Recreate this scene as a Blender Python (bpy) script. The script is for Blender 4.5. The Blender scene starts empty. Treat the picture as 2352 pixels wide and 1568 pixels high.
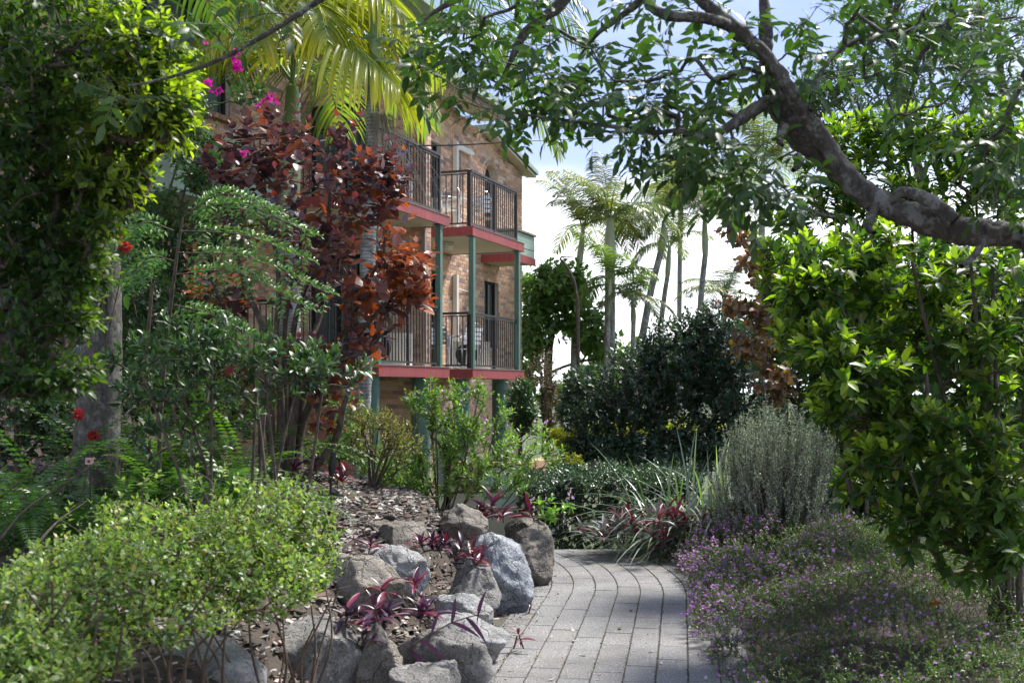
import bpy, math, random
import numpy as np
from mathutils import Vector, Matrix, noise

random.seed(7)
RNG = np.random.default_rng(11)
R = math.radians
scene = bpy.context.scene
C = scene.collection

# ------------------------------------------------------------------ camera
EYE = 1.8            # eye height over the paving
FP, CX, HY = 2680.0, 1176.0, 890.0     # focal length, centre and horizon measured on the photograph
cam = bpy.data.cameras.new("camera")
cam.sensor_width = 36.0
cam.lens = FP / 2352.0 * 36.0
cam.shift_y = (HY - 784.0) / 2352.0
cam.clip_end = 3000.0
cam.dof.use_dof = True
cam.dof.focus_distance = 11.5
cam.dof.aperture_fstop = 4.0
camo = bpy.data.objects.new("camera", cam)
C.objects.link(camo)
camo.location = (0, 0, EYE)
camo.rotation_euler = (R(90), 0, 0)
scene.camera = camo

# ------------------------------------------------------------------ light
SUN_EL, SUN_AZ = R(54), R(46)          # azimuth clockwise from +Y: the sun stands beyond the garden, to the right
scene.view_settings.view_transform = 'Standard'
scene.view_settings.look = 'None'
scene.view_settings.exposure = 1.55
scene.view_settings.gamma = 1.0
world = bpy.data.worlds.new("World")
scene.world = world
world.use_nodes = True
wn, wl = world.node_tree.nodes, world.node_tree.links
wn.clear()
wout = wn.new('ShaderNodeOutputWorld')
wbg = wn.new('ShaderNodeBackground'); wbg.inputs['Strength'].default_value = 0.06
sky = wn.new('ShaderNodeTexSky'); sky.sky_type = 'NISHITA'; sky.sun_disc = False
sky.sun_elevation = SUN_EL; sky.sun_rotation = SUN_AZ
sky.air_density = 1.2; sky.dust_density = 0.4; sky.ozone_density = 3.5
tc = wn.new('ShaderNodeTexCoord')
sep = wn.new('ShaderNodeSeparateXYZ')
wl.new(tc.outputs['Generated'], sep.inputs[0])
mp = wn.new('ShaderNodeMapping'); mp.inputs['Scale'].default_value = (1.0, 1.0, 2.6)
mp.inputs['Location'].default_value = (0.35, 0.2, 0.1)
wl.new(tc.outputs['Generated'], mp.inputs[0])
cn = wn.new('ShaderNodeTexNoise'); cn.inputs['Scale'].default_value = 2.2; cn.inputs['Detail'].default_value = 7
cn.inputs['Roughness'].default_value = 0.5
wl.new(mp.outputs[0], cn.inputs[0])
# cloud cover: a full bank near the horizon, thinning with height, ragged by the noise
cov = wn.new('ShaderNodeMapRange'); cov.inputs['From Min'].default_value = 0.06; cov.inputs['From Max'].default_value = 0.20
cov.inputs['To Min'].default_value = 0.62; cov.inputs['To Max'].default_value = 0.0
wl.new(sep.outputs['Z'], cov.inputs['Value'])
add = wn.new('ShaderNodeMath'); add.operation = 'ADD'
wl.new(cn.outputs['Fac'], add.inputs[0]); wl.new(cov.outputs[0], add.inputs[1])
ss = wn.new('ShaderNodeMapRange'); ss.interpolation_type = 'SMOOTHSTEP'
ss.inputs['From Min'].default_value = 0.44; ss.inputs['From Max'].default_value = 0.84
wl.new(add.outputs[0], ss.inputs['Value'])
wmix = wn.new('ShaderNodeMix'); wmix.data_type = 'RGBA'
wl.new(ss.outputs[0], wmix.inputs['Factor'])
tone = wn.new('ShaderNodeVectorMath'); tone.operation = 'MULTIPLY'; tone.inputs[1].default_value = (1.12, 0.93, 1.02)
wl.new(sky.outputs[0], tone.inputs[0]); wl.new(tone.outputs[0], wmix.inputs['A'])
wmix.inputs['B'].default_value = (12.5, 12.9, 13.8, 1)
wl.new(wmix.outputs['Result'], wbg.inputs['Color'])
wl.new(wbg.outputs[0], wout.inputs[0])

sl = bpy.data.lights.new("sun", 'SUN'); sl.energy = 3.0; sl.angle = R(12); sl.color = (1.0, 0.96, 0.89)
so = bpy.data.objects.new("sun", sl); C.objects.link(so)
sd = Vector((math.sin(SUN_AZ) * math.cos(SUN_EL), math.cos(SUN_AZ) * math.cos(SUN_EL), math.sin(SUN_EL)))
so.rotation_euler = sd.to_track_quat('Z', 'Y').to_euler()
so.location = sd * 60

scene.render.engine = 'CYCLES'
scene.cycles.use_denoising = True
scene.cycles.max_bounces = 7
scene.cycles.diffuse_bounces = 3
scene.cycles.glossy_bounces = 2
scene.cycles.transmission_bounces = 5
scene.cycles.transparent_max_bounces = 4
scene.cycles.caustics_reflective = False
scene.cycles.caustics_refractive = False
scene.cycles.sample_clamp_indirect = 6.0

# ------------------------------------------------------------------ helpers
def at(x, y, Y):
    """point of the garden seen at picture position x, y of the survey when it stands Y metres ahead"""
    return Vector(((x - CX) * Y / FP, Y, EYE + (HY - y) * Y / FP))

def px(n, Y):
    return n * Y / FP

def tag(o, label=None, cat=None, group=None, kind=None):
    if label: o["label"] = label
    if cat: o["category"] = cat
    if group: o["group"] = group
    if kind: o["kind"] = kind
    return o

def empty(name, loc, label, cat, group=None):
    o = bpy.data.objects.new(name, None); C.objects.link(o)
    o.location = loc; o.empty_display_size = 0.2
    return tag(o, label, cat, group)

def link(name, me, parent=None, world_space=True):
    o = bpy.data.objects.new(name, me); C.objects.link(o)
    if parent is not None:
        o.parent = parent
        if world_space:
            o.matrix_parent_inverse = Matrix.Translation(-Vector(parent_world(parent)))
    return o

def parent_world(p):
    v = Vector(p.location)
    if p.parent is not None and p.parent.type == 'EMPTY':
        pass
    return v

def mesh_np(name, V, blocks, mats, col=None, smooth=False, midx=None):
    V = np.asarray(V, dtype=np.float32).reshape(-1, 3)
    me = bpy.data.meshes.new(name)
    me.vertices.add(len(V)); me.vertices.foreach_set("co", V.ravel())
    blocks = [np.asarray(b, dtype=np.int32) for b in blocks if len(b)]
    loops = np.concatenate([b.ravel() for b in blocks])
    tot = np.concatenate([np.full(len(b), b.shape[1], dtype=np.int32) for b in blocks])
    start = np.concatenate([[0], np.cumsum(tot)[:-1]]).astype(np.int32)
    me.loops.add(len(loops)); me.loops.foreach_set("vertex_index", loops)
    me.polygons.add(len(tot)); me.polygons.foreach_set("loop_start", start)
    me.polygons.foreach_set("use_smooth", np.full(len(tot), bool(smooth)))
    if not isinstance(mats, (list, tuple)): mats = [mats]
    for m in mats: me.materials.append(m)
    if midx is not None:
        me.polygons.foreach_set("material_index", np.asarray(midx, dtype=np.int32))
    if col is not None:
        col = np.asarray(col, dtype=np.float32)
        if col.shape[1] == 3:
            col = np.concatenate([col, np.ones((len(col), 1), np.float32)], 1)
        a = me.color_attributes.new("tint", 'FLOAT_COLOR', 'POINT')
        a.data.foreach_set("color", col.ravel())
    me.update(calc_edges=True)
    return me

def norm(a):
    return a / np.maximum(np.linalg.norm(a, axis=-1, keepdims=True), 1e-9)

class MB:
    """collects boxes, tubes and sheets, then links them as one mesh object"""
    def __init__(self): self.v = []; self.f4 = []; self.f3 = []; self.n = 0
    def raw(self, v, f4=(), f3=()):
        v = np.asarray(v, dtype=float).reshape(-1, 3)
        if len(f4): self.f4.append(np.asarray(f4) + self.n)
        if len(f3): self.f3.append(np.asarray(f3) + self.n)
        self.v.append(v); self.n += len(v)
    def hexa(self, p8):
        self.raw(p8, [(0, 3, 2, 1), (4, 5, 6, 7), (0, 1, 5, 4), (1, 2, 6, 5), (2, 3, 7, 6), (3, 0, 4, 7)])
    def box(self, c, sx, sy, sz, ux=(1, 0, 0), uy=(0, 1, 0), uz=(0, 0, 1)):
        c = np.array(c, float); ux = np.array(ux, float) * sx / 2; uy = np.array(uy, float) * sy / 2; uz = np.array(uz, float) * sz / 2
        self.hexa([c - ux - uy - uz, c + ux - uy - uz, c + ux + uy - uz, c - ux + uy - uz,
                   c - ux - uy + uz, c + ux - uy + uz, c + ux + uy + uz, c - ux + uy + uz])
    def tube(self, pts, rad, sides=8, cap=True):
        pts = np.array(pts, float); m = len(pts)
        rad = np.full(m, rad, float) if np.isscalar(rad) else np.array(rad, float)
        v, f = tubes_np(pts[None], rad[None], sides)
        self.raw(v, f)
        if cap:
            for k in (0, m - 1):
                i0 = self.n
                ring = v[k * sides:(k + 1) * sides]
                self.raw(np.vstack([ring, pts[k]]), (), [(i, (i + 1) % sides, sides) for i in range(sides)])
    def build(self, name, mat, parent=None, smooth=False, col=None):
        me = self.mesh(name, mat, smooth, col)
        return link(name, me, parent)
    def mesh(self, name, mat, smooth=False, col=None):
        V = np.concatenate(self.v)
        bl = []
        if self.f4: bl.append(np.concatenate(self.f4))
        if self.f3: bl.append(np.concatenate(self.f3))
        return mesh_np(name, V, bl, mat, col, smooth)

def tubes_np(P, Rr, sides):
    """P (c,m,3) polylines with radii (c,m)"""
    c, m, _ = P.shape
    T = np.empty_like(P)
    T[:, 1:-1] = P[:, 2:] - P[:, :-2]; T[:, 0] = P[:, 1] - P[:, 0]; T[:, -1] = P[:, -1] - P[:, -2]
    T = norm(T)
    ref = np.where(np.abs(T[:, :1, 2:3]) > 0.9, np.array([1.0, 0.1, 0]), np.array([0.05, 0.1, 1.0]))
    U = norm(np.cross(T, ref)); W = np.cross(T, U)
    a = np.arange(sides) * 2 * math.pi / sides
    ring = U[:, :, None] * np.cos(a)[None, None, :, None] + W[:, :, None] * np.sin(a)[None, None, :, None]
    V = P[:, :, None] + ring * Rr[:, :, None, None]
    idx = np.arange(c * m * sides).reshape(c, m, sides)
    A = idx[:, :-1]; B = idx[:, 1:]
    f = np.stack([A, np.roll(A, -1, 2), np.roll(B, -1, 2), B], -1).reshape(-1, 4)
    return V.reshape(-1, 3), f

def smooth_line(pts, n=24):
    """Catmull-Rom through the points"""
    P = np.array([tuple(p) for p in pts], float)
    P = np.vstack([2 * P[0] - P[1], P, 2 * P[-1] - P[-2]])
    out = []
    segs = len(P) - 3
    for k in range(n):
        t = k / (n - 1) * segs; i = min(int(t), segs - 1); u = t - i
        a, b, c_, d = P[i:i + 4]
        out.append(0.5 * ((2 * b) + (-a + c_) * u + (2 * a - 5 * b + 4 * c_ - d) * u * u + (-a + 3 * b - 3 * c_ + d) * u ** 3))
    return np.array(out)

# ------------------------------------------------------------------ materials
def new_mat(name):
    m = bpy.data.materials.new(name); m.use_nodes = True
    n, l = m.node_tree.nodes, m.node_tree.links
    b = n['Principled BSDF']
    return m, n, l, b

def ramp(n, l, src, stops):
    r = n.new('ShaderNodeValToRGB')
    e = r.color_ramp.elements
    while len(e) < len(stops): e.new(0.5)
    for i, (p, c) in enumerate(stops):
        e[i].position = p; e[i].color = (*c, 1)
    l.new(src, r.inputs[0])
    return r

def noise_node(n, l, scale, detail=4, rough=0.55, coord='Object', vec=None):
    t = n.new('ShaderNodeTexNoise'); t.inputs['Scale'].default_value = scale
    t.inputs['Detail'].default_value = detail; t.inputs['Roughness'].default_value = rough
    if vec is None:
        tcn = n.new('ShaderNodeTexCoord'); vec = tcn.outputs[coord]
    l.new(vec, t.inputs['Vector'])
    return t

def bump(n, l, b, src, strength=0.4, dist=0.01):
    bp = n.new('ShaderNodeBump'); bp.inputs['Strength'].default_value = strength; bp.inputs['Distance'].default_value = dist
    l.new(src, bp.inputs['Height']); l.new(bp.outputs[0], b.inputs['Normal'])
    return bp

def flat_mat(name, col, rough=0.6, metal=0.0, var=0.12, scale=6.0, bmp=0.0):
    m, n, l, b = new_mat(name)
    t = noise_node(n, l, scale, 5)
    lo = tuple(c * (1 - var) for c in col); hi = tuple(min(1, c * (1 + var)) for c in col)
    r = ramp(n, l, t.outputs['Fac'], [(0.3, lo), (0.7, hi)])
    l.new(r.outputs[0], b.inputs['Base Color'])
    b.inputs['Roughness'].default_value = rough; b.inputs['Metallic'].default_value = metal
    if bmp: bump(n, l, b, t.outputs['Fac'], bmp, 0.01)
    return m

def leaf_mat(name, trans_mul=(1.5, 1.9, 0.45), trans=0.42, rough=0.38, spec=0.5, trans_col=None):
    m, n, l, b = new_mat(name)
    at_ = n.new('ShaderNodeAttribute'); at_.attribute_name = 'tint'
    l.new(at_.outputs['Color'], b.inputs['Base Color'])
    b.inputs['Roughness'].default_value = rough
    b.inputs['Specular IOR Level'].default_value = spec
    tr = n.new('ShaderNodeBsdfTranslucent')
    if trans_col is None:
        mu = n.new('ShaderNodeVectorMath'); mu.operation = 'MULTIPLY'
        l.new(at_.outputs['Color'], mu.inputs[0]); mu.inputs[1].default_value = trans_mul
        l.new(mu.outputs[0], tr.inputs['Color'])
    else:
        tr.inputs['Color'].default_value = (*trans_col, 1)
    mx = n.new('ShaderNodeMixShader'); mx.inputs[0].default_value = trans
    l.new(b.outputs[0], mx.inputs[1]); l.new(tr.outputs[0], mx.inputs[2])
    l.new(mx.outputs[0], n['Material Output'].inputs['Surface'])
    return m

def tint_mat(name, rough=0.8, scale=40.0, bmp=0.3, dist=0.004, var=0.35):
    m, n, l, b = new_mat(name)
    at_ = n.new('ShaderNodeAttribute'); at_.attribute_name = 'tint'
    t = noise_node(n, l, scale, 6, 0.65)
    mr = n.new('ShaderNodeMapRange'); mr.inputs['From Min'].default_value = 0.3; mr.inputs['From Max'].default_value = 0.7
    mr.inputs['To Min'].default_value = 1 - var; mr.inputs['To Max'].default_value = 1 + var
    l.new(t.outputs['Fac'], mr.inputs['Value'])
    mu = n.new('ShaderNodeVectorMath'); mu.operation = 'SCALE'
    l.new(at_.outputs['Color'], mu.inputs[0]); l.new(mr.outputs[0], mu.inputs['Scale'])
    l.new(mu.outputs[0], b.inputs['Base Color'])
    b.inputs['Roughness'].default_value = rough
    bump(n, l, b, t.outputs['Fac'], bmp, dist)
    return m

def bark_mat(name, dark, light, scale=18.0, ring=None, lichen=None):
    m, n, l, b = new_mat(name)
    tcn = n.new('ShaderNodeTexCoord')
    mpn = n.new('ShaderNodeMapping'); mpn.inputs['Scale'].default_value = (1, 1, 0.45)
    l.new(tcn.outputs['Object'], mpn.inputs[0])
    t = noise_node(n, l, scale, 8, 0.7, vec=mpn.outputs[0])
    r = ramp(n, l, t.outputs['Fac'], [(0.34, dark), (0.62, light)])
    out = r.outputs[0]; h = t.outputs['Fac']
    if lichen:
        t2 = noise_node(n, l, scale * 0.35, 8, 0.75)
        r2 = ramp(n, l, t2.outputs['Fac'], [(0.52, (0, 0, 0)), (0.58, (.85, .85, .85))])
        mx = n.new('ShaderNodeMix'); mx.data_type = 'RGBA'
        l.new(r2.outputs[0], mx.inputs['Factor']); l.new(out, mx.inputs['A']); mx.inputs['B'].default_value = (*lichen, 1)
        out = mx.outputs['Result']
    if ring:
        w = n.new('ShaderNodeTexWave'); w.wave_type = 'BANDS'; w.bands_direction = 'Z'
        w.inputs['Scale'].default_value = ring; w.inputs['Distortion'].default_value = 1.5; w.inputs['Detail'].default_value = 3
        w.inputs['Detail Scale'].default_value = 3
        l.new(tcn.outputs['Object'], w.inputs[0])
        r3 = ramp(n, l, w.outputs['Fac'], [(0.0, (0.45, 0.45, 0.45)), (0.18, (1, 1, 1))])
        mx = n.new('ShaderNodeMix'); mx.data_type = 'RGBA'; mx.blend_type = 'MULTIPLY'; mx.inputs['Factor'].default_value = 0.7
        l.new(out, mx.inputs['A']); l.new(r3.outputs[0], mx.inputs['B']); out = mx.outputs['Result']
        ad = n.new('ShaderNodeMath'); ad.operation = 'ADD'; l.new(h, ad.inputs[0]); l.new(r3.outputs[0], ad.inputs[1]); h = ad.outputs[0]
    l.new(out, b.inputs['Base Color'])
    b.inputs['Roughness'].default_value = 0.85
    bump(n, l, b, h, 0.8, 0.02)
    return m

def granite_mat(name, base, light, speck=0.5, stain=None):
    m, n, l, b = new_mat(name)
    t1 = noise_node(n, l, 3.2, 9, 0.68)
    t2 = noise_node(n, l, 70, 4, 0.7)
    r1 = ramp(n, l, t1.outputs['Fac'], [(0.3, tuple(c * 0.55 for c in base)), (0.5, base), (0.68, light)])
    r2 = ramp(n, l, t2.outputs['Fac'], [(0.36, (0.32, 0.32, 0.33)), (0.5, (1, 1, 1)), (0.66, (1.35, 1.35, 1.35))])
    mx = n.new('ShaderNodeMix'); mx.data_type = 'RGBA'; mx.blend_type = 'MULTIPLY'; mx.inputs['Factor'].default_value = speck
    l.new(r1.outputs[0], mx.inputs['A']); l.new(r2.outputs[0], mx.inputs['B'])
    out = mx.outputs['Result']
    if stain:
        t3 = noise_node(n, l, 2.0, 5, 0.6)
        r3 = ramp(n, l, t3.outputs['Fac'], [(0.52, (0, 0, 0)), (0.66, (0.8, 0.8, 0.8))])
        m3 = n.new('ShaderNodeMix'); m3.data_type = 'RGBA'
        l.new(r3.outputs[0], m3.inputs['Factor']); l.new(out, m3.inputs['A']); m3.inputs['B'].default_value = (*stain, 1)
        out = m3.outputs['Result']
    l.new(out, b.inputs['Base Color'])
    b.inputs['Roughness'].default_value = 0.75
    t4 = noise_node(n, l, 11, 10, 0.7)
    ad = n.new('ShaderNodeMath'); ad.operation = 'MULTIPLY_ADD'; ad.inputs[1].default_value = 0.25
    l.new(t2.outputs['Fac'], ad.inputs[0]); l.new(t4.outputs['Fac'], ad.inputs[2])
    # old cracks
    cr = n.new('ShaderNodeTexVoronoi'); cr.feature = 'DISTANCE_TO_EDGE'; cr.inputs['Scale'].default_value = 3.4
    tcc = n.new('ShaderNodeTexCoord'); wob = noise_node(n, l, 4, 4, .6); vm = n.new('ShaderNodeVectorMath'); vm.operation = 'MULTIPLY_ADD'; vm.inputs[1].default_value = (.35, .35, .35)
    l.new(wob.outputs['Color'], vm.inputs[0]); l.new(tcc.outputs['Object'], vm.inputs[2]); l.new(vm.outputs[0], cr.inputs['Vector'])
    cm = n.new('ShaderNodeMapRange'); cm.inputs['From Max'].default_value = .035; l.new(cr.outputs['Distance'], cm.inputs['Value'])
    a2 = n.new('ShaderNodeMath'); a2.operation = 'MULTIPLY_ADD'; a2.inputs[1].default_value = .35; l.new(cm.outputs[0], a2.inputs[0]); l.new(ad.outputs[0], a2.inputs[2])
    bump(n, l, b, a2.outputs[0], 1.0, 0.06)
    return m

def paver_mat():
    m, n, l, b = new_mat("paver_concrete")
    at_ = n.new('ShaderNodeAttribute'); at_.attribute_name = 'tint'
    g = n.new('ShaderNodeNewGeometry')
    t = noise_node(n, l, 75, 3, 0.7, vec=g.outputs['Position'])
    r = ramp(n, l, t.outputs['Fac'], [(0.32, (0.55, 0.55, 0.55)), (0.52, (1, 1, 1)), (0.60, (1.25, 1.25, 1.25)), (0.66, (3.4, 3.4, 3.4))])
    t2 = noise_node(n, l, 1.6, 6, 0.65, vec=g.outputs['Position'])
    r2 = ramp(n, l, t2.outputs['Fac'], [(0.28, (0.55, 0.53, 0.49)), (0.5, (.95, .95, .95)), (0.7, (1.15, 1.15, 1.14))])
    v = n.new('ShaderNodeVectorMath'); v.operation = 'MULTIPLY'
    l.new(at_.outputs['Color'], v.inputs[0]); l.new(r.outputs[0], v.inputs[1])
    v2 = n.new('ShaderNodeVectorMath'); v2.operation = 'MULTIPLY'
    l.new(v.outputs[0], v2.inputs[0]); l.new(r2.outputs[0], v2.inputs[1])
    l.new(v2.outputs[0], b.inputs['Base Color'])
    b.inputs['Roughness'].default_value = 0.62
    bump(n, l, b, t.outputs['Fac'], 0.5, 0.004)
    return m

M = {}
M['leaf'] = leaf_mat("leaf_green")
M['leaf_gloss'] = leaf_mat("leaf_green_glossy", trans=0.33, rough=0.40, spec=0.45)
M['leaf_big'] = leaf_mat("leaf_big_glossy", trans=0.42, rough=0.42, spec=0.4, trans_mul=(1.45, 1.7, 0.25))
M['leaf_dark'] = leaf_mat("leaf_dark_glossy", trans=0.16, rough=0.38, spec=0.5)
M['leaf_lime'] = leaf_mat("leaf_lime", trans_mul=(1.4, 1.6, 0.55), trans=0.42, rough=0.42, spec=0.5)
M['leaf_grey'] = leaf_mat("leaf_grey_green", trans=0.2, rough=0.45, trans_mul=(1.2, 1.4, 0.8))
M['leaf_wine'] = leaf_mat("leaf_wine", trans=0.22, rough=0.40, spec=0.65, trans_mul=(1.9, 1.1, 0.6))
M['leaf_copper'] = leaf_mat("leaf_copper", trans=0.28, rough=0.42, trans_mul=(2.0, 1.4, 0.4))
M['leaf_purple'] = leaf_mat("leaf_purple", trans=0.10, rough=0.36, trans_mul=(1.4, 0.8, 1.1))
M['palm'] = leaf_mat("palm_leaflet", trans_mul=(1.4, 1.6, 0.5), trans=0.45, rough=0.34)
M['petal'] = leaf_mat("petal", trans_mul=(1.4, 1.1, 1.3), trans=0.5, rough=0.6, spec=0.2)
M['dry'] = leaf_mat("dry_leaf", trans_mul=(1, 1, 1), trans=0.2, rough=0.7, spec=0.2)
M['bark_grey'] = bark_mat("bark_grey", (0.022, 0.019, 0.016), (0.095, 0.084, 0.07), 34, lichen=(0.20, 0.205, 0.185))
M['bark_brown'] = bark_mat("bark_brown", (0.03, 0.024, 0.018), (0.13, 0.105, 0.08), 22)
M['bark_twig'] = bark_mat("bark_twig", (0.05, 0.036, 0.026), (0.17, 0.12, 0.085), 30)
M['bark_palm'] = bark_mat("bark_palm", (0.11, 0.11, 0.105), (0.34, 0.34, 0.32), 10, ring=7.0, lichen=(0.42, 0.44, 0.42))
M['bark_palm_dark'] = bark_mat("bark_palm_dark", (0.035, 0.032, 0.028), (0.11, 0.10, 0.088), 30, lichen=(0.17, 0.175, 0.155))
M['crownshaft'] = flat_mat("crownshaft", (0.20, 0.29, 0.12), 0.35, 0, 0.2, 3)
M['crownshaft_pale'] = flat_mat("crownshaft_pale", (0.27, 0.32, 0.22), 0.45, 0, 0.25, 2)
M['granite'] = granite_mat("granite_grey", (0.27, 0.262, 0.245), (0.52, 0.51, 0.49), 0.75, stain=(.13, .12, .10))
M['granite_blue'] = granite_mat("granite_blue_white", (0.36, 0.39, 0.43), (0.68, 0.70, 0.72), 0.8, stain=(.17, .19, .22))
M['granite_brown'] = granite_mat("granite_brown", (0.23, 0.205, 0.175), (0.44, 0.40, 0.345), 0.7, stain=(.12, .10, .08))
M['granite_tan'] = granite_mat("granite_tan", (0.31, 0.28, 0.235), (0.52, 0.485, 0.42), 0.7, stain=(0.20, 0.13, 0.06))
M['granite_pale'] = granite_mat("granite_pale", (0.38, 0.385, 0.385), (0.66, 0.67, 0.67), 0.6, stain=(0.18, 0.14, 0.09))
M['paver'] = paver_mat()
M['grout'] = flat_mat("joint_sand", (0.085, 0.078, 0.062), 0.95, 0, 0.5, 40)
def soil_mat():
    m, n, l, b = new_mat("soil_and_grass")
    g = n.new('ShaderNodeNewGeometry'); sp = n.new('ShaderNodeSeparateXYZ'); l.new(g.outputs['Position'], sp.inputs[0])
    t = noise_node(n, l, 22, 6, .6, vec=g.outputs['Position']); t2 = noise_node(n, l, .9, 4, .6, vec=g.outputs['Position'])
    ra = ramp(n, l, t.outputs['Fac'], [(.3, (.026, .019, .014)), (.7, (.085, .066, .05))])
    rb = ramp(n, l, t.outputs['Fac'], [(.3, (.028, .045, .014)), (.7, (.075, .10, .035))])
    a = n.new('ShaderNodeMath'); a.operation = 'MULTIPLY_ADD'; l.new(t2.outputs['Fac'], a.inputs[0]); a.inputs[1].default_value = 3.0; l.new(sp.outputs['Y'], a.inputs[2])
    mr = n.new('ShaderNodeMapRange'); mr.inputs['From Min'].default_value = 15.2; mr.inputs['From Max'].default_value = 16.2; l.new(a.outputs[0], mr.inputs['Value'])
    mx = n.new('ShaderNodeMix'); mx.data_type = 'RGBA'; l.new(mr.outputs[0], mx.inputs['Factor']); l.new(ra.outputs[0], mx.inputs['A']); l.new(rb.outputs[0], mx.inputs['B'])
    l.new(mx.outputs['Result'], b.inputs['Base Color']); b.inputs['Roughness'].default_value = .95
    bump(n, l, b, t.outputs['Fac'], .8, .02)
    return m
M['soil'] = soil_mat()
M['chip'] = tint_mat("bark_chip", 0.8, 50, 0.4, 0.003)
M['brick'] = tint_mat("clay_brick", 0.85, 26, 0.5, 0.006, 0.35)
M['mortar'] = flat_mat("mortar", (0.54, 0.50, 0.44), 0.95, 0, 0.15, 30, 0.4)
M['cream'] = flat_mat("cream_paint", (0.62, 0.57, 0.46), 0.6, 0, 0.06)
M['white'] = flat_mat("off_white_paint", (0.72, 0.70, 0.64), 0.5, 0, 0.06)
def weathered(name, col, streak, rough=.55):
    m, n, l, b = new_mat(name)
    g = n.new('ShaderNodeNewGeometry'); mpn = n.new('ShaderNodeMapping'); mpn.inputs['Scale'].default_value = (9, 9, 1.2); l.new(g.outputs['Position'], mpn.inputs[0])
    t = noise_node(n, l, 1.6, 7, .7, vec=mpn.outputs[0]); t2 = noise_node(n, l, 1.2, 4, .6, vec=g.outputs['Position'])
    r = ramp(n, l, t.outputs['Fac'], [(.38, tuple(c * .78 for c in col)), (.52, col), (.64, tuple(c * 1.08 for c in col)), (.72, streak)])
    r2 = ramp(n, l, t2.outputs['Fac'], [(.3, (.82, .82, .82)), (.7, (1.08, 1.08, 1.08))])
    v = n.new('ShaderNodeVectorMath'); v.operation = 'MULTIPLY'; l.new(r.outputs[0], v.inputs[0]); l.new(r2.outputs[0], v.inputs[1])
    l.new(v.outputs[0], b.inputs['Base Color']); b.inputs['Roughness'].default_value = rough
    return m
M['red'] = weathered("red_fascia", (0.33, 0.06, 0.062), (0.46, 0.20, 0.18))
M['green'] = weathered("green_post_paint", (0.10, 0.20, 0.165), (0.17, 0.26, 0.22))
M['sage'] = flat_mat("sage_board_paint", (0.30, 0.41, 0.35), 0.55, 0, 0.1, 4)
M['rail'] = flat_mat("dark_bronze_rail", (0.035, 0.03, 0.032), 0.4, 0.2, 0.2, 5)
M['mauve'] = flat_mat("mauve_downpipe", (0.30, 0.215, 0.20), 0.5, 0, 0.1)
M['alu'] = flat_mat("aluminium", (0.72, 0.73, 0.75), 0.28, 0.9, 0.05)
M['plastic'] = flat_mat("white_plastic", (0.66, 0.66, 0.62), 0.5, 0, 0.05)
M['black'] = flat_mat("black_paint", (0.012, 0.012, 0.013), 0.45, 0, 0.2)
M['curtain'] = flat_mat("curtain", (0.50, 0.53, 0.53), 0.8, 0, 0.08, 3)
M['roof'] = flat_mat("sage_roof_metal", (0.33, 0.42, 0.37), 0.5, 0.1, 0.12, 3)
M['brown_trim'] = flat_mat("brown_trim", (0.22, 0.16, 0.125), 0.6, 0, 0.12)
M['pink_tag'] = flat_mat("pink_tag", (0.5, 0.30, 0.27), 0.6)
M['grass_ground'] = flat_mat("ground_cover_green", (0.045, 0.062, 0.025), 0.95, 0, 0.5, 8, 0.6)

def glass_mat():
    m, n, l, b = new_mat("window_glass")
    b.inputs['Base Color'].default_value = (0.02, 0.025, 0.03, 1)
    b.inputs['Roughness'].default_value = 0.06
    b.inputs['Specular IOR Level'].default_value = 0.8
    gl = n.new('ShaderNodeBsdfTransparent'); gl.inputs[0].default_value = (0.85, 0.9, 0.9, 1)
    mx = n.new('ShaderNodeMixShader'); mx.inputs[0].default_value = 0.8
    l.new(b.outputs[0], mx.inputs[1]); l.new(gl.outputs[0], mx.inputs[2])
    l.new(mx.outputs[0], n['Material Output'].inputs['Surface'])
    return m
M['glass'] = glass_mat()

# ------------------------------------------------------------------ terrain
def sstep(a, b, x):
    t = np.clip((x - a) / (b - a), 0, 1); return t * t * (3 - 2 * t)

# path centre line, heading measured clockwise from +Y
PATH_N = 400; PATH_DS = 0.05
_px, _py, _h = [], [], []
x_, y_ = -0.52, 0.0
for i in range(PATH_N):
    s = i * PATH_DS
    if s < 10.2: h = 0.145
    else: h = 0.145 - (s - 10.2) * 0.17
    _px.append(x_); _py.append(y_); _h.append(h)
    x_ += math.sin(h) * PATH_DS; y_ += math.cos(h) * PATH_DS
PTH = np.array([_px, _py, _h]).T

def path_z(y):
    y = np.asarray(y, float)
    return np.where(y > 12.7, -0.11 * np.minimum(y - 12.7, 1.6) ** 2 - 0.352 * np.maximum(y - 14.3, 0), 0.0)

def path_xy(s, off):
    i = s / PATH_DS; i0 = int(min(max(i, 0), PATH_N - 2)); f = i - i0
    p = PTH[i0] * (1 - f) + PTH[i0 + 1] * f
    return p[0] + math.cos(p[2]) * off, p[1] - math.sin(p[2]) * off

def path_off(x, y):
    """signed distance right of the path centre line"""
    x = np.asarray(x, float).ravel(); y = np.asarray(y, float).ravel()
    d = (x[:, None] - PTH[None, ::4, 0]) ** 2 + (y[:, None] - PTH[None, ::4, 1]) ** 2
    j = d.argmin(1) * 4
    dx = x - PTH[j, 0]; dy = y - PTH[j, 1]
    return dx * np.cos(PTH[j, 2]) - dy * np.sin(PTH[j, 2])

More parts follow.
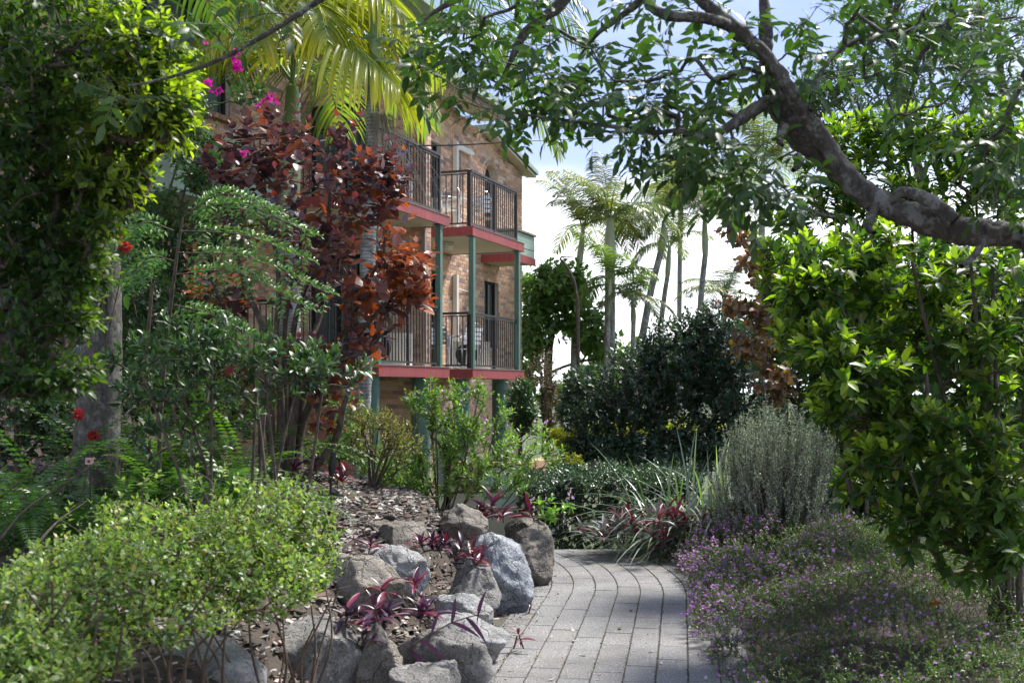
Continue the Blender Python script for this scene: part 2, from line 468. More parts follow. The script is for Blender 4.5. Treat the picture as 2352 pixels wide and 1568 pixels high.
CEN = 0.05    # the measured line A sits left of the middle of the paving
def ground_z(x, y):
    x = np.asarray(x, float); y = np.asarray(y, float)
    shp = np.broadcast(x, y).shape
    x = np.broadcast_to(x, shp).astype(float); y = np.broadcast_to(y, shp).astype(float)
    off = path_off(x, y).reshape(shp)
    base = path_z(y) - 0.03
    base = np.maximum(base, -1.15 - 0.05 * np.maximum(y - 20, 0))
    base = np.maximum(base, -7.0)
    # left bed: a mound kept up by boulders
    l = np.clip(-(off + 1.0), 0, None)
    top = 0.60 + 0.42 * sstep(6.5, 11.0, y)
    bed = top * (0.75 * sstep(0.25, 0.95, l) + 0.25 * sstep(0.8, 2.4, l)) * (1 - sstep(12.0, 15.5, y)) * sstep(0.0, 3.5, y)
    # right bed: low bank
    r = np.clip(off - 0.98, 0, None)
    bank = 0.16 * sstep(0.0, 1.2, r) * (1 - sstep(13.5, 17, y)) + 0.25 * sstep(1.5, 4.0, r) * (1 - sstep(13.5, 17, y))
    drop = np.where(r > 0.0, 0, 0)
    side = sstep(12.4, 13.6, y) * sstep(0.2, 1.0, r) * 0.10
    return base + bed + bank + side

def gz(x, y):
    return float(ground_z(np.array([x]), np.array([y]))[0])

def on_ground(dx, Y, dz=0.0):
    x = (dx - CX) * Y / FP
    return Vector((x, Y, gz(x, Y) + dz))

def build_ground():
    xs = np.concatenate([[-900, -300, -120, -60, -35, -22], np.arange(-14, 14.01, 0.2), [22, 35, 60, 120, 300, 900]])
    ys = np.concatenate([[-60, -20, -8, -3], np.arange(0, 24.01, 0.2), np.arange(25, 60, 2.5), [70, 100, 160, 300, 700, 1500]])
    X, Y = np.meshgrid(xs, ys)
    Z = ground_z(X, Y)
    for (a, b), _ in np.ndenumerate(Z):
        if abs(X[a, b]) < 15 and 0 < Y[a, b] < 25:
            off = path_off(X[a, b], Y[a, b])[0] - CEN
            k = 0.05 if abs(off) > 1.1 else 0.0
            Z[a, b] += k * noise.noise(Vector((X[a, b] * 1.7, Y[a, b] * 1.7, 0)))
    V = np.stack([X, Y, Z], -1).reshape(-1, 3)
    nx, ny = len(xs), len(ys)
    I = np.arange(nx * ny).reshape(ny, nx)
    f = np.stack([I[:-1, :-1], I[:-1, 1:], I[1:, 1:], I[1:, :-1]], -1).reshape(-1, 4)
    o = link("ground", mesh_np("ground", V, [f], M['soil'], smooth=True))
    tag(o, kind='structure')
build_ground()

# ------------------------------------------------------------------ path with its pavers
def build_path():
    # bed of sand, 9 mm below the paver tops
    S = np.arange(2.0, 17.5, 0.25)
    V = []; 
    for s in S:
        for o in (-0.99, 0.99):
            x, y = path_xy(s, o + CEN)
            V.append((x, y, float(path_z(y)) - 0.009))
    n = len(S)
    f = [(2 * i, 2 * i + 1, 2 * i + 3, 2 * i + 2) for i in range(n - 1)]
    base = link("path", mesh_np("path", V, [np.array(f)], M['grout']))
    tag(base, kind='structure')
    cols = 9; w = 0.2
    count = 0; rest = MB(); restc = []
    rows = []
    for c_ in range(cols):
        o0 = CEN - cols * w / 2 + c_ * w
        s = 3.9 + (0.2 if c_ % 2 else 0.0) + random.uniform(-0.04, 0.04)
        while s < 16.8:
            ln = random.choice([0.4, 0.4, 0.4, 0.4, 0.4, 0.2]) if c_ in (0, 8) else 0.4
            rows.append((s, s + ln, o0, o0 + w)); s += ln
    rows.sort(key=lambda r: abs(r[0] - 9.0))
    for k, (s0, s1, o0, o1) in enumerate(rows):
        g = 0.003 + random.uniform(-0.0008, 0.002)
        tz = random.uniform(-0.0016, 0.0016)
        t0, t1 = random.uniform(-0.0012, 0.0012), random.uniform(-0.0012, 0.0012)
        ch = 0.004
        mids = [s0 + g, (s0 + s1) / 2, s1 - g]
        v = []
        for lv in range(3):
            for m_i, s in enumerate(mids):
                for o in (o0, o1):
                    e = g + (ch if lv == 2 else 0)
                    oo = o + (e if o == o0 else -e)
                    sx = s + ((.0015 - g) if m_i == 0 else ((g - .0015) if m_i == 2 else 0)) + (ch * .5 if (lv == 2 and m_i == 0) else (-ch * .5 if (lv == 2 and m_i == 2) else 0))
                    x, y = path_xy(sx, oo)
                    z = float(path_z(y)) + tz + (t0 if o == o0 else t1) + (0, -0.004, 0)[lv] * 1.0
                    if lv == 0: z -= 0.02
                    v.append((x, y, z))
        f4 = []
        def idx(lv, m_i, side): return lv * 6 + m_i * 2 + side
        for a in (0, 1):
            for m_i in (0, 1):
                f4.append((idx(a, m_i, 0), idx(a + 1, m_i, 0), idx(a + 1, m_i + 1, 0), idx(a, m_i + 1, 0)))
                f4.append((idx(a, m_i, 1), idx(a, m_i + 1, 1), idx(a + 1, m_i + 1, 1), idx(a + 1, m_i, 1)))
            f4.append((idx(a, 0, 0), idx(a, 0, 1), idx(a + 1, 0, 1), idx(a + 1, 0, 0)))
            f4.append((idx(a, 2, 0), idx(a + 1, 2, 0), idx(a + 1, 2, 1), idx(a, 2, 1)))
        for m_i in (0, 1):
            f4.append((idx(2, m_i, 0), idx(2, m_i, 1), idx(2, m_i + 1, 1), idx(2, m_i + 1, 0)))
        b = random.uniform(0.95, 1.05); wv = random.uniform(-0.003, 0.003)
        tint = (0.182 * b + wv, 0.178 * b, 0.172 * b - wv)
        if k < 295:
            mb = MB(); mb.raw(v, f4)
            mb.build("paver", M['paver'], base, col=np.tile(tint, (18, 1)))
        else:
            rest.raw(v, f4); restc.append(np.tile(tint, (18, 1)))
    o = rest.build("paver_run", M['paver'], base, col=np.concatenate(restc)); tag(o, kind='stuff')
build_path()
def joint_debris():
    n = 5200
    s = RNG.uniform(5.5, 14.0, n); col = RNG.integers(0, 9, n)
    P = []
    for a, c_ in zip(s, col):
        x, y = path_xy(a, CEN - .9 + c_ * .2 + RNG.normal(0, .004 if c_ % 8 else .03)); P.append((x, y, float(path_z(y)) + RNG.uniform(-.004, .002)))
    # drifts of crumbs along the boulder side
    for k in range(2600):
        a = RNG.uniform(5.8, 12.5); x, y = path_xy(a, CEN - .9 + abs(RNG.normal(0, .11))); P.append((x, y, float(path_z(y)) + .002))
    for k in range(500):
        a = RNG.uniform(5.8, 13); x, y = path_xy(a, RNG.uniform(-.8, .9)); P.append((x, y, float(path_z(y)) + .002))
    P = np.array(P); n = len(P)
    D = norm(np.stack([RNG.normal(0, 1, n), RNG.normal(0, 1, n), RNG.normal(0, .2, n)], -1)); N = norm(RNG.normal(0, .5, (n, 3)) + np.array([0, 0, 1.0]))
    V, bl, c4 = leaves_np(P, D, N, RNG.gamma(3, .0028, n) + .003, RNG.gamma(3, .0016, n) + .002, pick_cols(n, [(.045, .04, .028), (.06, .065, .03), (.10, .07, .045), (.20, .16, .11), (.03, .025, .02)], [.35, .2, .2, .1, .15], .2), TPL2)
    o = link("joint_debris", mesh_np("joint_debris", V, bl, M['dry'], c4)); tag(o, "moss crumbs and grit in the joints of the paving", "debris", kind='stuff')

# ------------------------------------------------------------------ boulders
def boulder(x0, y0, x1, y1, Y, mat, label, depth=None, seed=0, flat_top=0.0, lean=0.0, cuts=10, base_y=None, rough=1.0):
    cxp, cyp = (x0 + x1) / 2, (y0 + y1) / 2
    c = at(cxp, cyp, Y)
    rx = px(x1 - x0, Y) / 2 * 1.16; rz = px(y1 - y0, Y) / 2
    ry = depth / 2 if depth else rx * 0.9
    rnd = random.Random(seed * 17 + 3)
    import bmesh
    bm = bmesh.new()
    bmesh.ops.create_icosphere(bm, subdivisions=5, radius=1.0)
    V = np.array([v.co[:] for v in bm.verts])
    Fc = np.array([[v.index for v in f.verts] for f in bm.faces])
    bm.free()
    # rounded cube-ish body, cut by random planes
    V = V / np.maximum((np.abs(V) ** 3.6).sum(1, keepdims=True) ** (1 / 3.6), 1e-6)
    planes = []
    for k in range(cuts + 5):
        nrm = Vector((rnd.uniform(-1, 1), rnd.uniform(-1, .6), rnd.uniform(-0.4, 1))).normalized()
        planes.append((nrm, rnd.uniform(0.60, 0.88)))
    if flat_top: planes.append((Vector((lean, -0.15, 1)).normalized(), 1.0 - flat_top))
    for nrm, d in planes:
        nn = np.array(nrm[:]); h = V @ nn
        over = np.maximum(h - d, 0)
        V = V - over[:, None] * nn[None] * 0.985
    mx = np.abs(V).max(0); V = V / mx
    V[:, 0] += lean * 0.25 * V[:, 2]
    off = Vector((seed * 3.1, seed * 1.7, 0))
    amp = 0.085 * rough
    N = norm(V)
    scl = np.array([rx, ry, rz])
    W = V * scl
    s_ = (rx * ry * rz) ** (1 / 3)
    for i in range(len(W)):
        p = Vector(W[i] / s_) + off
        d = noise.fractal(p * 1.6, .8, 2.0, 6) * amp * 1.1 + abs(noise.noise(p * 3.1)) * amp * .9 + noise.fractal(p * 9, .6, 2.0, 4) * amp * .22 - amp * .3
        W[i] += N[i] * d * s_
    me = mesh_np("boulder", W + np.array([0, 0, rz]), [Fc], M[mat], smooth=True)
    o = bpy.data.objects.new("boulder", me); C.objects.link(o)
    o.location = (c.x, c.y, c.z - rz)
    tag(o, label, "boulder", "granite boulders edging the planted bank")
    return o

boulder(608, 1400, 822, 1660, 6.75, 'granite', "dark grey wedge boulder with a pointed pale crest, beside the lime shrub", 0.7, 1, lean=0.25)
boulder(796, 1415, 936, 1660, 6.9, 'granite_tan', "upright tan-topped grey boulder right under the purple-leaved plant", 0.5, 2)
boulder(905, 1512, 1045, 1640, 6.7, 'granite', "rounded boulder with a grooved face at the bottom edge of the bank", 0.5, 3, cuts=4)
boulder(925, 1415, 1118, 1640, 7.2, 'granite', "large grey slab boulder leaning down to the paving", 0.5, 4, lean=-0.6, flat_top=0.2)
boulder(970, 1400, 1158, 1535, 7.75, 'granite_pale', "low long boulder with a white top and brown side touching the path", 0.6, 5, flat_top=0.25)
boulder(993, 1352, 1122, 1440, 8.35, 'granite_pale', "small pale angular boulder between the white-topped one and the rounded grey one", 0.5, 6)
boulder(1020, 1295, 1150, 1450, 8.9, 'granite', "rounded grey boulder left of the tall blue-white one", 0.7, 7, cuts=5)
boulder(1068, 1198, 1214, 1425, 9.6, 'granite_blue', "tall blue-white boulder, largest beside the path", 0.9, 8, flat_top=0.12, lean=0.12)
boulder(1170, 1194, 1262, 1345, 10.9, 'granite_brown', "tall brown boulder farthest along the path edge", 0.7, 9, cuts=5)
boulder(1165, 1176, 1242, 1240, 11.6, 'granite_brown', "flat brown boulder behind the tall brown one", 0.6, 10, flat_top=0.2)
boulder(1008, 1150, 1115, 1235, 10.8, 'granite_brown', "tapering brown-grey boulder lying in mulch under the lilac-flowered shrub", 0.5, 11)
boulder(850, 1178, 980, 1320, 9.5, 'granite_brown', "big rounded brown-grey boulder at the back of the bank", 0.8, 12, cuts=3)
boulder(755, 1180, 866, 1270, 9.7, 'granite_brown', "low brown boulder half hidden beside the lime shrub", 0.6, 13)
boulder(824, 1234, 974, 1360, 8.7, 'granite_pale', "white slab-topped boulder in the middle of the bank", 0.55, 14, flat_top=0.3, lean=-0.35)
boulder(765, 1275, 928, 1400, 8.05, 'granite_tan', "tan mottled boulder below the white slab-topped one", 0.6, 15)
boulder(285, 1440, 620, 1640, 6.1, 'granite_pale', "wide pale boulder behind the bare stems of the lime shrub", 0.6, 16, flat_top=0.15)
boulder(20, 1480, 160, 1640, 5.6, 'granite', "grey boulder at the bottom left under the lime shrub", 0.4, 17)

# ------------------------------------------------------------------ building
AL = R(20)
U = np.array([math.sin(AL), math.cos(AL), 0.0])      # along the facade, away from the path's start
Nn = np.array([math.cos(AL), -math.sin(AL), 0.0])    # out of the facade, towards the garden
O0 = np.array([-0.79, 22.5, 0.0])
ZUP = np.array([0, 0, 1.0])
def L(a, b, z): return O0 + a * U + b * Nn + z * ZUP

BLD = empty("apartment_building", tuple(L(0, -1.64, -1.0)),
            "brown brick apartment block with red edged balconies and green posts behind the garden", "building")
Z_LOW, Z_UP = 2.161, 4.906      # balcony floors
BRICKS = []                      # (visibility score, verts8, tint)
BR_COLS = [(0.48, 0.30, 0.18), (0.44, 0.26, 0.15), (0.50, 0.34, 0.21), (0.40, 0.23, 0.14), (0.46, 0.28, 0.165), (0.24, 0.16, 0.13), (0.46, 0.29, 0.17), (0.52, 0.38, 0.25), (0.34, 0.20, 0.13)]

def brick_wall(p0, d, nrm, length, z0, z1, holes=(), arches=(), score=0.0, top=None):
    """p0 local origin (world xyz at z=0), d direction, nrm outward; holes (s0,s1,za,zb)"""
    d = np.array(d); nrm = np.array(nrm); p0 = np.array(p0)
    course = 0.086; full = 0.24
    # mortar body with holes left open: strips between hole edges
    se = sorted({0.0, length, *[h[0] for h in holes], *[h[1] for h in holes]})
    mb = MB()
    for s0, s1 in zip(se[:-1], se[1:]):
        if s1 - s0 < 1e-4: continue
        spans = [(z0, z1 if top is None else min(top(s0), top(s1)))]
        for h in holes:
            if h[0] < (s0 + s1) / 2 < h[1]:
                ns = []
                for a, b in spans:
                    if h[2] > a: ns.append((a, min(h[2], b)))
                    if h[3] < b: ns.append((max(h[3], a), b))
                spans = [q for q in ns if q[1] - q[0] > 0.01]
        for a, b in spans:
            mb.box(p0 + d * (s0 + s1) / 2 - nrm * 0.115 + ZUP * (a + b) / 2, s1 - s0, 0.23, b - a, d, nrm, ZUP)
    nc = int((z1 - z0) / course)
    for k in range(nc):
        z = z0 + k * course
        s = -(full / 2 if k % 2 else 0.0)
        while s < length:
            a, b = max(s, 0) , min(s + 0.23, length)
            s += full
            parts = [(a, b)]
            zc = z + 0.043
            if top is not None and zc + 0.04 > top((a + b) / 2): continue
            for h in holes:
                if h[2] - 0.02 < zc < h[3] + 0.02:
                    np_ = []
                    for q0, q1 in parts:
                        if q1 <= h[0] or q0 >= h[1]: np_.append((q0, q1)); continue
                        if q0 < h[0]: np_.append((q0, h[0]))
                        if q1 > h[1]: np_.append((h[1], q1))
                    parts = np_
            skip = False
            for (ac, az, ar) in arches:
                m_ = (a + b) / 2 - ac
                if az <= zc < az + ar + 0.12 and m_ * m_ + (zc - az) ** 2 < (ar + 0.13) ** 2: skip = True
            if skip: continue
            for q0, q1 in parts:
                if q1 - q0 < 0.03: continue
                j = random.uniform(-0.002, 0.003)
                c = p0 + d * (q0 + q1) / 2 + nrm * (0.000 + j) + ZUP * (z + 0.005 + 0.038)
                BRICKS.append((score + random.uniform(0, 0.2), c, q1 - q0, d, nrm, random.choice(BR_COLS)))
    return mb

def wall_obj(mb):
    return mb.build("wall", M['mortar'], BLD)

# facade of the right bay (b = -1.64)
def gable(s):   # top line of the right bay wall; s measured from a = -0.9
    a = s - 0.9
    return 8.6 - 0.165 * a
arch_a = 5.32
holes = [(1.1 + 0.9, 2.3 + 0.9, Z_LOW, Z_LOW + 2.15), (1.1 + 0.9, 2.3 + 0.9, Z_UP, Z_UP + 2.15),
         (4.88 + 0.9, 5.84 + 0.9, 2.75, 4.35), (arch_a - 0.42 + 0.9, arch_a + 0.42 + 0.9, 5.5, 7.145),
         (2.0 + 0.9, 3.0 + 0.9, -0.9, 1.1)]
w1 = brick_wall(L(-0.9, -1.64, 0), U, Nn, 8.46, -1.0, 8.4, holes, [(arch_a + 0.9, 6.72, 0.42)], score=0.2, top=gable)
W1 = wall_obj(w1)
# far return of the right bay, turning away
w2 = brick_wall(L(7.56, -1.64, 0), -Nn, U, 6.0, -1.0, 7.0)
wall_obj(w2)
# return wall facing the camera (a = -1.29), from b=-0.46 to b=-3
ret_holes = [(0.95, 2.35, Z_UP, Z_UP + 2.25), (1.2, 2.35, Z_LOW, Z_LOW + 2.15)]
w3 = brick_wall(L(-1.29, -0.46, 0), -Nn, -U, 2.54, -1.0, 8.3, ret_holes, score=1.0)
wall_obj(w3)
# short side of that block
w4 = brick_wall(L(-1.29, -0.46, 0), U, Nn, 0.42, -1.0, 8.3, score=0.6)
wall_obj(w4)
mbk = MB(); mbk.box(L(-0.88, -1.1, 3.6), 0.02, 1.2, 9.3, U, Nn, ZUP); mbk.build("wall", M['mortar'], BLD)
# left facade b = -3 running back towards the camera
lh = [(-3.65 + 12.0 - 3.2, -3.65 + 12.0, 6.44, 8.2), (4.2, 6.4, 1.9, 4.1)]
w5 = brick_wall(L(-12.0, -3.0, 0), U, Nn, 10.7, -0.5, 8.4, lh, score=0.5)
wall_obj(w5)

# bricks: the 290 that show largest as objects, the others joined
def place_bricks():
    def vis(b):
        c = b[1]; Y = c[1]; x = c[0] / Y * FP + CX; y = HY - (c[2] - EYE) / Y * FP
        score = b[0]
        if abs(b[4][1] + math.cos(AL)) < 1e-6: pass
        ok = 0
        if 868 < x < 970 and (505 < y < 700 or 290 < y < 340 or 870 < y < 960): ok = 3
        elif 540 < x < 640 and 190 < y < 330: ok = 2.5
        elif 1012 < x < 1120 and (600 < y < 720 or 330 < y < 430): ok = 2
        elif 1120 < x < 1198 and (340 < y < 700): ok = 1.2
        if b[2] < 0.2: ok -= 0.8
        return ok + score * 0.3
    BRICKS.sort(key=vis, reverse=True)
    def bv(L_, d, n, c):
        hx, hz = L_ / 2, 0.038; ch = 0.004
        p = []
        for y_, e in ((-0.02, 0), (0.004, 0), (0.008, ch)):
            for sx, sz in ((-1, -1), (1, -1), (1, 1), (-1, 1)):
                p.append(c + d * sx * (hx - e) + n * y_ + ZUP * sz * (hz - e))
        return p
    F_ = [(0, 1, 5, 4), (1, 2, 6, 5), (2, 3, 7, 6), (3, 0, 4, 7), (4, 5, 9, 8), (5, 6, 10, 9), (6, 7, 11, 10), (7, 4, 8, 11), (8, 9, 10, 11)]
    fixed = {}
    rest = MB(); cols = []
    for k, (sc_, c, ln, d, n, col) in enumerate(BRICKS):
        v = random.uniform(1.05, 1.45); t = (min(.8, col[0] * v), col[1] * v * 1.02, col[2] * v * 1.14)
        if k < 290:
            key = (round(ln, 3), col, tuple(np.round(d, 2)))
            if key not in fixed:
                mb = MB(); mb.raw(bv(ln, d, n, np.zeros(3)), F_)
                fixed[key] = mb.mesh("brick", M['brick'], col=np.tile(t, (12, 1)))
            o = link("brick", fixed[key], BLD)
            o.location = tuple(c)
        else:
            rest.raw(bv(ln, d, n, c), F_); cols.append(np.tile(t, (12, 1)))
    o = rest.build("brickwork", M['brick'], BLD, col=np.concatenate(cols)); tag(o, kind='stuff')
place_bricks()

def bpart(name, mat, f, parent=None):
    mb = MB(); f(mb); return mb.build(name, M[mat], parent or BLD)
def lbox(mb, a0, a1, b0, b1, z0, z1):
    mb.box(L((a0 + a1) / 2, (b0 + b1) / 2, (z0 + z1) / 2), a1 - a0, b1 - b0, z1 - z0, U, Nn, ZUP)

# arch ring of header bricks and its window
for k in range(11):
    th = math.pi * (k + 0.5) / 11
    r_ = 0.42 + 0.06
    c = L(arch_a - math.cos(th) * r_, -1.64, 6.72 + math.sin(th) * r_)
    rad = -math.cos(th) * U + math.sin(th) * ZUP; tan = math.sin(th) * U + math.cos(th) * ZUP
    mb = MB(); mb.box(c, 0.115, 0.12, 0.022, rad, tan, Nn)
    mb.build("brick", M['brick'], BLD, col=np.tile((0.42 * random.uniform(.8, 1.1), 0.27, 0.16), (8, 1)))
def arch_window(mb):
    pts = [L(arch_a - 0.42, -1.80, 5.5), L(arch_a + 0.42, -1.80, 5.5)]
    n = 14
    ring = [L(arch_a + math.cos(math.pi * k / n) * 0.42, -1.80, 6.72 + math.sin(math.pi * k / n) * 0.42) for k in range(n + 1)]
    v = [pts[0], pts[1]] + ring
    c = L(arch_a, -1.8, 6.3); v.append(c); m = len(v) - 1
    mb.raw(v, (), [(i, (i + 1) % m, m) for i in range(m)])
bpart("window", 'black', arch_window)
# mortar infill above the arch springing, carrying the arch shape
def arch_fill(mb):
    n = 14
    for k in range(n):
        t0, t1 = math.pi * k / n, math.pi * (k + 1) / n
        p = []
        for b_ in (-1.85, -1.641):
            for (t_, r1) in ((t0, 0.42), (t1, 0.42), (t1, 0.60), (t0, 0.60)):
                p.append(L(arch_a + math.cos(t_) * r1, b_, 6.72 + math.sin(t_) * r1))
        mb.hexa(p)
bpart("arch_surround", 'mortar', arch_fill)

def window(a0, a1, z0, z1, plane, axis='a', curtain=True, mull=1, gap=0.0):
    """framed opening set back in the wall; axis a: along the facade at b=plane; axis b: across, at a=plane"""
    def P(s, dep, z):
        return L(s, plane - dep, z) if axis == 'a' else L(plane + dep, s, z)
    D_, N_ = (U, Nn) if axis == 'a' else (-Nn, -U)
    def bx(mb, s0, s1, za, zb, dep0, dep1):
        mb.box(P((s0 + s1) / 2, (dep0 + dep1) / 2, (za + zb) / 2), abs(s1 - s0), abs(dep1 - dep0), zb - za, D_, N_, ZUP)
    f = MB()
    t = 0.055
    bx(f, a0, a0 + t, z0, z1, 0.09, 0.15); bx(f, a1 - t, a1, z0, z1, 0.09, 0.15)
    bx(f, a0 + t, a1 - t, z1 - t, z1, 0.09, 0.15); bx(f, a0 + t, a1 - t, z0, z0 + t, 0.09, 0.15)
    for k in range(mull):
        s = a0 + (a1 - a0) * (k + 1) / (mull + 1); bx(f, s - 0.03, s + 0.03, z0 + t, z1 - t, 0.095, 0.145)
    fo = f.build("window", M['black'], BLD)
    g = MB(); bx(g, a0 + t, a1 - t, z0 + t, z1 - t, 0.118, 0.122); g.build("pane", M['glass'], fo)
    if curtain:
        n = 60; v = []
        s1 = a1 - gap * (a1 - a0)
        for k in range(n + 1):
            s = a0 + (s1 - a0) * k / n
            dep = 0.24 + 0.03 * math.sin(k * 1.25) + 0.012 * math.sin(k * 0.37)
            v += [P(s, dep, z0 + 0.02), P(s, dep, z1)]
        cb = MB(); cb.raw(v, [(2 * i, 2 * i + 2, 2 * i + 3, 2 * i + 1) for i in range(n)])
        cb.build("curtain", M['curtain'], fo, smooth=True)
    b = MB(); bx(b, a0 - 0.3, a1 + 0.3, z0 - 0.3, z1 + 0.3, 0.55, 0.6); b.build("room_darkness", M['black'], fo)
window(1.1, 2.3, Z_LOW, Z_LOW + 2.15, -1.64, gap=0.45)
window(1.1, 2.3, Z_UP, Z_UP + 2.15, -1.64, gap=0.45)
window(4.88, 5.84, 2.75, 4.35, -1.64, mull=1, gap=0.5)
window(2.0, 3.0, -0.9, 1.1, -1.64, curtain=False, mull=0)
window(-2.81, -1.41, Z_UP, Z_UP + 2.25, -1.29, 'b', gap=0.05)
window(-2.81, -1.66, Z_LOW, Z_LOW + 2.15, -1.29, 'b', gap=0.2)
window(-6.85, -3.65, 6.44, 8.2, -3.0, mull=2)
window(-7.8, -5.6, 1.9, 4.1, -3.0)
# sloping brick-on-edge sill of the left window
for k in range(29):
    a = -6.85 + k * 0.112
    mb = MB(); mb.box(L(a, -2.93, 6.38), 0.1, 0.2, 0.075, U, (Nn * 0.9 - ZUP * 0.42), (Nn * 0.42 + ZUP * 0.9))
    c = random.choice(BR_COLS[:5]); mb.build("sill_brick", M['brick'], BLD, col=np.tile(c, (8, 1)))

# balconies
def balcony(a0, a1, b1, bw0, bw1, zf, name_label, near_return=True, far_return=False):
    """slab a0..a1, from wall plane to front b1; bw0/bw1 wall plane at the near and far end"""
    s = bpart("balcony", 'red', lambda mb: (lbox(mb, a0, a1, b1 - 0.04, b1, zf - 0.18, zf), lbox(mb, a0, a0 + 0.04, bw0, b1 - 0.042, zf - 0.178, zf - 0.002), lbox(mb, a1 - 0.04, a1, bw1, b1 - 0.042, zf - 0.178, zf - 0.002)))
    s["label"] = name_label
    bpart("floor_slab", 'cream', lambda mb: lbox(mb, a0 + 0.042, a1 - 0.042, max(bw0, bw1) - (0.0 if bw0 == bw1 else 0.0), b1 - 0.044, zf - 0.165, zf - 0.01), s)
    if bw0 != bw1:
        bpart("floor_slab", 'cream', lambda mb: lbox(mb, a0 + 0.042, a1 - 0.042, min(bw0, bw1), max(bw0, bw1) - 0.004, zf - 0.163, zf - 0.012), s)
    bpart("metal_capping", 'mauve', lambda mb: lbox(mb, a0 - 0.01, a1 + 0.01, b1 - 0.03, b1 + 0.012, zf + 0.002, zf + 0.012), s)
    zt = zf + 1.10; br = b1 - 0.09
    ra0, ra1 = a0 + 0.08, a1 - 0.27
    segs = [((ra0, br), (ra1, br))]
    if near_return: segs.append(((ra0, br - 0.03), (ra0, bw0 + 0.05)))
    if far_return: segs.append(((ra1, br - 0.03), (ra1, bw1 + 0.05)))
    for (p, q) in segs:
        P_, Q_ = L(p[0], p[1], 0), L(q[0], q[1], 0)
        d = Q_ - P_; ln = float(np.linalg.norm(d)); d = d / ln; n_ = np.cross(ZUP, d)
        mid = (P_ + Q_) / 2
        mb = MB(); mb.box(mid + ZUP * (zt - 0.02), ln, 0.065, 0.04, d, n_, ZUP); mb.build("top_rail", M['rail'], s)
        mb = MB(); mb.box(mid + ZUP * (zt - 0.075), ln, 0.03, 0.02, d, n_, ZUP); mb.build("under_rail", M['rail'], s)
        mb = MB(); mb.box(mid + ZUP * (zf + 0.07), ln, 0.04, 0.03, d, n_, ZUP); mb.build("bottom_rail", M['rail'], s)
        nb = int(ln / 0.115)
        proto = None
        for k in range(nb + 1):
            t = k / nb * ln
            post = (k == 0 or k == nb or (k == nb // 2 and ln > 2))
            c = P_ + d * t + ZUP * ((zf + 0.015 + zt - 0.05) / 2 if post else (zf + 0.08 + zt - 0.07) / 2)
            mb = MB()
            if post: mb.box(c, 0.05, 0.05, zt - zf - 0.06, d, n_, ZUP); mb.build("rail_post", M['rail'], s)
            else: mb.box(c, 0.017, 0.017, zt - zf - 0.15, d, n_, ZUP); mb.build("baluster", M['rail'], s)
    return s
balcony(-0.06, 2.92, 0.06, -1.64, -1.64, Z_UP, "right upper balcony")
balcony(-0.06, 2.92, 0.06, -1.64, -1.64, Z_LOW, "right lower balcony")
balcony(-4.16, -1.29, 0.10, -3.0, -0.46, Z_UP, "left upper balcony")
balcony(-4.16, -1.29, 0.10, -3.0, -0.46, Z_LOW, "left lower balcony")
# green square posts between the balconies
for a, b in ((0.06, 0.03), (2.66, 0.03), (-1.58, 0.05), (-4.05, 0.05)):
    bpart("post", 'green', lambda mb: lbox(mb, a - 0.05, a + 0.05, b - 0.085, b + 0.015, Z_LOW + 0.013, Z_UP - 0.185))
    bpart("post_cap", 'green', lambda mb: lbox(mb, a - 0.09, a + 0.09, b - 0.12, b - 0.01, Z_UP - 0.195, Z_UP - 0.182))
# round columns below
for a, b, r_ in ((2.37, -0.3, 0.165), (0.24, -0.3, 0.165), (-1.66, -0.3, 0.165), (-3.9, -0.12, 0.09)):
    bpart("column", 'green', lambda mb: mb.tube([L(a, b, -1.2), L(a, b, Z_LOW - 0.19)], r_, 28))
# downpipes
bpart("downpipe", 'mauve', lambda mb: lbox(mb, -1.35, -1.27, -0.445, -0.365, -0.6, 8.2))
bpart("downpipe", 'white', lambda mb: (lbox(mb, 2.93, 3.04, -1.62, -1.52, Z_UP + 0.0, 7.25), lbox(mb, 3.05, 3.9, -1.62, -1.54, 7.10, 7.22)))
bpart("downpipe", 'white', lambda mb: lbox(mb, 2.93, 3.04, -1.62, -1.52, Z_LOW, Z_UP - 0.6))
bpart("downpipe", 'white', lambda mb: lbox(mb, -1.36, -1.30, -1.42, -1.30, Z_UP + 0.02, 8.2))
bpart("wall_pipe", 'white', lambda mb: mb.tube([L(3.04, -1.6, 4.0), L(4.0, -1.6, 3.98)], 0.014, 6))
bpart("conduit", 'mauve', lambda mb: mb.tube([L(3.35, -1.61, 5.7), L(3.35, -1.61, 7.1)], 0.012, 6))
# eave over the balconies: brown soffit board, sage gutter and roof sheet
bpart("eave_soffit", 'cream', lambda mb: lbox(mb, -0.4, 4.7, -1.62, -0.95, 8.05, 8.08))
bpart("fascia", 'brown_trim', lambda mb: lbox(mb, -0.4, 4.75, -0.95, -0.91, 7.95, 8.15))
bpart("gutter", 'roof', lambda mb: lbox(mb, -0.45, 4.8, -0.90, -0.78, 8.10, 8.26))
def leanroof(mb):
    p = [L(-0.45, -0.8, 8.27), L(4.8, -0.8, 8.27), L(4.8, -1.68, 8.72), L(-0.45, -1.68, 8.72)]
    mb.hexa([*p, *[q + ZUP * 0.04 for q in p]])
bpart("roof", 'roof', leanroof)
def verge(mb):
    p = [(4.8, 8.6 - 0.165 * 4.8), (7.95, 8.6 - 0.165 * 7.95)]
    v = [L(p[0][0], -1.66, p[0][1]), L(p[1][0], -1.66, p[1][1]), L(p[1][0], -1.38, p[1][1] - 0.02), L(p[0][0], -1.38, p[0][1] - 0.02)]
    mb.hexa([*v, *[q + ZUP * 0.05 for q in v]])
bpart("verge_soffit", 'cream', verge)
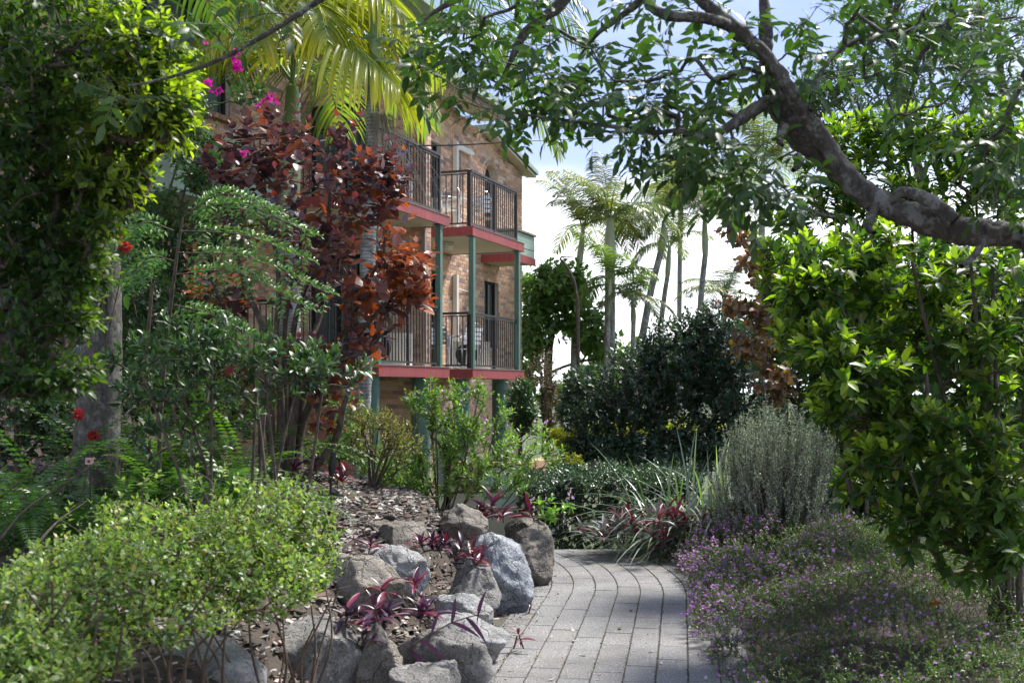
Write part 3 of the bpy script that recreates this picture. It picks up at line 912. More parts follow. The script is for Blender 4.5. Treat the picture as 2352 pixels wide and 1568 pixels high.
bpart("roof", 'roof', lambda mb: mb.hexa([*(L(a, b, 8.6 - 0.165 * a + 0.06) for a, b in ((4.7, -9), (8.0, -9), (8.0, -1.33), (4.7, -1.33))), *(L(a, b, 8.6 - 0.165 * a + 0.16) for a, b in ((4.7, -9), (8.0, -9), (8.0, -1.33), (4.7, -1.33)))]))
bpart("roof", 'roof', lambda mb: mb.hexa([*(L(a, b, z) for a, b, z in ((-12, -9, 9.9), (-0.85, -9, 9.9), (-0.85, 0.3, 8.32), (-12, 0.3, 8.32))), *(L(a, b, z + 0.1) for a, b, z in ((-12, -9, 9.9), (-0.85, -9, 9.9), (-0.85, 0.3, 8.32), (-12, 0.3, 8.32)))]))
# boarded bay past the balcony, with maroon edge board
bay = bpart("boarded_bay", 'cream', lambda mb: lbox(mb, 4.72, 5.90, -1.66, -0.77, 4.76, 5.40))
for k in range(3):
    z = 4.93 + k * 0.17
    bpart("board", 'sage', lambda mb: (lbox(mb, 4.66, 5.93, -0.768, -0.735 + 0.006 * (k % 2), z, z + 0.162), lbox(mb, 4.655, 4.70, -1.64, -0.765, z, z + 0.162)), bay)
bpart("edge_board", 'red', lambda mb: (lbox(mb, 4.64, 4.68, -1.64, -0.75, 4.74, 4.92), lbox(mb, 4.64, 5.96, -0.745, -0.715, 4.74, 4.92)), bay)
bpart("capping", 'brown_trim', lambda mb: lbox(mb, 4.62, 5.99, -1.64, -0.70, 5.45, 5.50), bay)
# lamps under the balconies
for a, b, z in ((0.9, -0.9, Z_UP - 0.17), (-3.6, -0.5, Z_UP - 0.17), (-3.7, -0.3, Z_LOW - 0.17), (-0.6, -1.5, 7.9)):
    bpart("ceiling_light", 'cream', lambda mb: (mb.tube([L(a, b, z), L(a, b, z - 0.05)], 0.15, 18), mb.tube([L(a, b, z - 0.055), L(a, b, z - 0.17)], [0.14, 0.11], 18)))
# bargeboard lamp near the eave
bpart("flood_light", 'cream', lambda mb: lbox(mb, 0.1, 0.5, -1.2, -1.0, 7.6, 7.85))
# sage boarded lean-to on the left of the building
sb = bpart("boarded_lean_to", 'sage', lambda mb: lbox(mb, -7.2, -4.2, -2.95, -1.6, 4.55, 5.35))
for k in range(4):
    bpart("board", 'sage', lambda mb: lbox(mb, -7.25, -4.15, -1.598, -1.57 + 0.006 * (k % 2), 4.6 + k * 0.185, 4.6 + k * 0.185 + 0.175), sb)
bpart("roof", 'roof', lambda mb: mb.hexa([*(L(a, b, z) for a, b, z in ((-7.5, -3, 5.95), (-4.0, -3, 5.95), (-4.0, -1.3, 5.4), (-7.5, -1.3, 5.4))), *(L(a, b, z + 0.05) for a, b, z in ((-7.5, -3, 5.95), (-4.0, -3, 5.95), (-4.0, -1.3, 5.4), (-7.5, -1.3, 5.4)))]), sb)

# ---------------------------------------- balcony furniture
def place_local(o, a, b, z, rz=0.0):
    o.location = tuple(L(a, b, z)); o.rotation_euler = (0, 0, rz - AL)

def part_l(name, mat, mb, parent, smooth=False):
    me = mb.mesh(name, M[mat], smooth); o = bpy.data.objects.new(name, me); C.objects.link(o); o.parent = parent; return o

def make_chair(label):
    t = empty("balcony_chair", (0, 0, 0), label, "chair")
    t["group"] = "slatted aluminium chairs on the balconies"
    for s in (-1, 1):
        mb = MB()
        pts = smooth_line([(s * .24, .24, 0), (s * .25, .22, .42), (s * .27, .20, .64), (s * .27, 0, .67), (s * .26, -.22, .66), (s * .24, -.25, .40), (s * .25, -.30, 0)], 20)
        mb.tube(pts, .0125, 6); part_l("leg", 'alu', mb, t, True)
    mb = MB(); mb.tube(smooth_line([(-.24, -.25, .44), (-.23, -.31, .75), (-.15, -.34, .92), (0, -.35, .96), (.15, -.34, .92), (.23, -.31, .75), (.24, -.25, .44)], 24), .0125, 6)
    part_l("back_frame", 'alu', mb, t, True)
    for k in range(4):
        z = .52 + k * .09
        mb = MB(); y = -.27 - .012 * k * 2
        n = 6; v = []
        for i in range(n + 1):
            x = -.215 + .43 * i / n; yy = y - .03 * (1 - (x / .215) ** 2)
            v += [(x, yy, z), (x, yy, z + .07), (x, yy - .008, z), (x, yy - .008, z + .07)]
        f = []
        for i in range(n):
            b0 = 4 * i; b1 = 4 * i + 4
            f += [(b0, b1, b1 + 1, b0 + 1), (b0 + 2, b0 + 3, b1 + 3, b1 + 2), (b0 + 1, b1 + 1, b1 + 3, b0 + 3), (b0, b0 + 2, b1 + 2, b1)]
        mb.raw(v, f); part_l("slat", 'alu', mb, t)
    for k in range(5):
        mb = MB(); mb.box((0, .18 - k * .085, .435), .46, .07, .01); part_l("slat", 'alu', mb, t)
    return t
def copy_tree(o, parent=None):
    c = o.copy(); C.objects.link(c); c.parent = parent
    for ch in list(o.children): copy_tree(ch, c)
    return c
ch0 = make_chair("slatted aluminium chair on the right lower balcony, just left of the green post")
place_local(ch0, 0.75, -1.05, Z_LOW, R(205))
ch1 = copy_tree(ch0); ch1["label"] = "aluminium chair on the right upper balcony, left of the round table"
place_local(ch1, 0.55, -0.85, Z_UP, R(170))
ch2 = copy_tree(ch0); ch2["label"] = "aluminium chair on the right upper balcony, beyond the round table"
place_local(ch2, 1.9, -0.55, Z_UP, R(20))
ch3 = copy_tree(ch0); ch3["label"] = "aluminium chair on the right lower balcony, seen through the front railing"
place_local(ch3, 1.45, -0.75, Z_LOW, R(60))
def make_table(label, a, b, z):
    t = empty("balcony_table", (0, 0, 0), label, "table", "round balcony tables")
    mb = MB(); mb.tube([(0, 0, .70), (0, 0, .725)], .36, 28); part_l("table_top", 'alu', mb, t)
    mb = MB(); mb.tube([(0, 0, .05), (0, 0, .70)], .03, 10); part_l("pedestal", 'alu', mb, t)
    for k in range(4):
        mb = MB(); c_, s_ = math.cos(k * math.pi / 2), math.sin(k * math.pi / 2)
        mb.tube([(0, 0, .08), (c_ * .15, s_ * .15, .07), (c_ * .28, s_ * .28, .012)], .014, 6); part_l("leg", 'alu', mb, t)
    place_local(t, a, b, z); return t
make_table("round silver table on the right upper balcony behind the railing", 1.2, -0.8, Z_UP)
make_table("round silver table on the right lower balcony behind the green post", 1.75, -1.15, Z_LOW)
def make_ac(label, a, b, z, rz=0.0):
    t = empty("air_conditioner", (0, 0, 0), label, "air conditioner", "outdoor air conditioner units on the balconies")
    mb = MB(); mb.box((0, 0, .33), .80, .30, .58); part_l("casing", 'plastic', mb, t)
    for k in range(7):
        r_ = .05 + k * .028
        mb = MB(); mb.tube([(-.12 + math.cos(i * math.pi / 12) * r_, -.158, .34 + math.sin(i * math.pi / 12) * r_) for i in range(25)], .004, 4, False); part_l("grille_ring", 'rail', mb, t)
    mb = MB(); mb.tube([(-.12, -.150, .34), (-.12, -.153, .34)], .235, 28); part_l("fan_opening", 'black', mb, t)
    for k in range(14):
        mb = MB(); mb.box((.402, 0, .12 + k * .032), .006, .26, .012); part_l("louvre", 'plastic', mb, t)
    for s in (-.3, .3):
        mb = MB(); mb.box((s, 0, .02), .05, .32, .04); part_l("foot", 'black', mb, t)
    place_local(t, a, b, z, rz); return t
make_ac("air conditioner with round grille on the left lower balcony", -1.75, -0.9, Z_LOW)
make_ac("air conditioner on the left upper balcony beside the brick pier", -1.75, -0.9, Z_UP)
make_ac("air conditioner at the wall of the right upper balcony behind the chair", 0.3, -1.2, Z_UP)
make_ac("white air conditioner at the far end of the right lower balcony", 2.35, -0.95, Z_LOW, R(30))

# ------------------------------------------------------------------ foliage tools
TPL8 = (np.array([(0, 0, 0), (.28, .40, .05), (.33, 0, 0), (.28, -.40, .05), (.66, .36, .02), (.68, 0, -.03), (.66, -.36, .02), (1, 0, -.13)]),
        [(0, 2, 1), (0, 3, 2), (4, 5, 7), (5, 6, 7)], [(1, 2, 5, 4), (2, 3, 6, 5)])
TPL4 = (np.array([(0, 0, 0), (.45, .5, .07), (.5, 0, -.01), (.45, -.5, .07), (1, 0, -.10)]),
        [(0, 2, 1), (0, 3, 2), (1, 2, 4), (2, 3, 4)], [])
TPL2 = (np.array([(0, 0, 0), (.5, .5, .05), (1, 0, -.08), (.5, -.5, .05)]), [(0, 2, 1), (0, 3, 2)], [])
TPLR = (np.array([(0, 0, 0), (.12, .34, .03), (.40, .50, .06), (.75, .33, .02), (1, 0, -.10), (.75, -.33, .02), (.40, -.50, .06), (.12, -.34, .03), (.45, 0, -.02)]),
        [(0, 8, 1), (1, 8, 2), (2, 8, 3), (3, 8, 4), (4, 8, 5), (5, 8, 6), (6, 8, 7), (7, 8, 0)], [])
TPLF = (np.array([(0, 0, 0)] + [(0.5 + math.cos(a) * (0.5 if i % 2 else 0.22), math.sin(a) * (0.5 if i % 2 else 0.22), .06 if i % 2 else 0.02) for i, a in enumerate([k * math.pi / 5 for k in range(10)])]),
        [(0, 1 + i, 1 + (i + 1) % 10) for i in range(10)], [])

def frames(D, N):
    D = norm(D); S = norm(np.cross(N, D)); N2 = np.cross(D, S)
    return D, S, N2

def leaves_np(P, D, N, Ls, Ws, col, tpl):
    D, S, N2 = frames(D, N)
    T, f3, f4 = tpl; k = len(T)
    V = (P[:, None] + D[:, None] * (T[None, :, 0:1] * Ls[:, None, None]) + S[:, None] * (T[None, :, 1:2] * Ws[:, None, None])
         + N2[:, None] * (T[None, :, 2:3] * Ls[:, None, None]))
    base = (np.arange(len(P)) * k)[:, None, None]
    bl = []
    if len(f3): bl.append((np.array(f3)[None] + base).reshape(-1, 3))
    if len(f4): bl.append((np.array(f4)[None] + base).reshape(-1, 4))
    return V.reshape(-1, 3), bl, np.repeat(col, k, 0)

def pick_cols(n, cols, w=None, var=0.18, t=None):
    cols = np.array(cols, float)
    i = RNG.choice(len(cols), n, p=w)
    c = cols[i] * (1 + RNG.normal(0, var, (n, 1)))
    c[:, 0] *= 1 + RNG.normal(0, var * 0.4, n)
    return np.clip(c, 0.004, 0.95)

_unit = {}
def unit_leaf(name, tpl, mat, col):
    key = (name, id(tpl), mat, tuple(np.round(col, 3)))
    if key not in _unit:
        _unit[key] = mesh_np(name, tpl[0], [np.array(x) for x in tpl[1:] if len(x)], M[mat], np.tile(col, (len(tpl[0]), 1)), smooth=True)
    return _unit[key]

def emit_leaves(thing, P, D, N, Ls, Ws, cols, tpl, mat, n_parts=0, stuff_name="foliage", leaf_name="leaf", part_cols=None):
    """the n_parts leaves that show largest become objects of their own, the rest one joined part"""
    n = len(P)
    keep = np.ones(n, bool)
    if n_parts:
        Y = np.maximum(P[:, 1], 0.5)
        xx = P[:, 0] / Y * FP + CX; yy = HY - (P[:, 2] - EYE) / Y * FP
        # prefer large and in front
        key = Ls / Y * ((xx > 0) & (xx < 2352) & (yy > 0) & (yy < 1568))
        front = -(Y - Y.min()) / max(1e-3, Y.max() - Y.min())
        key = key / max(key.max(), 1e-6) + 0.8 * front
        idx = np.argsort(-key)[:n_parts]
        keep[idx] = False
        Dn, S, N2 = frames(D[idx], N[idx])
        palette = [tuple(np.mean(cols[idx][q::6], 0) * f) for q, f in zip(range(6), (0.8, 0.95, 1.0, 1.1, 0.9, 1.2))] if part_cols is None else part_cols
        off = Vector(thing.location)
        inv = Matrix.Translation(-off)
        for j, i in enumerate(idx):
            c = cols[i]
            q = min(range(len(palette)), key=lambda u: sum((palette[u][v] - c[v]) ** 2 for v in range(3)))
            o = bpy.data.objects.new(leaf_name, unit_leaf(leaf_name, tpl, mat, palette[q]))
            C.objects.link(o); o.parent = thing
            o.matrix_parent_inverse = inv
            a, b, c3 = Dn[j] * Ls[i], S[j] * Ws[i], N2[j] * Ls[i]
            o.matrix_basis = Matrix(((a[0], b[0], c3[0], P[i][0]), (a[1], b[1], c3[1], P[i][1]), (a[2], b[2], c3[2], P[i][2]), (0, 0, 0, 1)))
    if keep.any():
        V, bl, cc = leaves_np(P[keep], D[keep], N[keep], Ls[keep], Ws[keep], cols[keep], tpl)
        o = link(stuff_name, mesh_np(stuff_name, V, bl, M[mat], cc, smooth=True), thing)
        tag(o, kind='stuff')

def blob_points(blobs, n):
    """blobs: (x, y, Y, rx_px, ry_px, depth_m, weight[, shell]) picture positions with distances"""
    w = np.array([b[6] if len(b) > 6 else 1.0 for b in blobs]); w = w / w.sum()
    cnt = RNG.multinomial(n, w)
    P, O = [], []
    for b, k in zip(blobs, cnt):
        if k == 0: continue
        c = np.array(at(b[0], b[1], b[2])[:])
        r = np.array([px(b[3], b[2]), b[5], px(b[4], b[2])])
        d = norm(RNG.normal(size=(k, 3)))
        lo = b[7] if len(b) > 7 else 0.35
        rad = (lo ** 3 + (1 - lo ** 3) * RNG.random((k, 1))) ** (1 / 3)
        P.append(c + d * r * rad); O.append(norm(d / r))
    return np.concatenate(P), np.concatenate(O)

def grow(roots, P, r_tip=0.0025, pipe=0.5, K=3, rmax=0.05, sag=0.0, up=0.15):
    """join every point P to the nearest older node of the skeleton; returns twig polylines, radii and end directions"""
    nodes = np.concatenate([np.asarray(r, float) for r in roots])
    origin = np.mean([np.asarray(r)[0] for r in roots], 0)
    order = np.argsort(np.linalg.norm(P - origin, axis=1))
    par = [-1] * len(nodes)
    NB = np.empty((len(nodes) + len(P) * K, 3)); NB[:len(nodes)] = nodes; n = len(nodes)
    dist0 = np.empty(len(NB)); dist0[:n] = np.linalg.norm(nodes - origin, axis=1)
    chains = np.empty((len(P), K + 1, 3)); cidx = []
    tips = np.zeros(len(NB))
    for i in order:
        p = P[i]
        dv = NB[:n] - p
        d = np.sqrt((dv ** 2).sum(1)) + 0.12 * np.maximum(dist0[:n] - np.linalg.norm(p - origin), 0) * 3
        d += np.maximum(NB[:n, 2] - p[2], 0) * 0.6
        j = int(d.argmin()); a = NB[j]
        seg = p - a; ln = np.linalg.norm(seg)
        t = (np.arange(1, K + 1) / K)[:, None]
        mid = np.array([0, 0, up * ln])
        pts = a + seg * t + mid * (4 * t * (1 - t)) * 0.6 + RNG.normal(0, 0.05 * ln, (K, 3)) * (1 - t)
        NB[n:n + K] = pts; dist0[n:n + K] = np.linalg.norm(pts - origin, axis=1)
        par += [j] + list(range(n, n + K - 1))
        chains[i, 0] = a; chains[i, 1:] = pts
        cidx.append((i, [j] + list(range(n, n + K))))
        n += K
    for i, ids in cidx: tips[ids[-1]] += 1
    for k in range(n - 1, -1, -1):
        if par[k] >= 0: tips[par[k]] += tips[k]
    rad = np.minimum(r_tip * np.maximum(tips, 1) ** pipe, rmax)
    Rr = np.empty((len(P), K + 1))
    for i, ids in cidx:
        Rr[i] = rad[ids]; Rr[i, 0] = min(rad[ids[0]], rad[ids[1]] * 1.15)
    return chains, Rr

def spray(P, T, n, length, Lf, Wf, tilt=1.0, back=0.9, droop=0.0, up=0.5, jit=0.25, tip_small=0.35, tip_tilt=0.35):
    """n leaves spiralled along the last `length` metres of each twig ending at P with direction T"""
    c = len(P); T = norm(T)
    ref = np.where(np.abs(T[:, 2:3]) > 0.9, np.array([1.0, 0, 0]), np.array([0, 0, 1.0]))
    A = norm(np.cross(T, ref)); B = np.cross(T, A)
    u = np.tile(np.linspace(0, 1, n)[None], (c, 1)) + RNG.normal(0, 0.04, (c, n))     # 0 tip .. 1 base
    ph = RNG.random((c, 1)) * 6.28 + np.arange(n)[None] * 2.4 + RNG.normal(0, 0.2, (c, n))
    ti = tip_tilt + (tilt - tip_tilt) * np.clip(u * 1.6, 0, 1) + RNG.normal(0, jit * 0.5, (c, n))
    pos = P[:, None] - T[:, None] * (u * length * back)[..., None]
    rad = A[:, None] * np.cos(ph)[..., None] + B[:, None] * np.sin(ph)[..., None]
    D = T[:, None] * np.cos(ti)[..., None] + rad * np.sin(ti)[..., None]
    D[..., 2] -= droop * (0.4 + u)
    D = D + RNG.normal(0, jit * 0.3, D.shape)
    N = T[:, None] * 0.8 + np.array([0, 0, up]) - rad * 0.15 + RNG.normal(0, jit, D.shape)
    sz = (1 - tip_small * np.clip(1 - u * 2.2, 0, 1)) * RNG.uniform(0.55, 1.2, (c, n)) * RNG.uniform(.8, 1.15, (c, 1))
    return pos.reshape(-1, 3), D.reshape(-1, 3), N.reshape(-1, 3), (sz * Lf).ravel(), (sz * Wf).ravel(), u.ravel()

def twigs(thing, chains, Rr, mat, sides=4, name="twigs"):
    V, f = tubes_np(chains, Rr, sides)
    o = link(name, mesh_np(name, V, [f], M[mat], smooth=True), thing); tag(o, kind='stuff')

def stem(thing, pts, rad, mat, name="stem", n=16, sides=8):
    p = smooth_line(pts, n); r = np.interp(np.linspace(0, 1, n), np.linspace(0, 1, len(rad)), rad)
    mb = MB(); mb.tube(p, r, sides); mb.build(name, M[mat], thing, smooth=True)
    return p

def grow_dir(chains, O, mixo=0.6, up=0.35, jit=0.3):
    d = norm(chains[:, -1] - chains[:, -2])
    return norm(d * (1 - mixo) + O * mixo + np.array([0, 0, up]) + RNG.normal(0, jit, d.shape))

def bush(name, label, cat, base, roots, blobs, n, leaf, group=None, bark='bark_twig', parts=0, r_tip=0.0022, rmax=0.02, tpl=TPL8,
         twig_sides=4, root_r=(0.02, 0.01), up=0.15, dmix=0.6, dup=0.35, dj=0.3, pipe=0.45, stem_name="stem", extra=None):
    t = empty(name, tuple(base), label, cat, group)
    rts = []
    for k, r_ in enumerate(roots):
        rts.append(stem(t, r_, root_r, bark, stem_name))
    P, O = blob_points(blobs, n)
    if extra is not None: P, O = extra(P, O)
    ch, rr = grow(rts, P, r_tip, pipe, rmax=rmax, up=up)
    twigs(t, ch, rr, bark, twig_sides)
    T = grow_dir(ch, O, dmix, dup, dj)
    sp = spray(P + T * leaf.get('twig', 0.1) * 0.3, T, leaf['n'], leaf.get('twig', 0.1), leaf['L'], leaf['W'], leaf.get('tilt', 1.0),
               droop=leaf.get('droop', 0.0), up=leaf.get('up', 0.5), jit=leaf.get('jit', 0.25), tip_small=leaf.get('tip_small', 0.35), tip_tilt=leaf.get('tip_tilt', 0.35))
    pos, D, N, Ls, Ws, u = sp
    cols = pick_cols(len(pos), leaf['cols'], leaf.get('w'), leaf.get('var', 0.18))
    if 'young' in leaf:
        y = np.clip(1 - u * leaf.get('young_u', 2.5), 0, 1)[:, None] * leaf.get('young_a', 0.8)
        if 'young_lit_f' in leaf: y = y * np.repeat(leaf['young_lit_f'](P), leaf['n'])[:, None]
        cols = cols * (1 - y) + np.array(leaf['young'])[None] * y
    if 'colf' in leaf: cols = leaf['colf'](pos, cols)
    emit_leaves(t, pos, D, N, Ls, Ws, cols, tpl, leaf['mat'], parts, leaf_name=leaf.get('leaf_name', 'leaf'))
    t["_pts"] = 0; del t["_pts"]
    return t, P, T

def ribbon_pts(p0, d0, length, segs, droop, side_jit=0.0):
    """curve bending down under its own weight"""
    p = np.array(p0, float); d = np.array(d0, float); d = d / np.linalg.norm(d)
    out = [p.copy()]
    for k in range(segs):
        d = d + np.array([0, 0, -droop / segs]) ; d = d / np.linalg.norm(d)
        p = p + d * length / segs; out.append(p.copy())
    return np.array(out)

def ribbons_np(P, W, side, fold=0.0):
    """P (c,m,3) centre lines; W (c,m) half widths; side (c,3) width direction; fold lifts the edges"""
    c, m, _ = P.shape
    T = np.empty_like(P); T[:, 1:-1] = P[:, 2:] - P[:, :-2]; T[:, 0] = P[:, 1] - P[:, 0]; T[:, -1] = P[:, -1] - P[:, -2]
    T = norm(T); S = side[:, None] - (side[:, None] * T).sum(-1, keepdims=True) * T; S = norm(S); N = np.cross(T, S)
    N = np.where(N[..., 2:3] < 0, -N, N)
    l = P + S * W[..., None] + N * (W * fold)[..., None]; r = P - S * W[..., None] + N * (W * fold)[..., None]
    V = np.stack([l, P, r], 2)
    idx = np.arange(c * m * 3).reshape(c, m, 3)
    f = [np.stack([idx[:, :-1, k], idx[:, :-1, k + 1], idx[:, 1:, k + 1], idx[:, 1:, k]], -1).reshape(-1, 4) for k in (0, 1)]
    return V.reshape(-1, 3), [np.concatenate(f)]

# ------------------------------------------------------------------ mulch on the bank
def build_mulch():
    n = 15000
    x = RNG.uniform(-7.5, 0.4, n); y = RNG.uniform(3.2, 13.0, n)
    x[:7000] = RNG.uniform(-2.6, 0.3, 7000); y[:7000] = RNG.uniform(6.2, 12.2, 7000)
    off = path_off(x, y) - CEN
    k = off < -0.93
    x, y = x[k], y[k]; n = len(x)
    z = ground_z(x, y) + RNG.uniform(0.0, 0.03, n)
    Ls = RNG.gamma(4, 0.011, n) + 0.015; Ws = Ls * RNG.uniform(0.22, 0.6, n); H = RNG.uniform(0.003, 0.009, n)
    a = RNG.uniform(0, 6.28, n)
    D = np.stack([np.cos(a), np.sin(a), RNG.normal(0, 0.28, n)], -1)
    N = np.stack([RNG.normal(0, .35, n), RNG.normal(0, .35, n), np.ones(n)], -1)
    D, S, N2 = frames(D, N)
    T = np.array([(-.5, -.35, 0), (.42, -.5, 0), (.5, .4, 0), (-.4, .5, 0)])
    V = []
    P = np.stack([x, y, z], -1)
    for lv in (0, 1):
        V.append(P[:, None] + D[:, None] * (T[None, :, 0:1] * Ls[:, None, None]) + S[:, None] * (T[None, :, 1:2] * Ws[:, None, None]) + N2[:, None] * (lv * H[:, None, None]))
    V = np.concatenate(V, 1)
    f = np.array([(4, 5, 6, 7), (0, 1, 5, 4), (1, 2, 6, 5), (2, 3, 7, 6), (3, 0, 4, 7)])
    F4 = (f[None] + (np.arange(n) * 8)[:, None, None]).reshape(-1, 4)
    c = pick_cols(n, [(.21, .185, .165), (.33, .30, .27), (.12, .09, .075), (.48, .45, .41), (.17, .11, .08), (.07, .055, .045)], [.25, .24, .17, .14, .1, .1], 0.2)
    o = link("mulch", mesh_np("mulch", V.reshape(-1, 3), [F4], M['chip'], np.repeat(c, 8, 0)))
    tag(o, "loose bark mulch covering the planted bank", "mulch", kind='stuff')
    # thin sticks among the chips
    n = 260
    x = RNG.uniform(-2.6, -0.1, n); y = RNG.uniform(6.6, 12.0, n); k = path_off(x, y) - CEN < -1.0; x, y = x[k], y[k]; n = len(x)
    a = RNG.uniform(0, 6.28, n); l = RNG.uniform(.06, .22, n)
    P0 = np.stack([x, y, ground_z(x, y) + .02], -1); dd = np.stack([np.cos(a) * l, np.sin(a) * l, RNG.normal(0, .12, n) * l], -1)
    ch = np.stack([P0 - dd, P0 + RNG.normal(0, .006, (n, 3)), P0 + dd], 1)
    V, f = tubes_np(ch, np.tile(RNG.uniform(.0015, .004, (n, 1)), (1, 3)), 4)
    o = link("fallen_sticks", mesh_np("fallen_sticks", V, [f], M['chip'], np.tile((.26, .21, .16), (len(V), 1))))
    tag(o, "thin dry sticks lying in the bark mulch", "sticks", kind='stuff')
build_mulch()
joint_debris()

def litter():
    spots = [(1300, 1447, 'b'), (1318, 1450, 'w'), (1208, 1521, 'o'), (1228, 1510, 'o'), (1330, 1503, 'w'), (1330, 1472, 'w'), (1262, 1465, 'w'), (1280, 1365, 'd'), (1342, 1315, 'w'), (1370, 1376, 'd'),
             (1420, 1442, 'o'), (1446, 1400, 'd'), (1502, 1496, 'o'), (1515, 1340, 'w'), (1256, 1562, 'w'), (1520, 1525, 'w'), (1590, 1440, 'g'), (1180, 1540, 'o'), (1248, 1312, 'w'), (1270, 1321, 'o'), (1560, 1310, 'w'), (1365, 1560, 'w'), (1620, 1560, 'w'), (1570, 1553, 'o'), (1215, 1420, 'o'), (1230, 1428, 'd')]
    WHERE = ["on the paving beside a pale one, level with the low white-topped boulder", "on the paving just right of the brown one", "on the paving by the bottom boulders, lower of two", "on the paving by the bottom boulders, upper of two", "in the middle of the paving near the bottom edge", "in the middle of the paving above the lowest pale one",
             "near the paving's boulder side, level with the white-topped boulder", "on the paving level with the tall blue-white boulder", "on the paving close below the crest, middle", "curled on the middle pavers left of the green one", "on the middle pavers, level with the white-topped boulder", "on a middle paver, second above the lowest tan one",
             "on the flower side of the paving near the bottom", "on the flower side of the paving near the crest", "at the very bottom edge of the paving, boulder side", "low on the paving's flower side, above the edge", "at the edge of the mauve flowers", "on the paving at the foot of the lowest boulders",
             "at the foot of the tall brown boulder", "just right of the tall brown boulder's foot", "under the edge of the mauve flowers near the crest", "at the very bottom edge, middle of the paving", "at the very bottom edge under the mauve flowers", "at the bottom edge just left of the flowers",
             "at the foot of the tall blue-white boulder", "a hand's width from the tall blue-white boulder's foot"]
    colr = {'w': (.55, .55, .5), 'o': (.42, .3, .2), 'd': (.1, .07, .05), 'g': (.12, .2, .05), 'b': (.3, .24, .18)}
    nm = {'w': 'pale', 'o': 'tan', 'd': 'dark curled', 'g': 'green', 'b': 'brown'}
    lm = {}
    for i, (x, y, c) in enumerate(spots):
        Y = FP * EYE / (y - HY)
        z = float(path_z(Y)) + 0.004
        p = ((x - CX) * Y / FP, Y, z)
        if c not in lm:
            lm[c] = mesh_np("fallen_leaf", TPL8[0] * np.array([1, .5, -1]) + np.array([0, 0, .0]), [np.array(TPL8[1]), np.array(TPL8[2])], M['dry'], np.tile(colr[c], (8, 1)), smooth=True)
        o = link("fallen_leaf", lm[c]); o.location = p; o.rotation_euler = (RNG.normal(0, .15), RNG.normal(-.05, .1), RNG.uniform(0, 6.28))
        s = RNG.uniform(.035, .075); o.scale = (s, s, s)
        tag(o, f"{nm[c]} fallen leaf {WHERE[i]}", "leaf", "fallen leaves scattered on the paving")
litter()

# ------------------------------------------------------------------ plants of the left bank
G_LIME = [(.15, .25, .07), (.20, .30, .08), (.11, .19, .055), (.27, .35, .12)]
def lime_shrub():
    base = on_ground(420, 5.2)
    roots = []
    for bx, Y in ((330, 5.0), (420, 5.2), (520, 5.4), (620, 5.9), (200, 4.7), (90, 4.5), (700, 6.2)):
        b = on_ground(bx, Y, -0.03)
        for q in range(5):
            e = at(bx + random.uniform(-150, 150), 1440 - random.uniform(0, 120), Y + random.uniform(-.3, .35))
            m = b.lerp(e, .5) + Vector((random.uniform(-.13, .13), random.uniform(-.1, .1), .03))
            roots.append([b, m, e])
    blobs = [(430, 1260, 5.9, 250, 110, .55, 3), (620, 1200, 6.4, 170, 95, .45, 2), (230, 1340, 5.2, 240, 110, .5, 3), (60, 1410, 4.7, 170, 110, .4, 2.0),
             (560, 1320, 5.7, 190, 100, .4, 2), (300, 1180, 6.4, 110, 40, .3, .5), (60, 1560, 4.2, 140, 70, .25, 1.8), (180, 1500, 4.6, 120, 60, .25, 1.0), (20, 1470, 4.3, 120, 60, .25, .9), (700, 1290, 6.2, 90, 70, .3, .8), (360, 1420, 5.1, 200, 50, .35, .8), (160, 1290, 5.5, 130, 50, .3, .6), (430, 1240, 6.0, 300, 165, .6, .55, .9), (560, 1180, 6.5, 200, 120, .5, .35, .9)]
    leaf = dict(mat='leaf_lime', L=.040, W=.026, n=8, twig=.10, cols=G_LIME, tilt=1.15, up=.7, droop=.05, young=(.34, .42, .10), young_a=.75, jit=.4, young_lit_f=lambda P: RNG.random(len(P)) ** 1.5,
                colf=lambda p, c: np.where((RNG.random(len(p)) < .05)[:, None], np.array([[.34, .30, .10]]), c * (.62 + .55 * np.array([.5 + .5 * noise.noise(Vector(q * 3.0)) for q in p]))[:, None]))
    bush("lime_shrub", "broad lime green small-leaved shrub filling the lower left over bare twiggy stems", "shrub", base, roots, blobs, 3000, leaf,
         parts=300, rmax=.008, root_r=(.009, .004), r_tip=.0013, dup=.7, dmix=.35)
lime_shrub()

def gardenia():
    base = on_ground(600, 8.1)
    roots = []
    for bx in (520, 560, 600, 470, 640):
        b = on_ground(bx + 10, 8.1 + random.uniform(-.2, .2), -.03)
        for q in range(2):
            e = at(bx + random.uniform(-110, 110) + (bx - 560) * .8, 930 - random.uniform(0, 120), 8.1 + random.uniform(-.3, .3))
            roots.append([b, b.lerp(e, .45) + Vector((random.uniform(-.05, .05), 0, -.03)), e])
    blobs = [(420, 800, 8.0, 120, 70, .4, 1.6), (300, 860, 8.1, 60, 90, .3, .8), (640, 830, 7.8, 130, 55, .35, 1.8), (760, 850, 7.6, 100, 45, .25, 1.2), (500, 900, 8, 200, 60, .4, 1.2), (430, 1000, 8.0, 120, 50, .35, .5), (330, 1000, 8.2, 60, 60, .3, .3), (560, 780, 8.2, 100, 70, .3, .8)]
    leaf = dict(mat='leaf_dark', L=.085, W=.038, n=8, twig=.10, cols=[(.03, .065, .028), (.04, .085, .035), (.055, .11, .045)], tilt=1.0, up=.9, young=(.13, .25, .06), young_a=.55)
    bush("open_dark_shrub", "open dark leathery shrub with bare crooked stems in front of the ferns", "shrub", base, roots, blobs, 330, leaf, parts=150, rmax=.018, root_r=(.016, .008), bark='bark_brown', dup=.5)
gardenia()

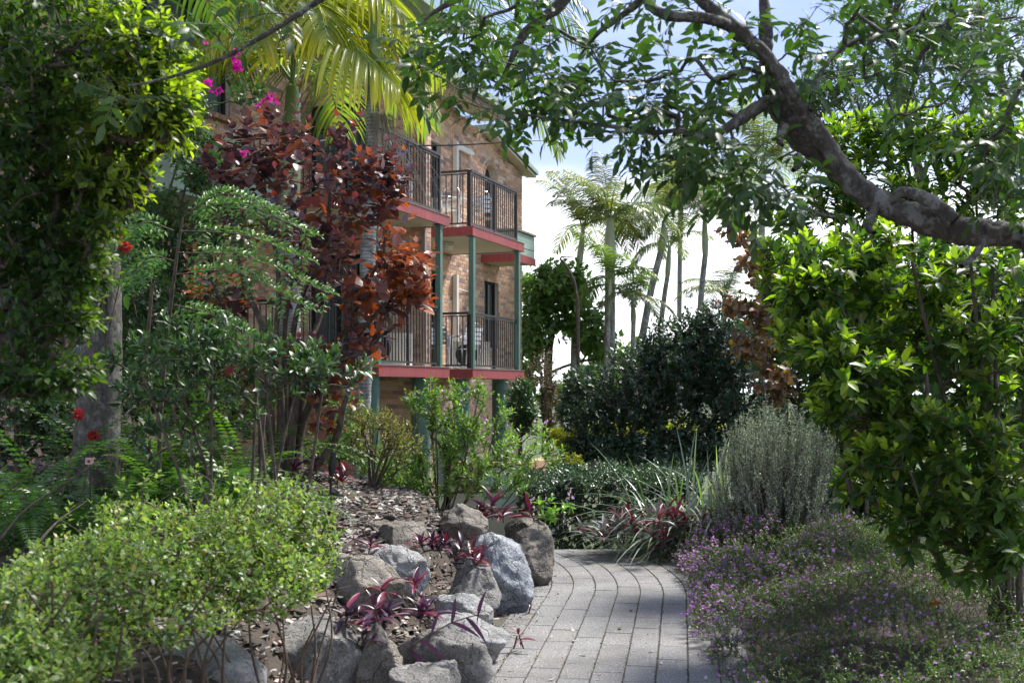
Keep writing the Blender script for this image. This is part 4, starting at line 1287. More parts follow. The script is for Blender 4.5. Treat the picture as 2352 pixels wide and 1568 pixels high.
def olive_shrub():
    base = on_ground(872, 11.3)
    roots = []
    for q in range(12):
        e = at(870 + random.uniform(-50, 70), 1010 - random.uniform(0, 40), 11.3 + random.uniform(-.2, .2))
        b = on_ground(855 + random.uniform(-10, 12), 11.3, -.02); roots.append([b, b.lerp(e, .5) + Vector((random.uniform(-.03, .03), 0, 0)), e])
    roots.append([on_ground(860, 11.3, -.02), at(900, 1090, 11.2), at(950, 1060, 11.0)])
    blobs = [(870, 1000, 11.3, 75, 60, .35, 3), (855, 960, 11.4, 45, 35, .25, 1), (930, 1010, 11.2, 45, 50, .25, 1)]
    leaf = dict(mat='leaf', L=.034, W=.015, n=9, twig=.08, cols=[(.16, .16, .06), (.22, .20, .07), (.12, .14, .05), (.27, .20, .09)], tilt=.8, up=.5)
    bush("twiggy_olive_shrub", "small twiggy olive brown shrub standing in mulch right of the wine-red tree", "shrub", base, roots, blobs, 420, leaf, tpl=TPL4, rmax=.012, root_r=(.012, .005), bark='bark_brown', dup=.9, parts=0)
olive_shrub()

def lilac_shrub():
    base = on_ground(1010, 12.2)
    b = on_ground(1010, 12.2, -.02)
    roots = []
    tops = [(950, 900), (1000, 930), (1050, 880), (1080, 960), (1150, 920), (1180, 990), (1240, 980), (1270, 1020), (920, 1010), (880, 1060), (960, 1040), (1110, 1040), (1200, 1080), (1035, 1000), (990, 880), (1100, 880)]
    P = []; O = []
    for (x, y) in tops:
        Y = 12.0 + random.uniform(-.4, .4)
        e = at(x, y + 25, Y); m = b.lerp(e, .45) + Vector(((e.x - b.x) * .15, 0, -.1 if abs(x - 1010) > 120 else 0))
        roots.append([b + Vector((random.uniform(-.1, .1), random.uniform(-.1, .1), 0)), m, e])
    blobs = []
    for (x, y) in tops: blobs.append((x, y + 25, 12.0, 26, 34, .2, 1.0, .0))
    blobs += [(1000, 1090, 12, 110, 60, .4, 5), (1120, 1090, 11.8, 90, 55, .4, 3.2), (1190, 1040, 11.6, 60, 40, .3, 1.6), (930, 1110, 12.1, 60, 35, .3, 2.0), (1060, 1000, 12.1, 90, 70, .4, 4)]
    leaf = dict(mat='leaf_lime', L=.066, W=.028, n=10, twig=.14, cols=[(.14, .26, .06), (.10, .20, .05), (.19, .31, .07)], tilt=1.0, up=.8, young=(.32, .42, .08), young_a=.45)
    t, P, T = bush("lilac_flowered_shrub", "bright green loose shrub with small lilac flowers in front of the building columns", "shrub", base, roots, blobs, 800, leaf, parts=200, rmax=.011, root_r=(.011, .005), dup=1.1, dmix=.3)
    flowers(t, P + T * .06, 60, (.55, .38, .66), .03, lambda p: p[:, 2] > np.quantile(p[:, 2], .35))

def flowers(t, P, n, col, size, cond=None, name="flower", per=3, mat='petal', spread=.5):
    if cond is not None: P = P[cond(P)]
    P = P[RNG.choice(len(P), min(n, len(P)), replace=False)]
    for p in P:
        k = per
        pos = p + RNG.normal(0, size * spread, (k, 3)); D = norm(np.stack([RNG.normal(0, .7, k), RNG.normal(-.8, .5, k), RNG.normal(.3, .5, k)], -1))
        N = norm(np.stack([RNG.normal(0, .5, k), RNG.normal(-1, .4, k), RNG.normal(.6, .4, k)], -1))
        cc = pick_cols(k, [col], None, .15)
        V, bl, c = leaves_np(pos, D, N, np.full(k, size), np.full(k, size), cc, TPLF)
        link(name, mesh_np(name, V, bl, M[mat], c, smooth=False), t)
lilac_shrub()

def seedling():
    base = on_ground(1240, 11.0)
    b = Vector(base)
    b = at(1225, 1196, 11.3)
    roots = [[b, at(1262, 1180, 11.1), at(1300, 1158, 11)], [b, at(1240, 1160, 11), at(1262, 1145, 11)], [b, at(1250, 1190, 11), at(1290, 1180, 10.9)]]
    blobs = [(1255, 1160, 11, 24, 22, .1, 1), (1300, 1155, 11, 22, 20, .1, 1), (1275, 1182, 10.9, 26, 14, .1, .8)]
    leaf = dict(mat='leaf_lime', L=.085, W=.042, n=9, twig=.09, cols=[(.13, .27, .05), (.18, .32, .07)], tilt=1.1, up=.8, young=(.25, .4, .08), young_a=.4)
    t, P, T = bush("leafy_shoot", "single bright green leafy shoot with a lilac flower leaning out over the brown boulder", "plant", base, roots, blobs, 11, leaf, parts=99, r_tip=.002, rmax=.008, root_r=(.006, .003))
    flowers(t, np.array([at(1312, 1133, 10.95)[:]]), 1, (.6, .45, .68), .05)
seedling()

def rusty(p, c):
    x = p[:, 0] / p[:, 1] * FP + CX; y = HY - (p[:, 2] - EYE) / p[:, 1] * FP
    # rusty leaves, commoner towards the right, the lower left and the bottom
    k = np.clip((x - 760) / 160, 0, 1) * np.clip((y - 380) / 200, 0, 1) + .8 * np.clip((560 - x) / 80, 0, 1) * np.clip((y - 560) / 80, 0, 1) + .5 * np.clip((y - 800) / 80, 0, 1)
    k = ((RNG.random(len(p)) < k * .9 + .06) * RNG.uniform(.5, 1, len(p)))[:, None]
    return c * (1 - k) + np.array([[.40, .135, .035]]) * k
# wine-leaved tree
def wine_tree():
    base = on_ground(660, 10.9)
    roots = []
    stems = [((628, 1085), (622, 900), (640, 640), (600, 420)), ((650, 1085), (655, 880), (660, 700), (700, 520)), ((668, 1082), (668, 870), (690, 690), (800, 480)), ((684, 1080), (700, 900), (790, 760), (870, 600)),
             ((690, 1082), (770, 1010), (800, 900), (900, 700)), ((640, 1085), (640, 860), (560, 640), (520, 450)), ((660, 1082), (690, 850), (740, 700), (760, 400)), ((632, 1083), (600, 880), (520, 720), (470, 600)), ((676, 1082), (710, 930), (830, 760), (940, 640))]
    for s in stems:
        Y0 = 10.9
        pts = []
        for k, (x, y) in enumerate(s):
            Y = Y0 + (random.uniform(-.25, .25) if k else 0)
            pts.append(on_ground(x, Y0, -.05) if k == 0 else at(x, y, Y))
        roots.append(pts)
    blobs = [(600, 340, 10.9, 140, 75, .6, 3.2), (690, 440, 10.8, 240, 115, .8, 7), (830, 380, 10.8, 100, 80, .5, 2.5), (900, 430, 10.8, 50, 80, .3, 1.3), (540, 400, 10.9, 90, 50, .4, 1.2), (700, 300, 10.9, 60, 55, .3, 0.5), (810, 290, 10.9, 60, 30, .3, .3),
             (830, 580, 10.7, 130, 120, .7, 5.5), (930, 620, 10.6, 65, 70, .3, 2.2), (700, 600, 10.9, 110, 100, .6, 2.4), (840, 730, 10.8, 100, 70, .5, 2.4), (760, 830, 10.7, 110, 60, .5, 2.6), (760, 930, 10.8, 60, 70, .3, 1.0), (500, 640, 11.1, 90, 90, .5, 1.6), (600, 250, 10.9, 40, 20, .2, .12), (960, 660, 10.5, 35, 40, .2, .6)]
    leaf = dict(mat='leaf_wine', L=.135, W=.10, n=7, twig=.28, cols=[(.075, .055, .085), (.105, .075, .105), (.10, .05, .065), (.15, .06, .03)], w=[.36, .32, .2, .12], tilt=1.25, up=1.6, droop=.12, jit=.22, tip_small=.5,
                young=(.34, .055, .06), young_a=.5, young_u=9, colf=rusty)
    bush("wine_leaved_tree", "multi-stemmed small tree with dark wine-red rounded leaves in front of the balconies", "tree", base, roots, blobs, 410, leaf, bark='bark_brown',
         parts=300, tpl=TPLR, rmax=.03, root_r=(.042, .014), dup=.7, dmix=.45, stem_name="trunk")
wine_tree()

def lance_plant(x, y, Y, label, n, size=.26, cols=None, seed=0, name="purple_heart_plant", spread=1.0, red=.0, group="purple leaved plants between the boulders", width=.115, z=None, up=.9):
    rnd = np.random.default_rng(seed + 100)
    c = at(x, y, Y)
    t = empty(name, (c.x, c.y, c.z), label, "plant", group)
    cols = cols or [(.055, .028, .065), (.07, .03, .07), (.09, .028, .055), (.04, .024, .055)]
    shoots = max(2, n // 9)
    for s in range(shoots):
        sp = np.array(c[:]) + rnd.normal(0, .06 * spread, 3) * np.array([1.3, .9, .2])
        a = rnd.uniform(0, 6.28); tilt = rnd.uniform(.1, .8)
        ax = np.array([math.cos(a) * math.sin(tilt), math.sin(a) * math.sin(tilt), math.cos(tilt)])
        h = rnd.uniform(.06, .16) * size / .26
        mb = MB(); mb.tube([sp - ax * .03, sp + ax * h * .5, sp + ax * h], [.006, .006, .005], 6); mb.build("stalk", M['leaf_purple'] if False else M['bark_twig'], t, smooth=True)
        k = n // shoots
        for i in range(k):
            u = i / max(1, k - 1)
            ph = a + i * 2.5 + rnd.normal(0, .3)
            e = np.array([math.cos(ph), math.sin(ph), 0])
            el = .25 + u * .95 + rnd.normal(0, .15)
            d = e * math.cos(el) + np.array([0, 0, math.sin(el) * up])
            ln = size * rnd.uniform(.6, 1.1) * (1 - .25 * u)
            m = 7
            cl = ribbon_pts(sp + ax * h * (.2 + .8 * u), d, ln, m - 1, rnd.uniform(.3, 1.1))
            w = ln * width * np.array([.55, .95, 1.1, 1.0, .75, .42, .03])
            side = np.cross(e, [0, 0, 1.0])
            V, bl = ribbons_np(cl[None], w[None], side[None], fold=rnd.uniform(.3, .7))
            cc = np.array(cols[rnd.integers(len(cols))]) * rnd.uniform(.8, 1.3)
            if rnd.random() < red: cc = np.array((.19, .03, .06)) * rnd.uniform(.7, 1.2)
            link("leaf", mesh_np("leaf", V, bl, M['leaf_purple'], np.tile(cc, (len(V), 1)), smooth=True), t)
    return t
heart = "purple leaved plants between the boulders"
pA = lance_plant(925, 1425, 7.15, "largest purple-leaved plant, sprawling over the boulders with a long arching shoot", 54, .23, seed=1, spread=1.9, red=.12)
lance_plant(935, 1370, 7.7, "reddish purple plant directly behind the largest purple-leaved plant", 16, .2, seed=2, red=.7)
lance_plant(985, 1255, 9.1, "magenta purple plant beside the big round brown boulder", 34, .2, seed=3, spread=1.3, red=.55)
lance_plant(1040, 1275, 8.95, "dark greenish purple plant left of the tall blue-white boulder", 18, .19, seed=4, cols=[(.06, .045, .07), (.09, .05, .06)], red=.2)
lance_plant(1092, 1300, 8.9, "red and purple plant spilling over the front of the tall blue-white boulder", 27, .2, seed=5, red=.55, cols=[(.10, .05, .09), (.17, .06, .06)])
lance_plant(825, 1270, 8.5, "upright purple plant above the tan mottled boulder, next to the lime shrub", 16, .22, seed=6, red=.25)
lance_plant(1135, 1185, 11.2, "purple plant with rusty tips under the sign, behind the flat brown boulder", 45, .27, seed=7, spread=3.0, red=.5, cols=[(.10, .05, .10), (.15, .06, .05)])
lance_plant(740, 1430, 7.0, "small purple plant in the mulch behind the dark wedge boulder", 9, .15, seed=8)
lance_plant(805, 1478, 6.75, "tiny purple plant between the wedge boulder and the upright tan one", 8, .12, seed=9)
lance_plant(715, 1098, 10.6, "magenta leaved plant beside the foot of the wine-red tree", 36, .2, seed=10, spread=2.4, red=.65)
lance_plant(800, 1112, 10.5, "red leaved plant behind the black garden light", 18, .2, seed=11, red=.9, spread=1.4)
lance_plant(1202, 1398, 9.35, "tiny mauve sprout at the foot of the tall blue-white boulder", 8, .1, seed=12)
lance_plant(1158, 1482, 7.95, "tiny red sprout at the foot of the low white-topped boulder", 8, .14, seed=13, red=.9)
# the arching shoot of the largest one
def arching(t):
    pts = [at(937, 1489, 6.95), at(965, 1470, 6.85), at(993, 1453, 6.8), at(1036, 1430, 6.85), at(1070, 1418, 6.9), at(1099, 1411, 6.95)]
    mb = MB(); mb.tube(smooth_line(pts, 24), np.linspace(.006, .003, 24), 6); mb.build("long_shoot", M['bark_twig'], t, smooth=True)
    for p, (dx, dz), ln in ((pts[5], (.25, 1), .17), (pts[4], (.8, -.75), .2), (pts[3], (.15, 1), .17), (pts[3], (.95, -.25), .2), (pts[2], (.25, .9), .15), (pts[1], (.9, -.5), .2), (pts[0], (.8, -.75), .24), (pts[5], (-.1, -.6), .07)):
        cl = ribbon_pts(p[:], (dx, -.2, dz), ln, 7, .35)
        w = ln * .095 * np.array([.5, .9, 1.1, 1.1, .95, .7, .4, .03])
        V, bl = ribbons_np(cl[None], w[None], np.array([[.5, -.6, .4]]), fold=.4)
        link("leaf", mesh_np("leaf", V, bl, M['leaf_purple'], np.tile((.09, .04, .09), (len(V), 1)), smooth=True), t)
arching(pA)
lance_plant(1445, 1228, 12.6, "left clump of grey-green and wine sword leaves at the bend of the path", 170, .27, [(.19, .23, .20), (.15, .035, .04), (.17, .21, .18), (.24, .28, .25)], 21, "sword_leaf_clump", 4.6, .1, "wine and grey sword leaved clumps at the bend", .095, up=1.1)
lance_plant(1590, 1218, 12.3, "right clump of red and grey-green sword leaves under the strap-leaf grass", 190, .31, [(.19, .23, .20), (.20, .04, .045), (.17, .21, .18), (.22, .26, .23)], 22, "sword_leaf_clump", 4.6, .15, "wine and grey sword leaved clumps at the bend", .095, up=1.1)

# ferns under the palm
def ferns():
    spots = [(60, 990, 8.2), (150, 1080, 8.0), (205, 1110, 7.9), (290, 1050, 8.6), (360, 1000, 8.9), (420, 1060, 8.7), (330, 900, 9.4), (450, 960, 9.3), (530, 1050, 8.9), (570, 930, 9.6), (640, 1090, 9.0), (110, 940, 8.9), (20, 1060, 7.9), (250, 950, 9.2), (480, 880, 9.9), (390, 860, 10.1)]
    where = ["at the far left edge", "left of the plant tag", "right under the plant tag", "behind the open dark shrub's left stems", "in the middle of the fern bed", "behind the open dark shrub", "bright in the gap right of the palm trunk", "sunlit behind the crooked stems",
             "low between the dark shrub and the wine-red tree", "sunlit just left of the wine-red tree's trunks", "peeping over the lime shrub", "in the dark left of the palm trunk", "lowest at the left edge", "against the palm trunk's foot", "sunlit farther back in the gap", "farthest back in the sunlit gap"]
    for k, ((x, y, Y), wh) in enumerate(zip(spots, where)):
        g = on_ground(x, Y)
        t = empty("sword_fern", tuple(g), f"sword fern clump {wh}", "fern", "sword ferns under the palm")
        c = at(x, y, Y); h = max(.35, c.z - g.z + .15)
        nf = 15
        for i in range(nf):
            a = i * 2.4 + k; el = RNG.uniform(.75, 1.35)
            d = np.array([math.cos(a) * math.cos(el), math.sin(a) * math.cos(el), math.sin(el)])
            ln = h * RNG.uniform(1.0, 1.5); m = 26
            cl = ribbon_pts(np.array(g[:]) + RNG.normal(0, .05, 3) * [1, 1, 0], d, ln, m, RNG.uniform(1.4, 2.4))
            T = norm(np.gradient(cl, axis=0)); S = norm(np.cross(T, [0, 0, 1.0])); Nn_ = np.cross(S, T)
            u = np.linspace(0, 1, m + 1); wl = (.085 * np.sin(np.pi * np.clip(u * .93 + .06, 0, 1)) ** .6) * min(1, ln / .8)
            P = np.concatenate([cl[2:], cl[2:]]); D = np.concatenate([S[2:] + T[2:] * .25, -S[2:] + T[2:] * .25]) + RNG.normal(0, .05, (2 * (m - 1), 3))
            Ls = np.concatenate([wl[2:], wl[2:]]); Ws = np.full(len(Ls), ln / m * .72)
            bright = .5 if k in (6, 7, 9, 14, 15, 4) else 0  # sunlight put into the leaf colour of the ferns that stand sunlit
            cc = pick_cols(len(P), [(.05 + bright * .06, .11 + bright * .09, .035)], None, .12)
            V, bl, c4 = leaves_np(P, D, np.concatenate([Nn_[2:], Nn_[2:]]), Ls, Ws, cc, TPL4)
            V2, f2 = tubes_np(cl[None], np.linspace(.003, .001, m + 1)[None], 3)
            bl.append(f2 + len(V)); V = np.vstack([V, V2]); c4 = np.vstack([c4, np.tile((.1, .13, .04), (len(V2), 1))])
            link("frond", mesh_np("frond", V, bl, M['leaf'], c4), t)
ferns()

# pinnate sapling sprays reaching right
def sapling():
    base = on_ground(380, 8.6)
    t = empty("feathery_sapling", tuple(base), "sapling with bright green feathery leaves reaching in front of the wine-red tree", "tree")
    tr = [on_ground(360, 8.8, -.05), at(372, 900, 8.8), at(392, 700, 8.7), at(410, 560, 8.6), at(420, 500, 8.6)]
    stem(t, tr, (.02, .008), 'bark_brown', "trunk")
    sprays = [((430, 480), (560, 470), (700, 530)), ((415, 530), (560, 540), (690, 590)), ((410, 580), (560, 590), (735, 665)), ((405, 630), (540, 625), (690, 700)),
              ((400, 530), (330, 510), (270, 560)), ((400, 600), (350, 590), (290, 640)), ((420, 500), (510, 445), (620, 480)), ((400, 700), (480, 720), (560, 760))]
    for k, s in enumerate(sprays):
        Y = 8.5 - .05 * k % .3
        cl = smooth_line([at(*q, Y - .12 * i) for i, q in enumerate(s)], 14)
        T = norm(np.gradient(cl, axis=0))
        mb = MB(); mb.tube(cl, np.linspace(.005, .0018, 14), 4); r_ = mb.build("branch", M['bark_twig'], t, smooth=True)
        P, D, N, Ls = [], [], [], []
        for i in range(1, 14):
            for sg in ((-1, 1) if i % 3 else (-1,)):
                up = np.array([0, -.75, .6]); S = np.cross(T[i], up) * sg
                d = norm(S + T[i] * .9 + np.array([0, 0, -.15])); ln = .20 * (1 - .45 * i / 14)
                q = 5
                for j in range(1, q + 1):
                    p = cl[i] + d * ln * j / q + np.array([0, 0, -.05 * (j / q) ** 2])
                    S2 = np.cross(d, up)
                    for s2 in (-1, 1):
                        P.append(p); D.append(norm(S2 * s2 + d * .7)); N.append(up); Ls.append(.072 * (1 - .5 * j / q))
        P = np.array(P); D = np.array(D) + RNG.normal(0, .2, P.shape); N = np.array(N) + RNG.normal(0, .2, P.shape); Ls = np.array(Ls)
        cc = pick_cols(len(P), [(.10, .22, .05), (.08, .18, .045), (.16, .30, .06)], None, .15)
        V, bl, c4 = leaves_np(P, D, N, Ls, Ls * .42, cc, TPL4)
        o = link("feathery_leaf", mesh_np("feathery_leaf", V, bl, M['leaf_lime'], c4), t); tag(o, kind="stuff")
sapling()

# ------------------------------------------------------------------ overhanging tree on the right (its trunk stands just outside the picture)
def canopy_tree():
    g = Vector((3.35, 4.6, 0)); g.z = gz(3.35, 4.6) - .05
    t = empty("overhanging_tree", tuple(g), "large tree whose thick grey bough and hanging leaves cross the sky", "tree")
    def limb(pts, rad, name="limb", mat='bark_grey', n=70, sides=20):
        p = smooth_line(pts, n); r = np.interp(np.linspace(0, 1, n), np.linspace(0, 1, len(rad)), rad)
        v, f = tubes_np(p[None], r[None], sides)
        # knots and swellings
        for i in range(len(v)):
            q = Vector(v[i]); c = p[i // sides]; d = v[i] - c
            v[i] = c + d * (1 + .30 * noise.fractal(q * 6, 1, 2, 5) + .16 * noise.noise(q * 24) + .06 * noise.noise(q * 60))
        link(name, mesh_np(name, v, [f], M[mat], smooth=True), t)
        return p
    k = lambda x, y, Y: at(x, y, Y)
    tr = limb([g, Vector((3.3, 4.65, 1.0)), Vector((3.15, 4.8, 1.9)), k(2600, 560, 5.0), k(2352, 539, 5.2)], [.16, .13, .11, .09, .075], "trunk")
    b1 = limb([k(2360, 539, 5.2), k(2195, 523, 5.3), k(2077, 492, 5.4), k(1999, 452, 5.45), k(1939, 398, 5.5), k(1900, 335, 5.5), k(1849, 268, 5.45), k(1802, 189, 5.4), k(1750, 122, 5.4), k(1683, 63, 5.4), k(1624, 12, 5.4), k(1560, -60, 5.4)],
              [.066, .062, .060, .058, .052, .046, .040, .036, .036, .034, .032, .028], "bough", n=160)
    b2 = limb([k(1945, 400, 5.55), k(1880, 352, 5.6), k(1825, 300, 5.6), k(1790, 244, 5.6), k(1764, 190, 5.6), k(1760, 120, 5.62), k(1758, 40, 5.65), k(1750, -60, 5.7)],
              [.05, .056, .058, .055, .045, .033, .028, .024], "bough", n=130)
    b3 = limb([k(1790, 228, 5.58), k(1740, 248, 5.5), k(1703, 272, 5.45), k(1665, 296, 5.4), k(1622, 322, 5.35)], [.04, .033, .028, .026, .022], "limb", n=24)
    b4 = limb([k(1680, 60, 5.4), k(1619, 41, 5.3), k(1540, 36, 5.3), k(1500, 18, 5.4), k(1470, -30, 5.5)], [.026, .026, .024, .022, .02], "limb", n=24)
    b5 = limb([k(1490, -20, 5.5), k(1450, 20, 5.6), k(1379, 72, 5.7), k(1330, 130, 5.8)], [.018, .017, .013, .006], "limb", n=24, sides=8)
    b6 = limb([k(1330, -60, 5.8), k(1288, 6, 5.85), k(1209, 72, 5.9), k(1178, 130, 5.9), k(1150, 190, 5.9)], [.034, .03, .024, .016, .006], "limb", n=24)
    b7 = limb([k(1622, 322, 5.35), k(1560, 300, 5.4), k(1500, 305, 5.5), k(1400, 290, 5.6), k(1250, 270, 5.7), k(1120, 250, 5.8)], [.018, .014, .013, .010, .008, .004], "limb", n=30, sides=8)
    b8 = limb([k(800, -40, 5.2), k(720, 10, 5.2), k(640, 62, 5.2), k(520, 130, 5.2), k(440, 162, 5.2), k(360, 185, 5.1), k(290, 200, 5.0)], [.014, .013, .012, .010, .009, .006, .003], "limb", n=30, sides=8)
    b9 = limb([k(2042, 476, 5.42), k(2058, 450, 5.35), k(2085, 441, 5.3), k(2136, 461, 5.2), k(2192, 508, 5.15)], [.02, .024, .026, .028, .03], "limb", n=24)
    for pts, rad in (([k(2012, 470, 5.4), k(1995, 520, 5.3), k(2008, 535, 5.25)], [.025, .022, .012]), ([k(1832, 360, 5.5), k(1836, 378, 5.45), k(1822, 392, 5.4)], [.022, .017, .012]), ([k(1800, 290, 5.5), k(1790, 320, 5.45), k(1797, 335, 5.4)], [.03, .02, .008]), ([k(2262, 545, 5.1), k(2240, 585, 5.0), k(2208, 612, 4.9)], [.018, .014, .01])):
        limb(pts, rad, "branch_stub", n=12, sides=8)
    b10 = limb([k(1862, 255, 5.4), k(1880, 180, 5.5), k(1935, 110, 5.7), k(2040, 70, 5.9), k(2180, 60, 6.0), k(2330, 40, 6.1)], [.012, .011, .011, .010, .009, .007], "limb", n=30, sides=8)
    b11 = limb([k(2200, -60, 5.9), k(2180, 60, 5.9), k(2120, 120, 5.9), k(2100, 180, 5.9), k(2080, 260, 5.9)], [.022, .018, .014, .012, .006], "limb", n=24, sides=8)
    b12 = limb([k(2090, -80, 5.9), k(2050, 40, 5.9), k(1990, 110, 5.9), k(1985, 180, 5.9)], [.02, .018, .012, .005], "limb", n=20, sides=8)
    b13 = limb([k(1940, 500, 5.3), k(1880, 492, 5.2), k(1830, 460, 5.2), k(1790, 420, 5.2), k(1760, 390, 5.2)], [.005, .008, .007, .005, .003], "limb", n=20, sides=6)
    b14 = limb([k(1250, -80, 5.8), k(1120, -30, 6.0), k(1010, 20, 6.1), k(960, 60, 6.1)], [.025, .02, .014, .008], "limb", n=20, sides=8)
    b15 = limb([k(2500, -100, 4.8), k(2420, 60, 4.9), k(2350, 180, 5.0), k(2300, 300, 5.1)], [.03, .024, .016, .008], "limb", n=20, sides=8)
    limbs = [b1, b2, b3, b4, b5, b6, b7, b8, b10, b11, b12, b13, b14, b15]
    blobs = [(1200, 110, 5.9, 170, 110, .6, 4.5), (1330, 150, 5.8, 140, 110, .5, 2.6), (1250, 235, 5.75, 160, 60, .5, 2.2), (1450, 250, 5.6, 130, 70, .4, 2.2), (1600, 190, 5.5, 100, 70, .4, 1.8), (1560, 330, 5.5, 130, 70, .4, 2.6), (1690, 390, 5.4, 130, 90, .4, 3.4),
             (1010, 80, 6.1, 110, 80, .4, 2.4), (960, 180, 6.1, 40, 50, .3, .5), (1560, 10, 5.5, 160, 30, .3, 1.2), (1700, 130, 5.6, 60, 80, .3, .9), (1090, 200, 5.9, 70, 50, .4, .7),
             (2060, 110, 5.9, 180, 100, .5, 2.8), (2200, 40, 5.9, 170, 60, .5, 1.8), (1900, 30, 5.6, 90, 40, .3, .5), (1880, 90, 5.6, 40, 35, .2, .3), (2180, 230, 5.5, 130, 90, .4, 1.8), (2320, 160, 5.1, 70, 160, .3, 1.7), (2300, 330, 5.1, 80, 70, .3, 1.2), (2000, 40, 5.8, 80, 60, .3, .7), (2330, 420, 4.9, 40, 80, .2, .6),
             (590, 25, 5.3, 130, 30, .3, .45), (480, 90, 5.2, 80, 35, .3, .25), (270, 210, 5.0, 75, 40, .2, .6), (780, 10, 5.3, 40, 30, .3, .15), (1800, 450, 5.2, 90, 60, .3, 1.2), (1900, 520, 5.2, 60, 40, .2, .5), (1800, 160, 5.5, 70, 50, .3, .4)]
    P, O = blob_points(blobs, 640)
    ch, rr = grow(limbs, P, .0016, .5, rmax=.012, up=-.03)
    twigs(t, ch, rr, 'bark_grey', 4)
    T = grow_dir(ch, O, .45, -.25, .45)
    # a pinnate leaf hangs from every twig tip: pairs of leaflets and one at the end
    c = len(P); npair = 3
    X = []; 
    ref = norm(np.cross(T, np.array([0, 0, 1.0]) + RNG.normal(0, .25, T.shape)))
    up_ = np.cross(ref, T); rach = .13
    for j in range(npair):
        for sg in (-1, 1):
            pos = P - T * .02 + T * rach * (j + .6) / npair
            D = norm(ref * sg + T * RNG.uniform(.3, .7, (c, 1)) + np.array([0, 0, -.28]) + RNG.normal(0, .16, T.shape))
            X.append((pos, D, up_ + RNG.normal(0, .35, T.shape), RNG.uniform(.060, .090, c)))
    X.append((P + T * rach * .95, norm(T + np.array([0, 0, -.15])), up_ + RNG.normal(0, .3, T.shape), RNG.uniform(.085, .11, c)))
    pos = np.concatenate([x[0] for x in X]); D = np.concatenate([x[1] for x in X]); N = np.concatenate([x[2] for x in X]); Ls = np.concatenate([x[3] for x in X])
    kx = RNG.random(len(pos)) > .08
    pos, D, N, Ls = pos[kx], D[kx], N[kx], Ls[kx]
    cc = pick_cols(len(pos), [(.045, .09, .028), (.06, .115, .032), (.038, .075, .028), (.09, .16, .04)], [.35, .3, .2, .15], .14)
    emit_leaves(t, pos, D, N, Ls, Ls * .45, cc, TPL8, 'leaf_canopy', 300)
    ra = np.stack([P - T * .02, P + T * rach * .5 + RNG.normal(0, .003, P.shape), P + T * rach], 1)
    V, f = tubes_np(ra, np.tile([.0015, .0012, .0008], (c, 1)), 3)
    o = link("leaf_stalks", mesh_np("leaf_stalks", V, [f], M['crownshaft']), t); tag(o, kind='stuff')
    # sprays of tiny green berries
    for (x, y, Y) in ((1085, 265, 5.75), (1110, 240, 5.8), (985, 225, 6.0), (1030, 190, 6.0), (225, 190, 5.0), (250, 215, 5.0), (2065, 225, 5.5), (2040, 50, 5.7), (2285, 470, 4.9), (640, 80, 5.2), (1500, 235, 5.5), (560, 95, 5.2)):
        c0 = np.array(at(x, y, Y)[:]); n = 130
        p = c0 + RNG.normal(0, .035, (n, 3))
        V = []; F_ = []
        oct_ = np.array([(1, 0, 0), (0, 1, 0), (-1, 0, 0), (0, -1, 0), (0, 0, 1), (0, 0, -1)]) * .0034
        of = np.array([(0, 1, 4), (1, 2, 4), (2, 3, 4), (3, 0, 4), (1, 0, 5), (2, 1, 5), (3, 2, 5), (0, 3, 5)])
        V = (p[:, None] + oct_[None]).reshape(-1, 3); F_ = (of[None] + (np.arange(n) * 6)[:, None, None]).reshape(-1, 3)
        o = link("berries", mesh_np("berries", V, [F_], M['leaf_grey'], pick_cols(n, [(.16, .22, .07)], None, .2).repeat(6, 0), smooth=True), t); tag(o, kind='stuff')
M['leaf_canopy'] = leaf_mat("leaf_canopy", trans_mul=(1.2, 1.6, 0.4), trans=0.30, rough=0.42, spec=0.4)
canopy_tree()

# ------------------------------------------------------------------ dark hedge tree at the left edge
def left_tree():
    base = on_ground(-60, 5.9)
    roots = [[on_ground(-190 + 30 * k, 5.9 + .15 * (k % 2), -.05), at(-160 + 40 * k, 900, 5.8), at(-60 + 60 * k, 620, 5.7), at(60 + 90 * k, 330, 5.6)] for k in range(4)]
    blobs = [(150, 100, 5.6, 210, 170, .7, 6), (330, 130, 5.4, 110, 115, .4, 4.2), (375, 260, 5.4, 75, 80, .3, 2.4), (150, 330, 5.6, 170, 130, .6, 4), (290, 380, 5.6, 70, 70, .4, 1.2), (90, 520, 5.6, 150, 120, .6, 3.4),
             (100, 700, 5.6, 110, 120, .5, 2.2), (170, 600, 5.4, 70, 60, .3, .8), (60, 860, 5.4, 80, 60, .4, 1.0), (30, 300, 5.2, 120, 240, .4, 2.5), (170, 740, 5.4, 50, 30, .2, .5), (220, 510, 5.3, 55, 40, .2, .6), (190, 640, 5.4, 60, 50, .3, .7), (150, 860, 5.4, 70, 50, .3, .7), (230, 420, 5.4, 70, 60, .3, 1.0)]
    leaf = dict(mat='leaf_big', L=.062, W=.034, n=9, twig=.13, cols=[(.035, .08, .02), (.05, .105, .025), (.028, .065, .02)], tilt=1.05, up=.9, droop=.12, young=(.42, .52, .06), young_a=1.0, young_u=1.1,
                young_lit_f=lambda P: np.clip(((P[:, 0] / P[:, 1]) * FP + CX - 100) / 180, 0.05, 1) * np.clip((P[:, 2] - 2.3) / .5, .25, 1) * (RNG.random(len(P)) < .85))  # sunlit right and top painted in: tips turn more yellow-green there
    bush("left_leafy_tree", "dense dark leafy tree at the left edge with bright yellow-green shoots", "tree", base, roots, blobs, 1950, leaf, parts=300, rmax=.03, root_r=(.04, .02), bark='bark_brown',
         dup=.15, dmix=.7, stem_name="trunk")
left_tree()

